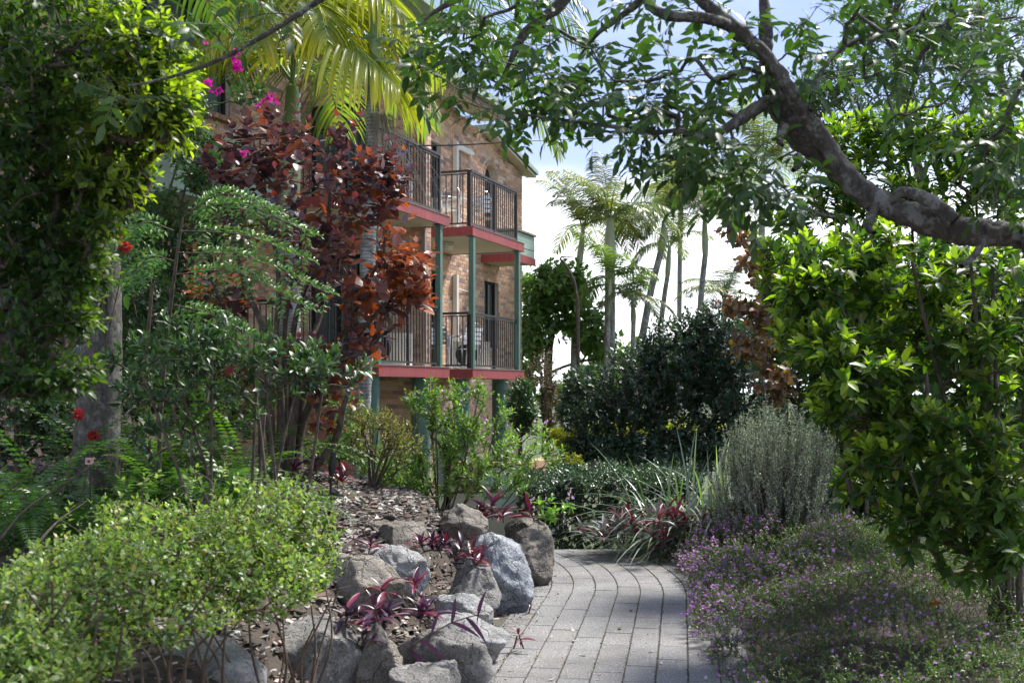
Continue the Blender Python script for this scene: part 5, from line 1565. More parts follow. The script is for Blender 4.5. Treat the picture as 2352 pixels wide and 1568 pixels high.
# creeper and bougainvillea on the building's left
def creeper():
    base = on_ground(390, 13.2)
    roots = [[on_ground(330 + 60 * k, 13.4, -.05), at(340 + 50 * k, 800, 13.3), at(360 + 40 * k, 560, 13.2), at(420 + 30 * k, 330, 13.0)] for k in range(4)]
    blobs = [(330, 650, 13.2, 110, 170, .8, 7), (420, 560, 13.2, 100, 110, .7, 4), (390, 760, 13.2, 120, 110, .8, 5.5), (480, 720, 13.2, 70, 110, .5, 2.5), (450, 360, 12.8, 60, 90, .4, 2.2), (500, 410, 12.8, 70, 60, .4, 1.5), (440, 220, 12.6, 45, 70, .3, 1.0), (570, 210, 12.4, 60, 45, .25, .5), (330, 470, 13, 80, 80, .5, 2), (540, 530, 13.4, 60, 60, .4, .8)]
    leaf = dict(mat='leaf_gloss', L=.075, W=.05, n=8, twig=.2, cols=[(.06, .13, .045), (.085, .17, .05), (.05, .105, .05)], tilt=1.2, up=.6, droop=.25, jit=.4)
    t, P, T = bush("flowering_creeper", "tangled creeper with magenta flowers climbing in front of the left brick wall", "climber", base, roots, blobs, 1500, leaf, parts=60, rmax=.015, root_r=(.02, .012), tpl=TPL8, dup=.1)
    for (x, y, k) in ((492, 205, 3), (478, 100, 1), (545, 145, 3), (548, 165, 2), (617, 225, 3), (605, 232, 1), (600, 240, 1), (543, 470, 2), (578, 350, 2), (535, 512, 1), (470, 78, 1), (540, 120, 1), (560, 355, 1)):
        c = np.array(at(x, y, 12.2)[:])
        for q in range(k):
            n = 7
            pos = c + RNG.normal(0, .030, 3) + RNG.normal(0, .008, (n, 3)); D = norm(RNG.normal(0, 1, (n, 3)) + np.array([0, -.5, .2])); N = norm(RNG.normal(0, 1, (n, 3)) + np.array([0, -1.2, 0]))
            V, bl, cc = leaves_np(pos, D, N, np.full(n, .055), np.full(n, .045), pick_cols(n, [(.55, .015, .33)], None, .1), TPL4)
            link("flower", mesh_np("flower", V, bl, M['petal'], cc), t)
creeper()

def red_blossoms():
    for i, (x, y, Y, wh) in enumerate(((268, 538, 7.0, "upper cluster beside the palm trunk"), (288, 568, 7.0, "lower cluster beside the palm trunk"), (180, 952, 7.6, "cluster in the ferns at the left"), (214, 1000, 7.8, "cluster low in the ferns by the plant tag"))):
        c = at(x, y, Y); g = on_ground(x - 30, Y)
        t = empty("red_flower_head", tuple(c), f"round red flower {wh}", "flower", "red flower heads at the left")
        mb = MB(); mb.tube([c, c + Vector((-.06, .05, -.25)), c + Vector((-.16, .1, -.6))], .004, 5); mb.build("stalk", M['bark_twig'], t)
        n = 110; d = norm(RNG.normal(size=(n, 3)) + np.array([0, 0, .2])); P = np.array(c[:]) + d * np.array([.036, .036, .028]) * RNG.uniform(.2, 1, (n, 1))
        V, bl, cc = leaves_np(P, norm(d + RNG.normal(0, .4, d.shape)), norm(np.cross(d, RNG.normal(size=d.shape))), np.full(n, .022), np.full(n, .014), pick_cols(n, [(.30, .03, .028)], None, .2), TPL4)
        o = link("petals", mesh_np("petals", V, bl, M['petal'], cc), t)
        if i < 2:
            P = np.array(c[:]) + RNG.normal(0, .06, (7, 3)) + np.array([-.03, 0, -.1]); D = norm(RNG.normal(0, 1, (7, 3)) + np.array([0, -.4, -.2]))
            emit_leaves(t, P, D, np.tile([0, -.4, 1.0], (7, 1)), np.full(7, .11), np.full(7, .05), pick_cols(7, [(.05, .10, .03)]), TPL8, 'leaf_gloss', 7)
red_blossoms()

# ------------------------------------------------------------------ palms
def palm_frond(parent, p0, d0, length, leaflet, n=36, droop=1.2, hang=.9, width=.022, cols=((.09, .17, .05),), mat='palm', tipcol=None, as_parts=0, line=None, rr=.012, segs=4, vee=.2, name="frond"):
    m = 24
    cl = ribbon_pts(p0, d0, length, m - 1, droop) if line is None else smooth_line(line, m)
    mb = MB(); mb.tube(cl, np.linspace(rr, rr * .18, m), 6); fr = mb.build(name, M['crownshaft'], parent, smooth=True)
    u = np.linspace(.10, 1.0, n); q = u * (m - 1); i0 = np.clip(q.astype(int), 0, m - 2); f = (q - i0)[:, None]
    B = cl[i0] * (1 - f) + cl[i0 + 1] * f
    T = norm(np.gradient(cl, axis=0)); Tn = norm(T[i0] * (1 - f) + T[i0 + 1] * f)
    S = norm(np.cross(Tn, [0, 0, 1.0]) + 1e-6); Up = np.cross(S, Tn)
    PL, WL, SL, CL = [], [], [], []
    for sg in (-1, 1):
        ln = leaflet * (np.sin(np.pi * np.clip(u * .86 + .12, 0, 1)) ** .55) * RNG.uniform(.85, 1.08, n)
        d = norm(S * sg + Tn * (.45 + .5 * u[:, None]) + Up * vee + RNG.normal(0, .07, (n, 3)))
        p = B.copy(); pts = [p.copy()]
        for k in range(segs):
            d = norm(d + np.array([0, 0, -hang / segs]) * (.6 + .8 * k / segs))
            p = p + d * (ln / segs)[:, None]; pts.append(p.copy())
        PL.append(np.stack(pts, 1)); w = np.array([.55, 1, .95, .65, .04]) if segs == 4 else np.interp(np.linspace(0, 1, segs + 1), [0, .25, .6, .85, 1], [.5, 1, .9, .6, .04])
        WL.append(np.tile(w * width, (n, 1)) * RNG.uniform(.75, 1.1, (n, 1))); SL.append(norm(Tn + RNG.normal(0, .18, Tn.shape)))
        c = pick_cols(n, cols, None, .12); cc = np.repeat(c[:, None], segs + 1, 1)
        if tipcol is not None:
            tcx = np.array(tipcol) * RNG.uniform(.8, 1.15, (n, 1)); g = np.linspace(0, 1, segs + 1)[None, :, None] ** 1.1 * RNG.uniform(.5, 1.1, (n, 1, 1))
            cc = cc * (1 - np.clip(g, 0, 1)) + tcx[:, None] * np.clip(g, 0, 1)
        CL.append(cc)
    PL = np.concatenate(PL); WL = np.concatenate(WL); SL = np.concatenate(SL); CL = np.concatenate(CL)
    if as_parts:
        for k in range(len(PL)):
            V, bl = ribbons_np(PL[k:k + 1], WL[k:k + 1], SL[k:k + 1], .35)
            link("leaflet", mesh_np("leaflet", V, bl, M[mat], np.repeat(CL[k], 3, 0), smooth=True), fr)
    else:
        V, bl = ribbons_np(PL, WL, SL, .35)
        o = link("leaflets", mesh_np("leaflets", V, bl, M[mat], np.repeat(CL.reshape(-1, 3), 3, 0), smooth=True), fr); tag(o, kind='stuff')
    return fr

def near_palm():
    # crownshaft seen at 640..700, fronds arch out of the top of the picture and hang back in
    Y = 16.0
    g = on_ground(668, Y)
    t = empty("yellowing_palm", tuple(g), "palm with green crownshaft whose yellow-tipped fronds hang over the building's upper windows", "palm")
    top = at(668, 215, Y)
    p = smooth_line([g, at(662, 700, Y), at(664, 470, Y)], 30)
    mb = MB(); mb.tube(p, np.linspace(.17, .13, 30), 18); mb.build("trunk", M['bark_palm'], t, smooth=True)
    p = smooth_line([at(664, 470, Y), at(666, 380, Y), at(670, 280, Y), at(672, 200, Y)], 16)
    mb = MB(); mb.tube(p, [.132, .138, .145, .15, .15, .148, .145, .14, .135, .13, .12, .11, .10, .095, .09, .08], 18); mb.build("crownshaft", M['crownshaft'], t, smooth=True)
    c0 = np.array(at(672, 190, Y)[:])
    G = [(.20, .28, .07), (.26, .33, .07), (.16, .24, .08)]
    lines = [([(672, 190, 16), (692, 30, 15.4), (738, -10, 14.8), (790, 70, 14.4), (845, 140, 14.2), (915, 200, 14.0)], 1.45, 62, 1.5, (.85, .74, .08)),
             ([(672, 190, 16), (655, 20, 15.4), (610, -35, 14.9), (540, 0, 14.5), (475, 80, 14.3), (420, 180, 14.2)], 1.15, 52, 1.7, (.50, .50, .05)),
             ([(672, 190, 16), (715, -20, 15.6), (790, -60, 15.1), (880, -10, 14.8), (970, 90, 14.6)], 1.35, 54, 1.4, (.80, .70, .08)),
             ([(672, 190, 16), (668, 60, 15.2), (645, -15, 14.6), (612, 30, 14.1), (590, 110, 13.9)], 1.15, 46, 1.7, (.80, .66, .07)),
             ([(672, 190, 16), (690, 40, 15.2), (712, -20, 14.7), (735, 20, 14.2), (752, 90, 14.0)], 1.15, 42, 1.8, (.78, .66, .07)),
             ([(672, 190, 16), (600, 100, 15.8), (520, 90, 15.5), (440, 160, 15.2), (400, 260, 15.0)], 1.1, 40, 1.8, (.46, .46, .06)),
             ([(672, 190, 16.1), (740, 60, 16.5), (850, 20, 16.9), (960, 80, 17.2), (1020, 170, 17.4)], 1.2, 44, 1.5, (.40, .42, .06))]
    for k, (ln, lf, n, hg, tip) in enumerate(lines):
        palm_frond(t, None, None, 0, lf, n, 0, hg, .027, G, 'palm', tip, as_parts=(k < 3), rr=.026, segs=6, line=[at(*q) for q in ln], vee=.1)
    for d in ((.1, .8, .9), (-.35, .5, 1), (.6, .6, .9)):
        palm_frond(t, c0, d, 2.8, 1.2, 30, 1.9, 1.5, .028, G, 'palm', None, rr=.026)
near_palm()

def grey_palm():
    Y = 14.6
    g = on_ground(842, Y)
    t = empty("grey_trunk_palm", tuple(g), "slim pale grey palm with dead strands in front of the left balconies", "palm")
    p = smooth_line([at(828, 1000, Y), at(838, 800, Y), at(846, 560, Y), at(854, 380, Y), at(858, 200, Y)], 60)
    p = np.vstack([[g.x, g.y, g.z], p])
    r = np.concatenate([[.12], np.linspace(.110, .082, 60)]) * (1 + .035 * np.sin(np.arange(61) * 1.9))
    mb = MB(); mb.tube(p, r, 18); mb.build("trunk", M['bark_palm'], t, smooth=True)
    mb = MB(); mb.tube(smooth_line([at(858, 200, Y), at(862, 60, Y), at(866, -60, Y)], 10), np.linspace(.095, .06, 10), 14); mb.build("crownshaft", M['crownshaft'], t, smooth=True)
    c0 = np.array(at(866, -70, Y)[:])
    D_ = [(.05, .09, .04), (.06, .11, .05), (.08, .13, .05)]
    for k, (d, ln, lf, n, dr, h) in enumerate([((.8, -.3, .35), 3.0, .95, 44, 1.35, 1.3), ((.95, .3, .5), 3.1, .95, 44, 1.4, 1.2), ((-.8, -.2, .6), 2.6, .8, 34, 1.5, 1.2), ((.1, -.8, .75), 2.6, .8, 34, 1.5, 1.2), ((0, .9, .6), 2.6, .8, 30, 1.5, 1.2), ((.62, .7, .55), 3.0, .95, 40, 1.5, 1.3)]):
        palm_frond(t, c0, d, ln, lf, n, dr, h, .019, D_, 'palm', None, rr=.02)
    # the green frond hanging down beside the gable
    palm_frond(t, np.array(at(1010, -20, 13.8)[:]), (.50, .05, -.45), 2.35, .75, 52, .55, 1.1, .017, [(.09, .16, .06), (.07, .12, .06)], 'palm', (.25, .27, .07), rr=.014, segs=5)
    # dry inflorescence strands
    n = 60; c = np.array(at(880, 262, Y - .2)[:])
    P = []
    for k in range(n):
        a = c + RNG.normal(0, .03, 3) * [1.6, 1, .4]
        P.append(ribbon_pts(a, (RNG.normal(.28, .3), RNG.normal(0, .2), -1), RNG.uniform(.5, 1.35), 7, .4))
    V, f = tubes_np(np.array(P), np.tile(np.linspace(.004, .0018, 8), (n, 1)), 3)
    o = link("dead_strands", mesh_np("dead_strands", V, [f], M['chip'], pick_cols(len(V), [(.30, .27, .23)], None, .08)), t); tag(o, kind='stuff')
grey_palm()

def thick_palm():
    Y = 8.9
    g = on_ground(225, Y)
    t = empty("thick_palm_trunk", tuple(g), "thick dark ringed palm trunk with pale lichen patches rising behind the ferns at the left", "palm")
    p = smooth_line([at(222, 1010, Y), at(230, 880, Y), at(234, 740, Y), at(232, 600, Y), at(224, 480, Y), at(214, 300, Y), at(205, 60, Y), at(200, -200, Y)], 90)
    p = np.vstack([[g.x - .03, g.y, g.z - .05], p]); r = np.concatenate([[.21], np.interp(np.linspace(0, 1, 90), [0, .3, .6, 1], [.17, .145, .135, .125])])
    r = r * (1 + .03 * np.abs(np.sin(np.arange(91) * .55)) ** 8)
    mb = MB(); mb.tube(p, r, 26); mb.build("trunk", M['bark_palm_dark'], t, smooth=True)
    c0 = p[-1]
    for k in range(7):
        a = k * .9 + .4
        palm_frond(t, c0, (math.cos(a), math.sin(a), .8), 2.2, .7, 34, 1.7, 1.1, .02, [(.07, .13, .04)], 'palm', None, rr=.02)
    # old leaf scars hanging in shreds near the top of the visible trunk
    n = 26; P = []
    for k in range(n):
        a = np.array(at(RNG.uniform(195, 262), RNG.uniform(628, 660), Y - .14)[:]); P.append(ribbon_pts(a, (RNG.normal(0, .35), -.3, -1), RNG.uniform(.12, .3), 5, .5))
    V, bl = ribbons_np(np.array(P), np.tile([.012, .014, .012, .01, .006, .002], (n, 1)), norm(RNG.normal(0, 1, (n, 3)) * [1, .3, .2]))
    o = link("bark_shreds", mesh_np("bark_shreds", V, bl, M['dry'], pick_cols(len(V), [(.13, .115, .095)], None, .08)), t); tag(o, kind='stuff')
thick_palm()

def far_palm(pts, Y, r0, r1, shaft_len, crown, nf, fl, lf, label, seed, cols=((.11, .16, .08), (.15, .19, .12), (.24, .27, .20), (.20, .18, .10)), lean=(0, 0)):
    g = on_ground(pts[0][0], Y)
    t = empty("feather_palm", tuple(g), label, "palm", "feather palms standing against the pale sky")
    P = [at(x, y, Y) for x, y in pts]
    p = smooth_line([Vector((P[0].x * 1.0, Y, g.z - .1)), *P], 40)
    mb = MB(); mb.tube(p, np.linspace(r0, r1, 40) * (1 + .02 * np.sin(np.arange(40) * 2.1)), 12); mb.build("trunk", M['bark_palm'], t, smooth=True)
    e = Vector(p[-1]); c = at(crown[0], crown[1], Y)
    mb = MB(); mb.tube(smooth_line([e, e.lerp(c, .5), c], 8), [r1 * 1.02, r1 * 1.18, r1 * 1.22, r1 * 1.15, r1 * 1.05, r1 * .9, r1 * .75, r1 * .6], 12); mb.build("crownshaft", M['crownshaft_pale'], t, smooth=True)
    for k in range(nf):
        a = k * 2.4 + seed; el = .35 + 1.05 * ((k * .618 + seed) % 1)
        d = (math.cos(a) * math.cos(el), math.sin(a) * math.cos(el), math.sin(el) + .1)
        palm_frond(t, np.array(c[:]) + np.array([math.cos(a), math.sin(a), 0]) * r1 * .6, d, fl * RNG.uniform(.85, 1.1), lf, 30, 2.3 - .5 * el + RNG.uniform(-.4, .5), 1.5, .017, cols, 'palm', None, rr=.02, vee=.35)
    return t
far_palm([(1318, 930), (1319, 793), (1323, 700), (1329, 619)], 31, .11, .075, 1, (1340, 520), 16, 1.75, .6, "leftmost of the feather palms, slightly curved thin grey trunk", .3)
far_palm([(1399, 930), (1400, 800), (1401, 700), (1401, 610)], 30, .165, .13, 1, (1401, 500), 17, 1.95, .62, "thickest and most upright of the feather palms, second from the left", 1.1)
far_palm([(1468, 830), (1478, 760), (1497, 660), (1517, 582)], 32, .12, .09, 1, (1531, 495), 16, 1.85, .6, "feather palm leaning to the right, with a hanging dead sheath", 2.3)
far_palm([(1515, 830), (1518, 750), (1526, 680), (1533, 635)], 34, .09, .07, 1, (1538, 565), 10, 1.6, .5, "thin feather palm behind the leaning one", 3.1)
far_palm([(1606, 800), (1609, 700), (1614, 640), (1620, 585)], 33, .10, .08, 1, (1618, 490), 16, 1.9, .6, "rightmost of the feather palms, partly behind the bronze-leaved shrub", 4.4)
far_palm([(1453, 860), (1454, 790), (1455, 740)], 29, .07, .06, 1, (1454, 690), 8, 1.2, .42, "shortest feather palm with sparse fronds between two tall trunks", 5.2)
far_palm([(1392, 880), (1396, 800), (1398, 720)], 28.6, .05, .05, 1, (1402, 640), 9, 1.45, .5, "young feather palm with arching fronds in front of the thick upright trunk", 6.4, cols=((.12, .20, .06), (.15, .22, .07)))
far_palm([(1660, 820), (1662, 740)], 36, .09, .08, 1, (1664, 680), 11, 1.9, .6, "low feather palm seen between the bronze leaves and the dark hedge", 7.7)
far_palm([(1560, 800), (1562, 560), (1565, 470)], 37, .09, .07, 1, (1568, 430), 16, 2.0, .62, "tall distant feather palm behind the leaning one", 8.3)
far_palm([(1750, 700), (1750, 520), (1752, 420)], 30, .09, .08, 1, (1752, 370), 16, 2.0, .62, "feather palm crown showing behind the big bough", 9.9)
far_palm([(1200, 700), (1200, 300), (1180, 60)], 24, .11, .08, 1, (1176, -40), 13, 2.5, .8, "palm top whose pale fronds hang behind the upper leaves", 11.0) if False else None

# ------------------------------------------------------------------ trees and hedges beyond the bend
def simple_tree(name, label, x, Y, trunk, blobs, n, leaf, tpl=TPL4, parts=0, group=None, rmax=.1, root_r=(.12, .05), cat="tree", bark='bark_brown', up=.1, **kw):
    base = on_ground(x, Y)
    roots = [[on_ground(tr[0][0], Y, -.1)] + [at(a, b, Y + dz) for a, b, dz in tr[1:]] for tr in trunk]
    return bush(name, label, cat, base, roots, blobs, n, leaf, group, bark, parts, tpl=tpl, rmax=rmax, root_r=root_r, r_tip=.004, up=up, stem_name="trunk", **kw)
simple_tree("broadleaf_tree", "round broad-leaved tree with bright clustered leaves behind the building corner", 1262, 31, [[(1255, 0), (1258, 820, 0), (1265, 770, 0), (1240, 680, 0)], [(1262, 0), (1262, 800, 0), (1300, 740, 0), (1340, 690, .3)]],
            [(1260, 660, 31, 75, 55, 1.2, 5), (1310, 640, 31, 50, 40, .8, 1.8), (1230, 740, 31, 45, 70, .9, 2.5), (1340, 740, 31, 65, 60, 1, 3), (1380, 790, 31, 50, 40, .8, 1.5), (1290, 700, 31, 80, 40, 1, 2.5), (1220, 820, 31, 35, 50, .8, 1.2)], 620,
            dict(mat='leaf_gloss', L=.24, W=.17, n=9, twig=.25, cols=[(.12, .22, .06), (.16, .27, .08), (.09, .16, .06)], tilt=1.3, up=1.2, droop=.35))
simple_tree("dark_conifer_shrub", "dark green dense shrub against the building's far corner", 1195, 21, [[(1195, 0), (1195, 960, 0), (1195, 900, 0)]], [(1196, 930, 21, 34, 62, .5, 3), (1210, 960, 21, 26, 40, .4, 1)], 420,
            dict(mat='leaf_dark', L=.10, W=.035, n=9, twig=.2, cols=[(.035, .09, .03), (.05, .11, .035)], tilt=.8), rmax=.03, root_r=(.05, .02), cat="shrub")
simple_tree("dry_brown_shrub", "half bare brownish shrub with dry seed heads left of the tall dark hedge", 1248, 22, [[(1245, 0), (1248, 950, 0), (1240, 870, 0)], [(1255, 0), (1262, 960, 0), (1275, 880, 0)]], [(1245, 860, 22, 40, 60, .5, 2), (1268, 930, 22, 35, 60, .4, 2)], 300,
            dict(mat='dry', L=.07, W=.03, n=7, twig=.2, cols=[(.16, .13, .07), (.12, .13, .05), (.24, .15, .08)], tilt=.9), rmax=.02, root_r=(.03, .015), cat="shrub")
def bare_branch():
    t = empty("bare_branch_tree", tuple(on_ground(1330, 27)), "bare hooked branch reaching up like a bird above the broad-leaved tree", "branch")
    mb = MB(); mb.tube(smooth_line([on_ground(1325, 27), at(1328, 780, 27), at(1322, 660, 27), at(1298, 608, 27), at(1288, 596, 27), at(1292, 590, 27), at(1318, 589, 27)], 40), np.linspace(.05, .012, 40), 6); mb.build("branch", M['bark_brown'], t, smooth=True)
bare_branch()
simple_tree("golden_shrub", "yellow-leaved shrub glowing at the end of the low brick wall", 1290, 19.6, [[(1285, 0), (1288, 1060, 0), (1290, 1010, 0)]], [(1300, 1015, 20.8, 24, 22, .3, 2), (1318, 1062, 19.3, 20, 20, .3, 1), (1280, 995, 19.8, 20, 12, .2, .6)], 200,
            dict(mat='leaf_lime', L=.09, W=.05, n=8, twig=.1, cols=[(.52, .50, .05), (.42, .45, .05)], tilt=1.1), rmax=.015, root_r=(.02, .01), cat="shrub")
simple_tree("golden_hedge", "yellow-leaved hedge glimpsed through the gaps under the tall dark hedge", 1450, 25, [[(1400, 0), (1400, 990, 0), (1400, 970, 0)], [(1520, 0), (1520, 990, 0), (1520, 970, 0)]], [(1380, 985, 25, 70, 20, .5, 2), (1480, 980, 25, 70, 20, .5, 2), (1590, 975, 25, 70, 20, .5, 2)], 300,
            dict(mat='leaf_lime', L=.10, W=.06, n=8, twig=.12, cols=[(.52, .50, .05), (.40, .44, .05)], tilt=1.1), rmax=.015, root_r=(.03, .015), cat="hedge")
simple_tree("tall_dark_hedge", "tall dark glossy hedge rising to the right beyond the bend of the path", 1500, 20.5,
            [[(x, 0), (x + 5, 1010, 0), (x + 20, 930, 0), (x + 10, 860, 0)] for x in range(1330, 1740, 60)],
            [(1350, 930, 20.5, 70, 75, .7, 3), (1450, 880, 20.5, 90, 90, .8, 5), (1560, 830, 20.5, 100, 110, .8, 7), (1660, 800, 20.5, 90, 120, .8, 6), (1700, 900, 20.2, 80, 110, .7, 4), (1600, 760, 20.5, 60, 50, .5, 1.5), (1380, 1030, 20, 80, 32, .5, 1.6), (1500, 1035, 20, 90, 30, .5, 1.8), (1620, 1020, 20, 90, 42, .5, 1.8), (1330, 870, 20.5, 40, 30, .4, .5), (1500, 800, 20.5, 40, 30, .4, .6), (1480, 950, 20.4, 120, 40, .5, 1.0), (1350, 1000, 20.2, 60, 60, .6, 2), (1450, 990, 20.3, 80, 60, .6, 2), (1560, 970, 20.3, 90, 80, .6, 3), (1670, 970, 20.2, 80, 80, .6, 2.5), (1600, 1060, 19.6, 90, 45, .5, 1.6), (1500, 1065, 19.6, 80, 30, .5, 1.0)], 3300,
            dict(mat='leaf_dark', L=.105, W=.058, n=10, twig=.22, cols=[(.032, .06, .042), (.042, .08, .05), (.06, .11, .055)], tilt=1.1, up=.9), tpl=TPL4, rmax=.02, root_r=(.03, .012), cat="hedge")
def low_hedge():
    # a few shoots have outgrown the clipping
    base = on_ground(1370, 16.3)
    roots = [[on_ground(x, 16.3, -.05), at(x, 1200, 16.2), at(x + 8, 1150, 16.2)] for x in range(1215, 1560, 38)]
    P, O = [], []
    n = 5600
    # clipped block: rounded box from (1195..1560) with a flat top
    x = RNG.uniform(0, 1, n); y = RNG.uniform(0, 1, n)
    face = RNG.random(n)
    xs = 1190 + 420 * x; Y = 15.3 + 2.1 * y; top = 1.8 - (1100 - HY) * 15.5 / FP - .10 * np.clip((1290 - xs) / 100, 0, 1) + .04 * np.sin(xs / 17.0)
    zb = -1.0
    z = np.where(face < .5, top + RNG.normal(0, .03, n) + (RNG.random(n) < .03) * RNG.uniform(.05, .16, n), zb + (top - zb) * RNG.random(n) ** .8)
    Y = np.where(face < .5, Y, 15.25 + np.abs(RNG.normal(0, .10, n)))
    # rounded shoulders
    sh = np.clip(1 - np.abs(Y - 15.3) / .35, 0, 1) * (face < .5); z = z - sh * .10
    X = (xs - CX) * 15.6 / FP
    global _lh; _lh = (np.stack([X, Y, z], -1), np.stack([np.zeros(n), np.where(face < .5, -.2, -1.0), np.where(face < .5, 1.0, .2)], -1))
    leaf = dict(mat='leaf_dark', L=.050, W=.032, n=10, twig=.09, cols=[(.045, .09, .05), (.06, .12, .06), (.03, .06, .035)], tilt=1.0, up=.8, jit=.2)
    bush("clipped_low_hedge", "clipped low dark hedge with a pale glinting flat top beyond the boulders", "hedge", base, roots, [(1300, 1100, 16, 10, 10, .1)], 10, leaf, tpl=TPL4, rmax=.012, root_r=(.015, .008), extra=lambda a, b: _lh)
low_hedge()

def grey_bush():   # upright stems thick with small grey needles
    base = on_ground(1770, 12.1)
    t = empty("grey_needle_bush", tuple(base), "large rounded grey-green bush of upright needle-leaved stems right of the path", "shrub")
    n = 520; PL = []
    for k in range(n):
        a = RNG.uniform(0, 6.28); r = math.sqrt(RNG.random())
        b = np.array([base.x + math.cos(a) * r * .32, 12.1 + math.sin(a) * r * .32, 0]); b[2] = base.z - .03
        e = np.array(at(1762, 1175, 12.1)[:]) * 0
        tx = 1790 + math.cos(a) * r * 172; tY = 12.1 + math.sin(a) * r * .75
        ty = 930 + 150 * r ** 3 + RNG.uniform(-10, 80) + (r > .8) * RNG.uniform(0, 150)
        e = np.array(at(tx, ty, tY)[:])
        m = b * .45 + e * .55; m[:2] += (e[:2] - b[:2]) * RNG.uniform(-.05, .25); m += RNG.normal(0, .04, 3)
        PL.append(smooth_line([b, m, e], 9))
    PL = np.array(PL)
    twigs(t, PL, np.tile(np.linspace(.0065, .0018, 9), (n, 1)), 'bark_twig2', 4, "stems")
    q = 84
    u = np.tile(np.linspace(.42, 1.0, q)[None], (n, 1)) + RNG.normal(0, .008, (n, q)); u = np.clip(u, 0, 1)
    f = u * 8; i0 = np.clip(f.astype(int), 0, 7); w = (f - i0)[..., None]
    I = np.arange(n)[:, None]
    P = PL[I, i0] * (1 - w) + PL[I, i0 + 1] * w; T = norm(PL[I, i0 + 1] - PL[I, i0])
    D = norm(T * .75 + RNG.normal(0, .75, T.shape))
    P = P.reshape(-1, 3); D = D.reshape(-1, 3); k = len(P)
    cc = pick_cols(k, [(.27, .31, .24), (.38, .42, .34), (.19, .23, .16)], None, .15)
    V, bl, c4 = leaves_np(P, D, norm(RNG.normal(0, .6, D.shape) + np.array([0, -.3, .8])), RNG.uniform(.024, .040, k), RNG.uniform(.008, .012, k), cc, TPL2)
    o = link("needles", mesh_np("needles", V, bl, M['leaf_grey'], c4), t); tag(o, kind='stuff')
M['bark_twig2'] = bark_mat("bark_grey_twig", (.07, .06, .05), (.21, .19, .165), 30)
grey_bush()

def strap_grass(x, y, Y, n, ln, label, cols, spread, lean, seed):
    g = on_ground(x, Y)
    t = empty("strap_leaf_grass", tuple(g), label, "grass", "strap-leaf grass tufts beyond the flowers")
    rnd = np.random.default_rng(seed)
    for k in range(n):
        a = rnd.uniform(0, 6.28); el = rnd.uniform(.5, 1.4)
        d = np.array([math.cos(a) * math.cos(el) + lean, math.sin(a) * math.cos(el) - .1, math.sin(el)])
        p0 = np.array(g[:]) + rnd.normal(0, spread, 3) * np.array([1, .5, 0]) - [0, 0, .03]
        L_ = ln * rnd.uniform(.7, 1.1)
        cl = ribbon_pts(p0, d, L_, 10, rnd.uniform(1.0, 2.4))
        w = np.array([.6, .9, 1, 1, 1, .95, .9, .8, .6, .35, .05]) * .012
        side = np.cross(d, [0, 0, 1.0])
        V, bl = ribbons_np(cl[None], w[None], side[None], .25)
        cc = np.array(cols[rnd.integers(len(cols))]) * rnd.uniform(.8, 1.2)
        link("leaf", mesh_np("leaf", V, bl, M['leaf_strap'], np.tile(cc, (len(V), 1)), smooth=True), t)
M['leaf_strap'] = leaf_mat("leaf_strap", trans=.22, rough=.28, spec=.8)
strap_grass(1545, 1180, 13.0, 130, 1.25, "green strap-leaf grass tuft left of the pale arching one", [(.09, .19, .06), (.13, .24, .07), (.20, .27, .16)], .16, .0, 5)
strap_grass(1605, 1190, 12.8, 240, 1.45, "pale arching strap-leaf grass tuft against the grey bush", [(.36, .41, .35), (.46, .51, .45), (.22, .30, .2)], .2, -.22, 6)

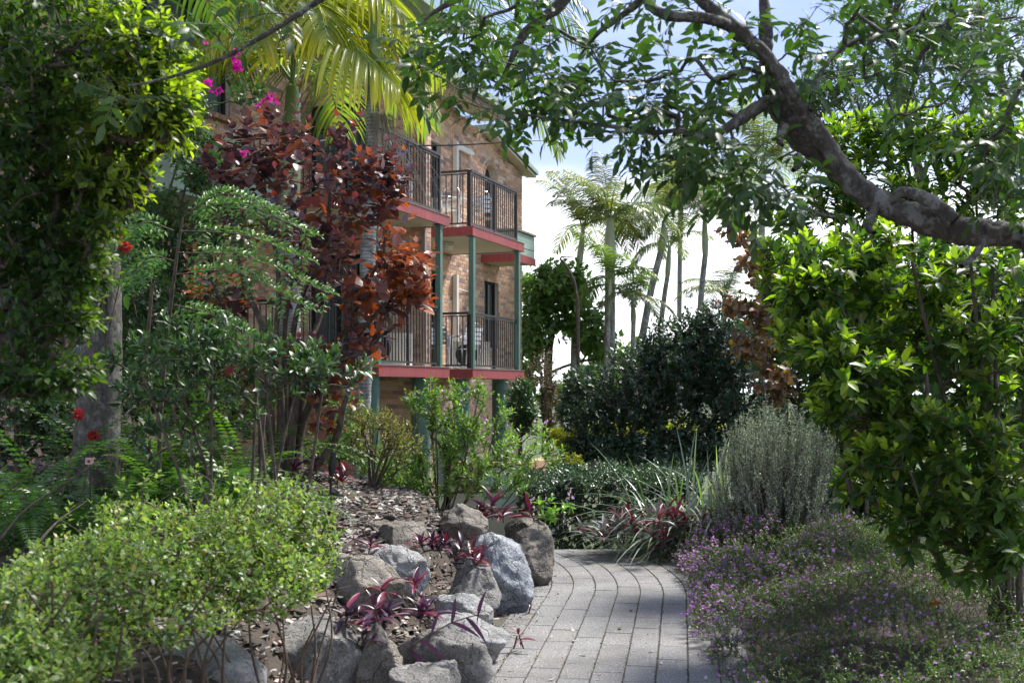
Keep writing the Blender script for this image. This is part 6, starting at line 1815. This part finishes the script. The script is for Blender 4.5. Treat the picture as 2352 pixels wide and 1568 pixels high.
# flowering ground cover on the right
def ground_cover():
    m0 = 15000
    Y = 5.4 + 7.5 * RNG.random(m0) ** .9
    off = .62 + np.clip((8.4 - Y) * .13, 0, .4) + RNG.random(m0) ** 1.15 * 4.1
    X0 = np.interp(Y, PTH[:, 1], PTH[:, 0]); H0 = np.interp(Y, PTH[:, 1], PTH[:, 2])
    X = X0 + off * np.cos(H0)
    d = off - .62 - np.clip((8.4 - Y) * .13, 0, .4)
    hn = np.array([noise.fractal(Vector((X[i] * 1.5, Y[i] * 1.5, 4)), 1, 2, 4) for i in range(m0)])
    h2 = np.array([noise.noise(Vector((X[i] * 5, Y[i] * 5, 9))) for i in range(m0)])
    def height(d, hn, h2, Y):
        ht = .37 * (1 - np.exp(-np.maximum(d + .05 + .16 * hn, 0) / .17)) * (1 + .5 * hn + .22 * h2)
        return np.clip(ht, .015, .85) * np.interp(d, [0, 1.3, 2.2, 3.6], [1, 1.05, .6, .38]) * np.interp(Y, [5.5, 7.5, 9, 12.9], [.35, .65, 1.0, .95])
    ht = height(d, hn, h2, Y)
    keep = (d + .22 * hn + .08 * h2 > -.0) & (RNG.random(m0) < .93 - .5 * (hn < -.42))
    X, Y, d, hn, ht, h2 = [q[keep] for q in (X, Y, d, hn, ht, h2)]
    dep = RNG.random(len(X)) ** 2.5
    z = ground_z(X, Y) + ht * (1 - .45 * dep)
    Q = np.stack([X, Y, z], -1); q_ = len(Q)
    slope = np.clip(.35 - d, 0, 1)[:, None] * np.array([[-1.6, -.2, -.3]])
    T = norm(RNG.normal(0, .62, (q_, 3)) + np.array([-.1, -.25, .65]) + slope)
    ln = RNG.uniform(.05, .13, q_)
    nl = 13
    u = np.linspace(.05, 1, nl)[None] + RNG.normal(0, .02, (q_, nl))
    P = (Q[:, None] + T[:, None] * (u * ln[:, None])[..., None]).reshape(-1, 3)
    Tn = np.repeat(T, nl, 0); k = len(P)
    D = norm(Tn * .45 + RNG.normal(0, .62, (k, 3)) + np.array([0, 0, .05]))
    N = norm(RNG.normal(0, .4, (k, 3)) + np.array([0, -.1, 1.0]) + Tn * .3)
    d = np.repeat(d, nl); hn = np.repeat(hn, nl); tipf = np.tile(np.linspace(0, 1, nl), q_)
    cc = pick_cols(k, [(.085, .15, .05), (.13, .20, .065), (.06, .11, .04), (.15, .14, .06)], [.35, .3, .25, .1], .15)
    V, bl, c4 = leaves_np(P, D, N, RNG.uniform(.016, .030, k), RNG.uniform(.007, .012, k), cc, TPL2)
    o = link("ground_cover", mesh_np("ground_cover", V, bl, M['leaf_gloss'], c4)); tag(o, "low spreading ground cover with tiny leaves and mauve flowers right of the path", "ground cover", kind='stuff')
    V, f = tubes_np(np.stack([Q - T * .05, Q + T * ln[:, None] * .5, Q + T * ln[:, None]], 1), np.tile([.0016, .0013, .0007], (q_, 1)), 3)
    o = link("shoots", mesh_np("shoots", V, [f], M['bark_twig'])); tag(o, "fine woody shoots of the ground cover", "shoots", kind='stuff')
    # flowers
    w = np.exp(-d / .8) * np.clip(.5 + 1.4 * hn, .03, 2) * np.interp(P[:, 1], [6, 8, 9.5], [.25, .6, 1]) * (tipf > .55)
    idx = RNG.choice(k, 5600, replace=False, p=w / w.sum())
    Pf = P[idx] + np.array([0, 0, .010]) + RNG.normal(0, .004, (len(idx), 3)); m = len(Pf)
    D = norm(RNG.normal(0, 1, (m, 3)) * [1, 1, .3]); N = norm(RNG.normal(0, .5, (m, 3)) + np.array([-.1, -.5, .8]))
    V, bl, c4 = leaves_np(Pf, D, N, RNG.uniform(.018, .032, m), RNG.uniform(.018, .030, m), pick_cols(m, [(.48, .22, .56), (.58, .32, .66), (.40, .16, .48)], None, .12), TPLF)
    o = link("mauve_flowers", mesh_np("mauve_flowers", V, bl, M['petal'], c4)); tag(o, "tiny mauve flowers dotted over the ground cover", "flowers", kind='stuff')
    # thin woody stems inside
    q = 700; j = RNG.choice(k, q, replace=False); a = P[j]; b = a.copy(); b[:, 2] = ground_z(a[:, 0], a[:, 1]) - .01; b[:, :2] += RNG.normal(0, .10, (q, 2))
    ch = np.stack([b, (a + b) / 2 + RNG.normal(0, .02, a.shape), a], 1)
    V, f = tubes_np(ch, np.tile([.0028, .002, .0012], (q, 1)), 3)
    o = link("ground_cover_stems", mesh_np("ground_cover_stems", V, [f], M['bark_twig'])); tag(o, "thin brown stems under the ground cover", "stems", kind='stuff')
    # a few larger leafed sprigs and fallen leaves among it
    for (x, y, Y, lab) in ((2085, 1240, 9.4, "upright grey-green sprig rising from the ground cover"), (2060, 1400, 8.0, "leaning grey-green sprig in the shade of the big-leaved shrub")):
        g = on_ground(x, Y); t = empty("needle_sprig", tuple(g), lab, "plant")
        pl = smooth_line([g, at(x - 5, y + 30, Y), at(x - 12, y - 60, Y)], 12)
        mb = MB(); mb.tube(pl, np.linspace(.004, .002, 12), 5); mb.build("stem", M['bark_twig'], t)
        T = norm(np.gradient(pl, axis=0)); kk = 60; u = RNG.uniform(2, 11, kk); i0 = u.astype(int); PP = pl[np.minimum(i0, 11)] + T[np.minimum(i0, 11)] * ((u - i0) * .03)[:, None]
        emit_leaves(t, PP, norm(T[np.minimum(i0, 11)] * .6 + RNG.normal(0, .8, (kk, 3))), RNG.normal(0, 1, (kk, 3)), np.full(kk, .05), np.full(kk, .012), pick_cols(kk, [(.16, .21, .14)]), TPL4, 'leaf_grey', 60)
ground_cover()
for (x, y, Y, c, s, lab) in ((1985, 1375, 8.6, (.34, .27, .2), .16, "large curled tan leaf caught on top of the mauve-flowered ground cover"), (1905, 1325, 9.3, (.30, .25, .15), .13, "second dry leaf lying in the ground cover under the big-leaved shrub"), (2165, 1385, 7.6, (.45, .16, .03), .1, "bright orange dead leaf in the shade at the foot of the big-leaved shrub"), (1840, 1450, 7.9, (.36, .31, .25), .17, "broad greyish dead leaf lying low in the ground cover near the path")):
    p = at(x, y, Y)
    o = link("fallen_leaf", mesh_np("fallen_leaf", TPLR[0] * np.array([1, .55, 2.0]), [np.array(TPLR[1])], M['dry'], np.tile(c, (9, 1)), smooth=True)); o.location = p; o.scale = (s, s, s); o.rotation_euler = (.5, .1, RNG.uniform(0, 6)); tag(o, lab, "leaf", "dead leaves on the ground cover")

# big-leaved shrub on the right, with a second one behind and above
BIG = [(.05, .115, .025), (.075, .155, .03), (.035, .08, .025), (.05, .115, .025), (.14, .18, .03)]
def right_shrubs():
    def rt(*xs): return [[on_ground(x, Y, -.05), at(x - 8, 1300, Y), at(x + dx * .5, 1080, Y), at(x + dx, 800, Y), at(x + dx * 1.3, 600, Y)] for x, Y, dx in xs]
    leaf = dict(mat='leaf_big', L=.125, W=.062, n=11, twig=.13, cols=BIG, tilt=1.15, up=1.0, droop=.18, jit=.25, young=(.38, .52, .06), young_a=1.0, young_u=1.5,
                young_lit_f=lambda P: (RNG.random(len(P)) < .62) * np.clip((P[:, 2] - .7) / .8, .15, 1))  # sunlight put into the tip colour, with more lime higher up
    bush("big_leaved_shrub", "tall shrub with large glossy leaves filling the right side over the ground cover", "shrub", on_ground(2290, 8.0),
         rt((2305, 8.0, -20), (2330, 8.1, 30), (2290, 8.2, -150), (2275, 8.3, -300), (2350, 7.8, 80), (2320, 8.0, -70)),
         [(1900, 640, 8.6, 130, 85, .6, 3.2), (1870, 790, 8.2, 80, 60, .5, 2.0), (1960, 860, 8.1, 110, 80, .5, 3), (2080, 640, 8.6, 130, 80, .6, 3), (2230, 640, 8.4, 130, 90, .6, 3), (2120, 800, 8.3, 140, 90, .6, 3.4), (2290, 820, 8.0, 90, 110, .6, 2.6), (2070, 980, 8.1, 110, 75, .5, 2.6), (2010, 1060, 8.0, 70, 60, .4, 1.2), (1850, 680, 8.4, 70, 70, .4, 1.2), (2260, 1150, 7.7, 100, 70, .4, 1.2), (2330, 1250, 7.4, 60, 70, .4, 1.0), (1960, 1110, 8.4, 70, 60, .4, .8), (2080, 1210, 8.0, 80, 55, .4, .7), (2200, 1290, 7.7, 80, 60, .4, .7), (1830, 600, 8.6, 70, 60, .4, .9), (1980, 560, 8.7, 90, 50, .4, 1.2), (2200, 1020, 8.0, 110, 90, .5, 2.2), (2320, 1050, 7.7, 60, 110, .4, 1.5), (2140, 1150, 7.9, 80, 50, .4, .9), (2280, 1210, 7.6, 70, 80, .4, .9), (1910, 930, 8.2, 50, 60, .3, .7), (2050, 1120, 8, 60, 40, .3, .5)],
         860, leaf, parts=300, rmax=.022, root_r=(.026, .012), bark='bark_brown', dup=.5, dmix=.55, r_tip=.003)
    leaf2 = dict(leaf, L=.15, W=.062)
    bush("back_leafy_shrub", "sunlit leafy shrub behind the bough, its pointed shoots reaching up to the sky", "shrub", on_ground(2150, 11.5),
         [[on_ground(x, 11.5, -.05), at(x, 900, 11.5), at(x - 30, 600, 11.5), at(x - 40, 400, 11.5)] for x in (1990, 2130, 2280)],
         [(1900, 400, 11.4, 70, 120, .5, 2.0), (1960, 330, 11.5, 80, 60, .5, 1.6), (2080, 310, 11.5, 110, 60, .5, 2.4), (2200, 350, 11.3, 120, 80, .5, 2.6), (2310, 330, 11, 70, 110, .5, 1.8), (1800, 560, 11.2, 70, 80, .5, 1.6), (1850, 700, 11.0, 80, 100, .5, 2.2), (2000, 450, 11.4, 130, 80, .6, 3), (2160, 470, 11.3, 130, 80, .6, 2.4), (2290, 470, 11, 90, 80, .5, 1.6), (1790, 640, 11.2, 50, 60, .4, .8), (2030, 600, 11.5, 160, 90, .5, 2)],
         640, leaf2, parts=100, rmax=.02, root_r=(.022, .012), bark='bark_brown', dup=.75, dmix=.35, r_tip=.003, tpl=TPL8)
    # deep filling foliage at the back of the right bed
    leaf3 = dict(leaf, L=.19, W=.10, n=8, mat='leaf_dark'); leaf3.pop('young'); leaf3.pop('young_lit_f')
    bush("shady_back_shrub", "dark leafy shrub filling the shade behind the big-leaved one", "shrub", on_ground(2150, 13.6),
         [[on_ground(x, 13.6, -.05), at(x, 1000, 13.6), at(x - 20, 700, 13.6)] for x in (2050, 2340, 2480)],
         [(1880, 1130, 13.8, 130, 90, .6, 3.0), (1850, 1000, 14.6, 90, 120, .6, 2.4), (1980, 950, 13.6, 130, 170, .7, 3), (2150, 900, 13.6, 150, 260, .7, 5), (2320, 900, 13.6, 120, 280, .7, 5), (2150, 1130, 13, 200, 60, .6, 2.2), (2100, 650, 13.6, 230, 130, .7, 4), (2440, 600, 13.6, 100, 350, .7, 3), (1900, 780, 14.8, 110, 160, .6, 3), (2000, 700, 14.5, 150, 130, .6, 3), (2200, 620, 14.5, 180, 120, .6, 3)],
         1700, leaf3, rmax=.02, root_r=(.022, .01), bark='bark_brown', r_tip=.003, tpl=TPL4)
right_shrubs()

def bronze_shrub():
    leaf = dict(mat='leaf_copper', L=.105, W=.082, n=7, twig=.22, cols=[(.15, .12, .125), (.17, .11, .07), (.32, .24, .05), (.13, .11, .13), (.45, .14, .04), (.22, .22, .06)], w=[.28, .18, .18, .18, .06, .12], tilt=1.3, up=.3, droop=.5, jit=.45)
    bush("bronze_leaved_shrub", "shrub with drooping round bronze, grey-violet and orange leaves beside the tall dark hedge", "shrub", on_ground(1850, 14.4),
         [[on_ground(1850, 14.4, -.05), at(1850, 1000, 14.4), at(1810, 800, 14.3), at(1750, 640, 14.2)], [on_ground(1860, 14.4, -.05), at(1870, 900, 14.4), at(1800, 700, 14.3), at(1720, 560, 14.2)], [on_ground(1840, 14.4, -.05), at(1830, 950, 14.2), at(1760, 860, 14.0)]],
         [(1700, 700, 14.2, 55, 25, .3, 1.0), (1770, 720, 14.2, 60, 50, .4, 2.0), (1730, 790, 14.0, 50, 40, .3, 1.3), (1780, 880, 13.9, 45, 60, .3, 2.0), (1740, 600, 14.2, 50, 60, .4, 1.3), (1790, 640, 14.3, 50, 60, .4, 1.2), (1700, 530, 14.3, 40, 40, .3, .6)], 260, leaf, parts=200, tpl=TPLR, rmax=.015, root_r=(.03, .01), bark='bark_brown', dup=-.1)
bronze_shrub()

def fine_tree():
    leaf = dict(mat='leaf', L=.16, W=.05, n=12, twig=.55, cols=[(.07, .12, .06), (.10, .15, .08), (.06, .10, .055)], tilt=.9, up=.6, droop=.1, jit=.4)
    bush("fine_leaved_tree", "tall airy fine-leaved tree behind the right shrubs, sky showing through its flat layers", "tree", on_ground(2150, 24),
         [[on_ground(2160, 24, -.1), at(2150, 600, 24), at(2100, 350, 24), at(2060, 150, 24), at(2040, -40, 24)], [on_ground(2330, 25, -.1), at(2320, 500, 25), at(2300, 200, 25), at(2290, 0, 25)]],
         [(1900, 190, 24, 90, 55, 1.2, 2.2), (1870, 230, 24, 55, 40, .8, .8), (2030, 130, 24, 120, 60, 1.3, 2.4), (2030, 230, 24, 120, 30, 1.2, 1.2), (2150, 70, 24, 140, 90, 1.4, 3.2), (2200, 230, 24, 120, 60, 1.2, 1.6), (2290, 100, 25, 110, 130, 1.4, 3.2), (2010, 20, 24, 90, 60, 1.2, 1.2), (1930, 280, 24, 70, 25, .8, .5), (1700, 360, 26, 60, 60, 1, .6), (2310, 300, 25, 80, 80, 1, 1)], 900, leaf, tpl=TPL2, rmax=.09, root_r=(.14, .05), bark='bark_grey', r_tip=.006, up=.05, dup=.2)
fine_tree()

# a belt of trees far off, each with its own crown
for k, (x, y, Y, rx, ry, c) in enumerate(((1180, 880, 70, 50, 25, 0), (1290, 905, 80, 60, 28, 1), (1360, 880, 46, 60, 50, 0), (1440, 845, 48, 60, 50, 1), (1520, 850, 50, 60, 60, 0), (1600, 820, 48, 70, 60, 1), (1690, 800, 46, 70, 70, 0), (1440, 905, 70, 90, 25, 1), (1600, 905, 75, 90, 25, 0), (1800, 760, 42, 90, 120, 1), (1950, 780, 40, 110, 140, 0), (2150, 740, 40, 140, 180, 1), (2350, 740, 40, 140, 180, 0))):
    where = ["hidden mostly by the building corner", "low on the horizon right of the building", "behind the young feather palm", "behind the shortest feather palm", "behind the leaning feather palm", "behind the rightmost feather palm", "behind the bronze-leaved shrub", "low far off between the palm trunks", "low far off behind the tall dark hedge", "behind the right shrubs' left edge", "behind the right shrubs", "far behind the big-leaved shrub", "farthest right behind the shrubs"][k]
    cols = [(.07, .12, .05), (.10, .15, .06), (.13, .17, .07)] if c else [(.05, .09, .045), (.08, .125, .055)]
    simple_tree("distant_tree", f"distant green tree {where}", x, Y, [[(x, 0), (x, y + 10, 0), (x, y - ry * .3, 0)]], [(x, y, Y, rx, ry, px(rx, Y), 1, .3), (x - rx * .4, y + ry * .3, Y, rx * .7, ry * .6, px(rx, Y) * .6, .7), (x + rx * .4, y - ry * .1, Y, rx * .6, ry * .7, px(rx, Y) * .6, .6)], 200,
                dict(mat='leaf', L=.42, W=.26, n=9, twig=.7, cols=cols, tilt=1.1, jit=.4), tpl=TPL4, rmax=.12, root_r=(.2, .08), group="distant trees on the horizon")

# left background: foliage between the left tree and the building foot
def left_back():
    leaf = dict(mat='leaf_dark', L=.09, W=.05, n=9, twig=.2, cols=[(.035, .075, .03), (.05, .10, .035)], tilt=1.1, jit=.35)
    bush("shady_left_shrub", "dark leafy shrub filling the shade behind the palm trunk at the left edge", "shrub", on_ground(120, 10.8),
         [[on_ground(x, 10.8, -.05), at(x, 900, 10.8), at(x + 20, 650, 10.8)] for x in (-60, 40, 140, 330)],
         [(40, 750, 10.8, 130, 160, .6, 4), (120, 560, 10.8, 110, 140, .6, 3), (60, 920, 10.6, 140, 80, .5, 2), (-60, 500, 10.8, 120, 300, .6, 3), (200, 420, 11.5, 110, 120, .6, 2.4), (300, 850, 11.6, 130, 110, .5, 3), (450, 900, 12.2, 110, 90, .5, 2), (180, 960, 10.6, 110, 70, .5, 1.6), (60, 1010, 10.9, 150, 60, .5, 1.6), (520, 940, 12.4, 100, 70, .5, 1.4), (330, 720, 12.0, 110, 110, .5, 2.0)], 1500, leaf, tpl=TPL4, rmax=.02, root_r=(.03, .015))
    leaf = dict(mat='leaf_lime', L=.06, W=.035, n=8, twig=.15, cols=[(.10, .19, .06), (.13, .22, .07)], tilt=1.1, jit=.35)
    bush("low_garden_shrub", "low light green shrub between the wine-red tree and the green columns", "shrub", on_ground(820, 13.4),
         [[on_ground(x, 13.4, -.05), at(x, 1020, 13.4), at(x + 5, 980, 13.4)] for x in (780, 830, 880)],
         [(800, 960, 13.5, 60, 60, .4, 2), (770, 1020, 13.2, 70, 50, .4, 2), (880, 1060, 13.2, 80, 40, .4, 2), (930, 1100, 12.9, 60, 40, .4, 1.2), (700, 1040, 12.6, 60, 50, .4, 1)], 420, leaf, tpl=TPL4, rmax=.012, root_r=(.015, .008))
left_back()

# ------------------------------------------------------------------ small built things in the garden
def brick_kerb_wall():
    t = empty("low_brick_wall", tuple(on_ground(1205, 18)), "low brick garden wall with brick-on-edge coping behind the clipped hedge", "wall")
    c0 = at(1203, 1062, 18.0); c1 = at(1302, 1046, 20.6); c1.z = c0.z; cL = at(1040, 1062, 18.3); cL.z = c0.z
    for A, B in ((c0, c1), (cL, c0)):
        d = (B - A); ln = d.length; d = np.array((d / ln)[:]); n_ = np.array([d[1], -d[0], 0])
        mb = MB(); mb.box(np.array(((A + B) / 2)[:]) - ZUP * .75 - n_ * .02, ln, .19, 1.28, d, n_, ZUP); mb.build("mortar_core", M['mortar'], t)
        k = int(ln / .086)
        for i in range(k):
            c = np.array(A[:]) + d * (i + .5) * ln / k - ZUP * .055
            mb = MB(); mb.box(c, .076, .235, .11, d, n_, ZUP); cc = random.choice(BR_COLS); mb.build("brick", M['brick'], t, col=np.tile(cc, (8, 1)))
        k = int(ln / .24)
        for row in range(4):
            for i in range(k):
                c = np.array(A[:]) + d * (i + .5 + (row % 2) * .4) * ln / k - ZUP * (.16 + row * .086)
                mb = MB(); mb.box(c, .23, .205, .076, d, n_, ZUP); cc = random.choice(BR_COLS); mb.build("brick", M['brick'], t, col=np.tile(cc, (8, 1)))
brick_kerb_wall()

def sign():
    Y = 15.6
    tl, br = at(1103, 1074, Y), at(1190, 1172, Y)
    c = (tl + br) / 2
    t = empty("rules_sign", (c.x, Y, gz(c.x, Y)), "pale green rules sign with black lettering half hidden by the lilac-flowered shrub", "sign")
    w = br.x - tl.x; h = tl.z - br.z
    mb = MB(); mb.box(c, w, .012, h); mb.build("board", M['sage'], t)
    for s in (-.42, .42):
        mb = MB(); mb.box((c.x + s * w, Y + .03, (br.z + gz(c.x, Y)) / 2 - .1), .05, .04, abs(br.z - gz(c.x, Y)) + h + .2); mb.build("post", M['green'], t)
    for txt, yy in (("HOURS  7", 1103), ("NO GLASS", 1117), ("PERMITTED", 1131), ("NO RUNNING", 1145)):
        cu = bpy.data.curves.new("lettering", 'FONT'); cu.body = txt; cu.size = .052; cu.extrude = .001; cu.align_x = 'LEFT'
        p = at(1112, yy, Y)
        me = bpy.data.objects.new("tmp", cu); C.objects.link(me)
        bpy.context.view_layer.update()
        m2 = bpy.data.meshes.new_from_object(me.evaluated_get(bpy.context.evaluated_depsgraph_get()))
        bpy.data.objects.remove(me)
        m2.materials.clear(); m2.materials.append(M['black'])
        o = bpy.data.objects.new("lettering", m2); C.objects.link(o); o.parent = t
        o.matrix_parent_inverse = Matrix.Translation(-Vector(t.location)); o.location = (p.x, Y - .0085, p.z); o.rotation_euler = (R(90), 0, 0)
    # black pictogram: a swimmer-like curved stroke over a bar
    mb = MB()
    pts = [at(x, y, Y - .009) for x, y in ((1163, 1092), (1170, 1084), (1178, 1087), (1184, 1083))]
    mb.tube(smooth_line(pts, 10), [.006, .012, .016, .014, .012, .012, .014, .012, .008, .004], 6)
    mb.build("pictogram", M['black'], t)
sign()

def garden_light():
    p = on_ground(762, 9.8)
    t = empty("garden_spike_light", tuple(p), "slim black garden light on a spike standing in the mulch", "garden light")
    top = at(766, 1038, 9.8)
    mb = MB(); mb.tube([p, Vector((p.x - .01, p.y, p.z + .12)), at(760, 1100, 9.8)], [.006, .009, .012], 8); mb.build("spike", M['black'], t, smooth=True)
    mb = MB(); mb.tube([at(760, 1100, 9.8), at(763, 1075, 9.8), at(765, 1055, 9.8)], [.012, .034, .030], 14); mb.build("lamp_body", M['black'], t, smooth=True)
    mb = MB(); mb.tube([at(765, 1055, 9.8), at(766, 1038, 9.8)], [.020, .022], 12); mb.build("lamp_head", M['black'], t)
garden_light()
def pole():
    p = on_ground(597, 10.2); q = at(598, 925, 10.2)
    t = empty("dark_metal_pole", tuple(p), "thin dark metal pole left of the wine-red tree's trunks", "pole")
    mb = MB(); mb.tube([p, q], .017, 12); mb.build("shaft", M['rail'], t)
    mb = MB(); mb.tube([q, q + Vector((0, 0, .02))], [.021, .012], 12); mb.build("cap", M['black'], t)
pole()
def plant_tag():
    p = on_ground(207, 7.7); q = at(207, 1058, 7.7)
    t = empty("plant_tag", tuple(p), "small pink plant tag on a black stake among the ferns", "plant tag")
    mb = MB(); mb.tube([p, q], .006, 6); mb.build("stake", M['black'], t)
    mb = MB(); mb.box((q.x, q.y - .012, q.z), .055, .004, .045); mb.build("plate", M['pink_tag'], t)
    mb = MB(); mb.tube([(q.x - .004, q.y - .018, q.z - .002), (q.x - .004, q.y - .0145, q.z - .002)], .009, 12); mb.build("hole_ring", M['black'], t)
plant_tag()
def wire():
    pts = [at(640, 352, 15), at(760, 347, 15), at(900, 337, 15.2), at(1060, 333, 15.5), at(1250, 322, 16), at(1500, 314, 18), at(1760, 300, 21)]
    mb = MB(); mb.tube(smooth_line(pts, 60), .009, 6); o = mb.build("overhead_cable", M['black'])
    tag(o, "thin dark cable strung across in front of the balconies", "cable")
wire()
# leaf litter twigs: bare fallen branches at the far left
def dead_branches():
    for k, (pts, lab) in enumerate((([(0, 1240, 7.2), (60, 1170, 7.3), (150, 1110, 7.4), (235, 1050, 7.5)], "long bare dead branch leaning at the left edge under the ferns"), ([(-10, 1150, 7.6), (60, 1095, 7.7), (120, 1060, 7.7)], "short bare dead branch above the long one at the left edge"), ([(60, 1280, 6.8), (130, 1200, 7.0), (200, 1150, 7.2)], "grey dead branch lying across the dark mulch at the left"))):
        t = None
        mb = MB(); mb.tube(smooth_line([at(*p) for p in pts], 20), np.linspace(.012, .003, 20), 6)
        o = mb.build("dead_branch", M['bark_brown'], smooth=True); tag(o, lab, "branch", "bare dead branches at the left")
dead_branches()
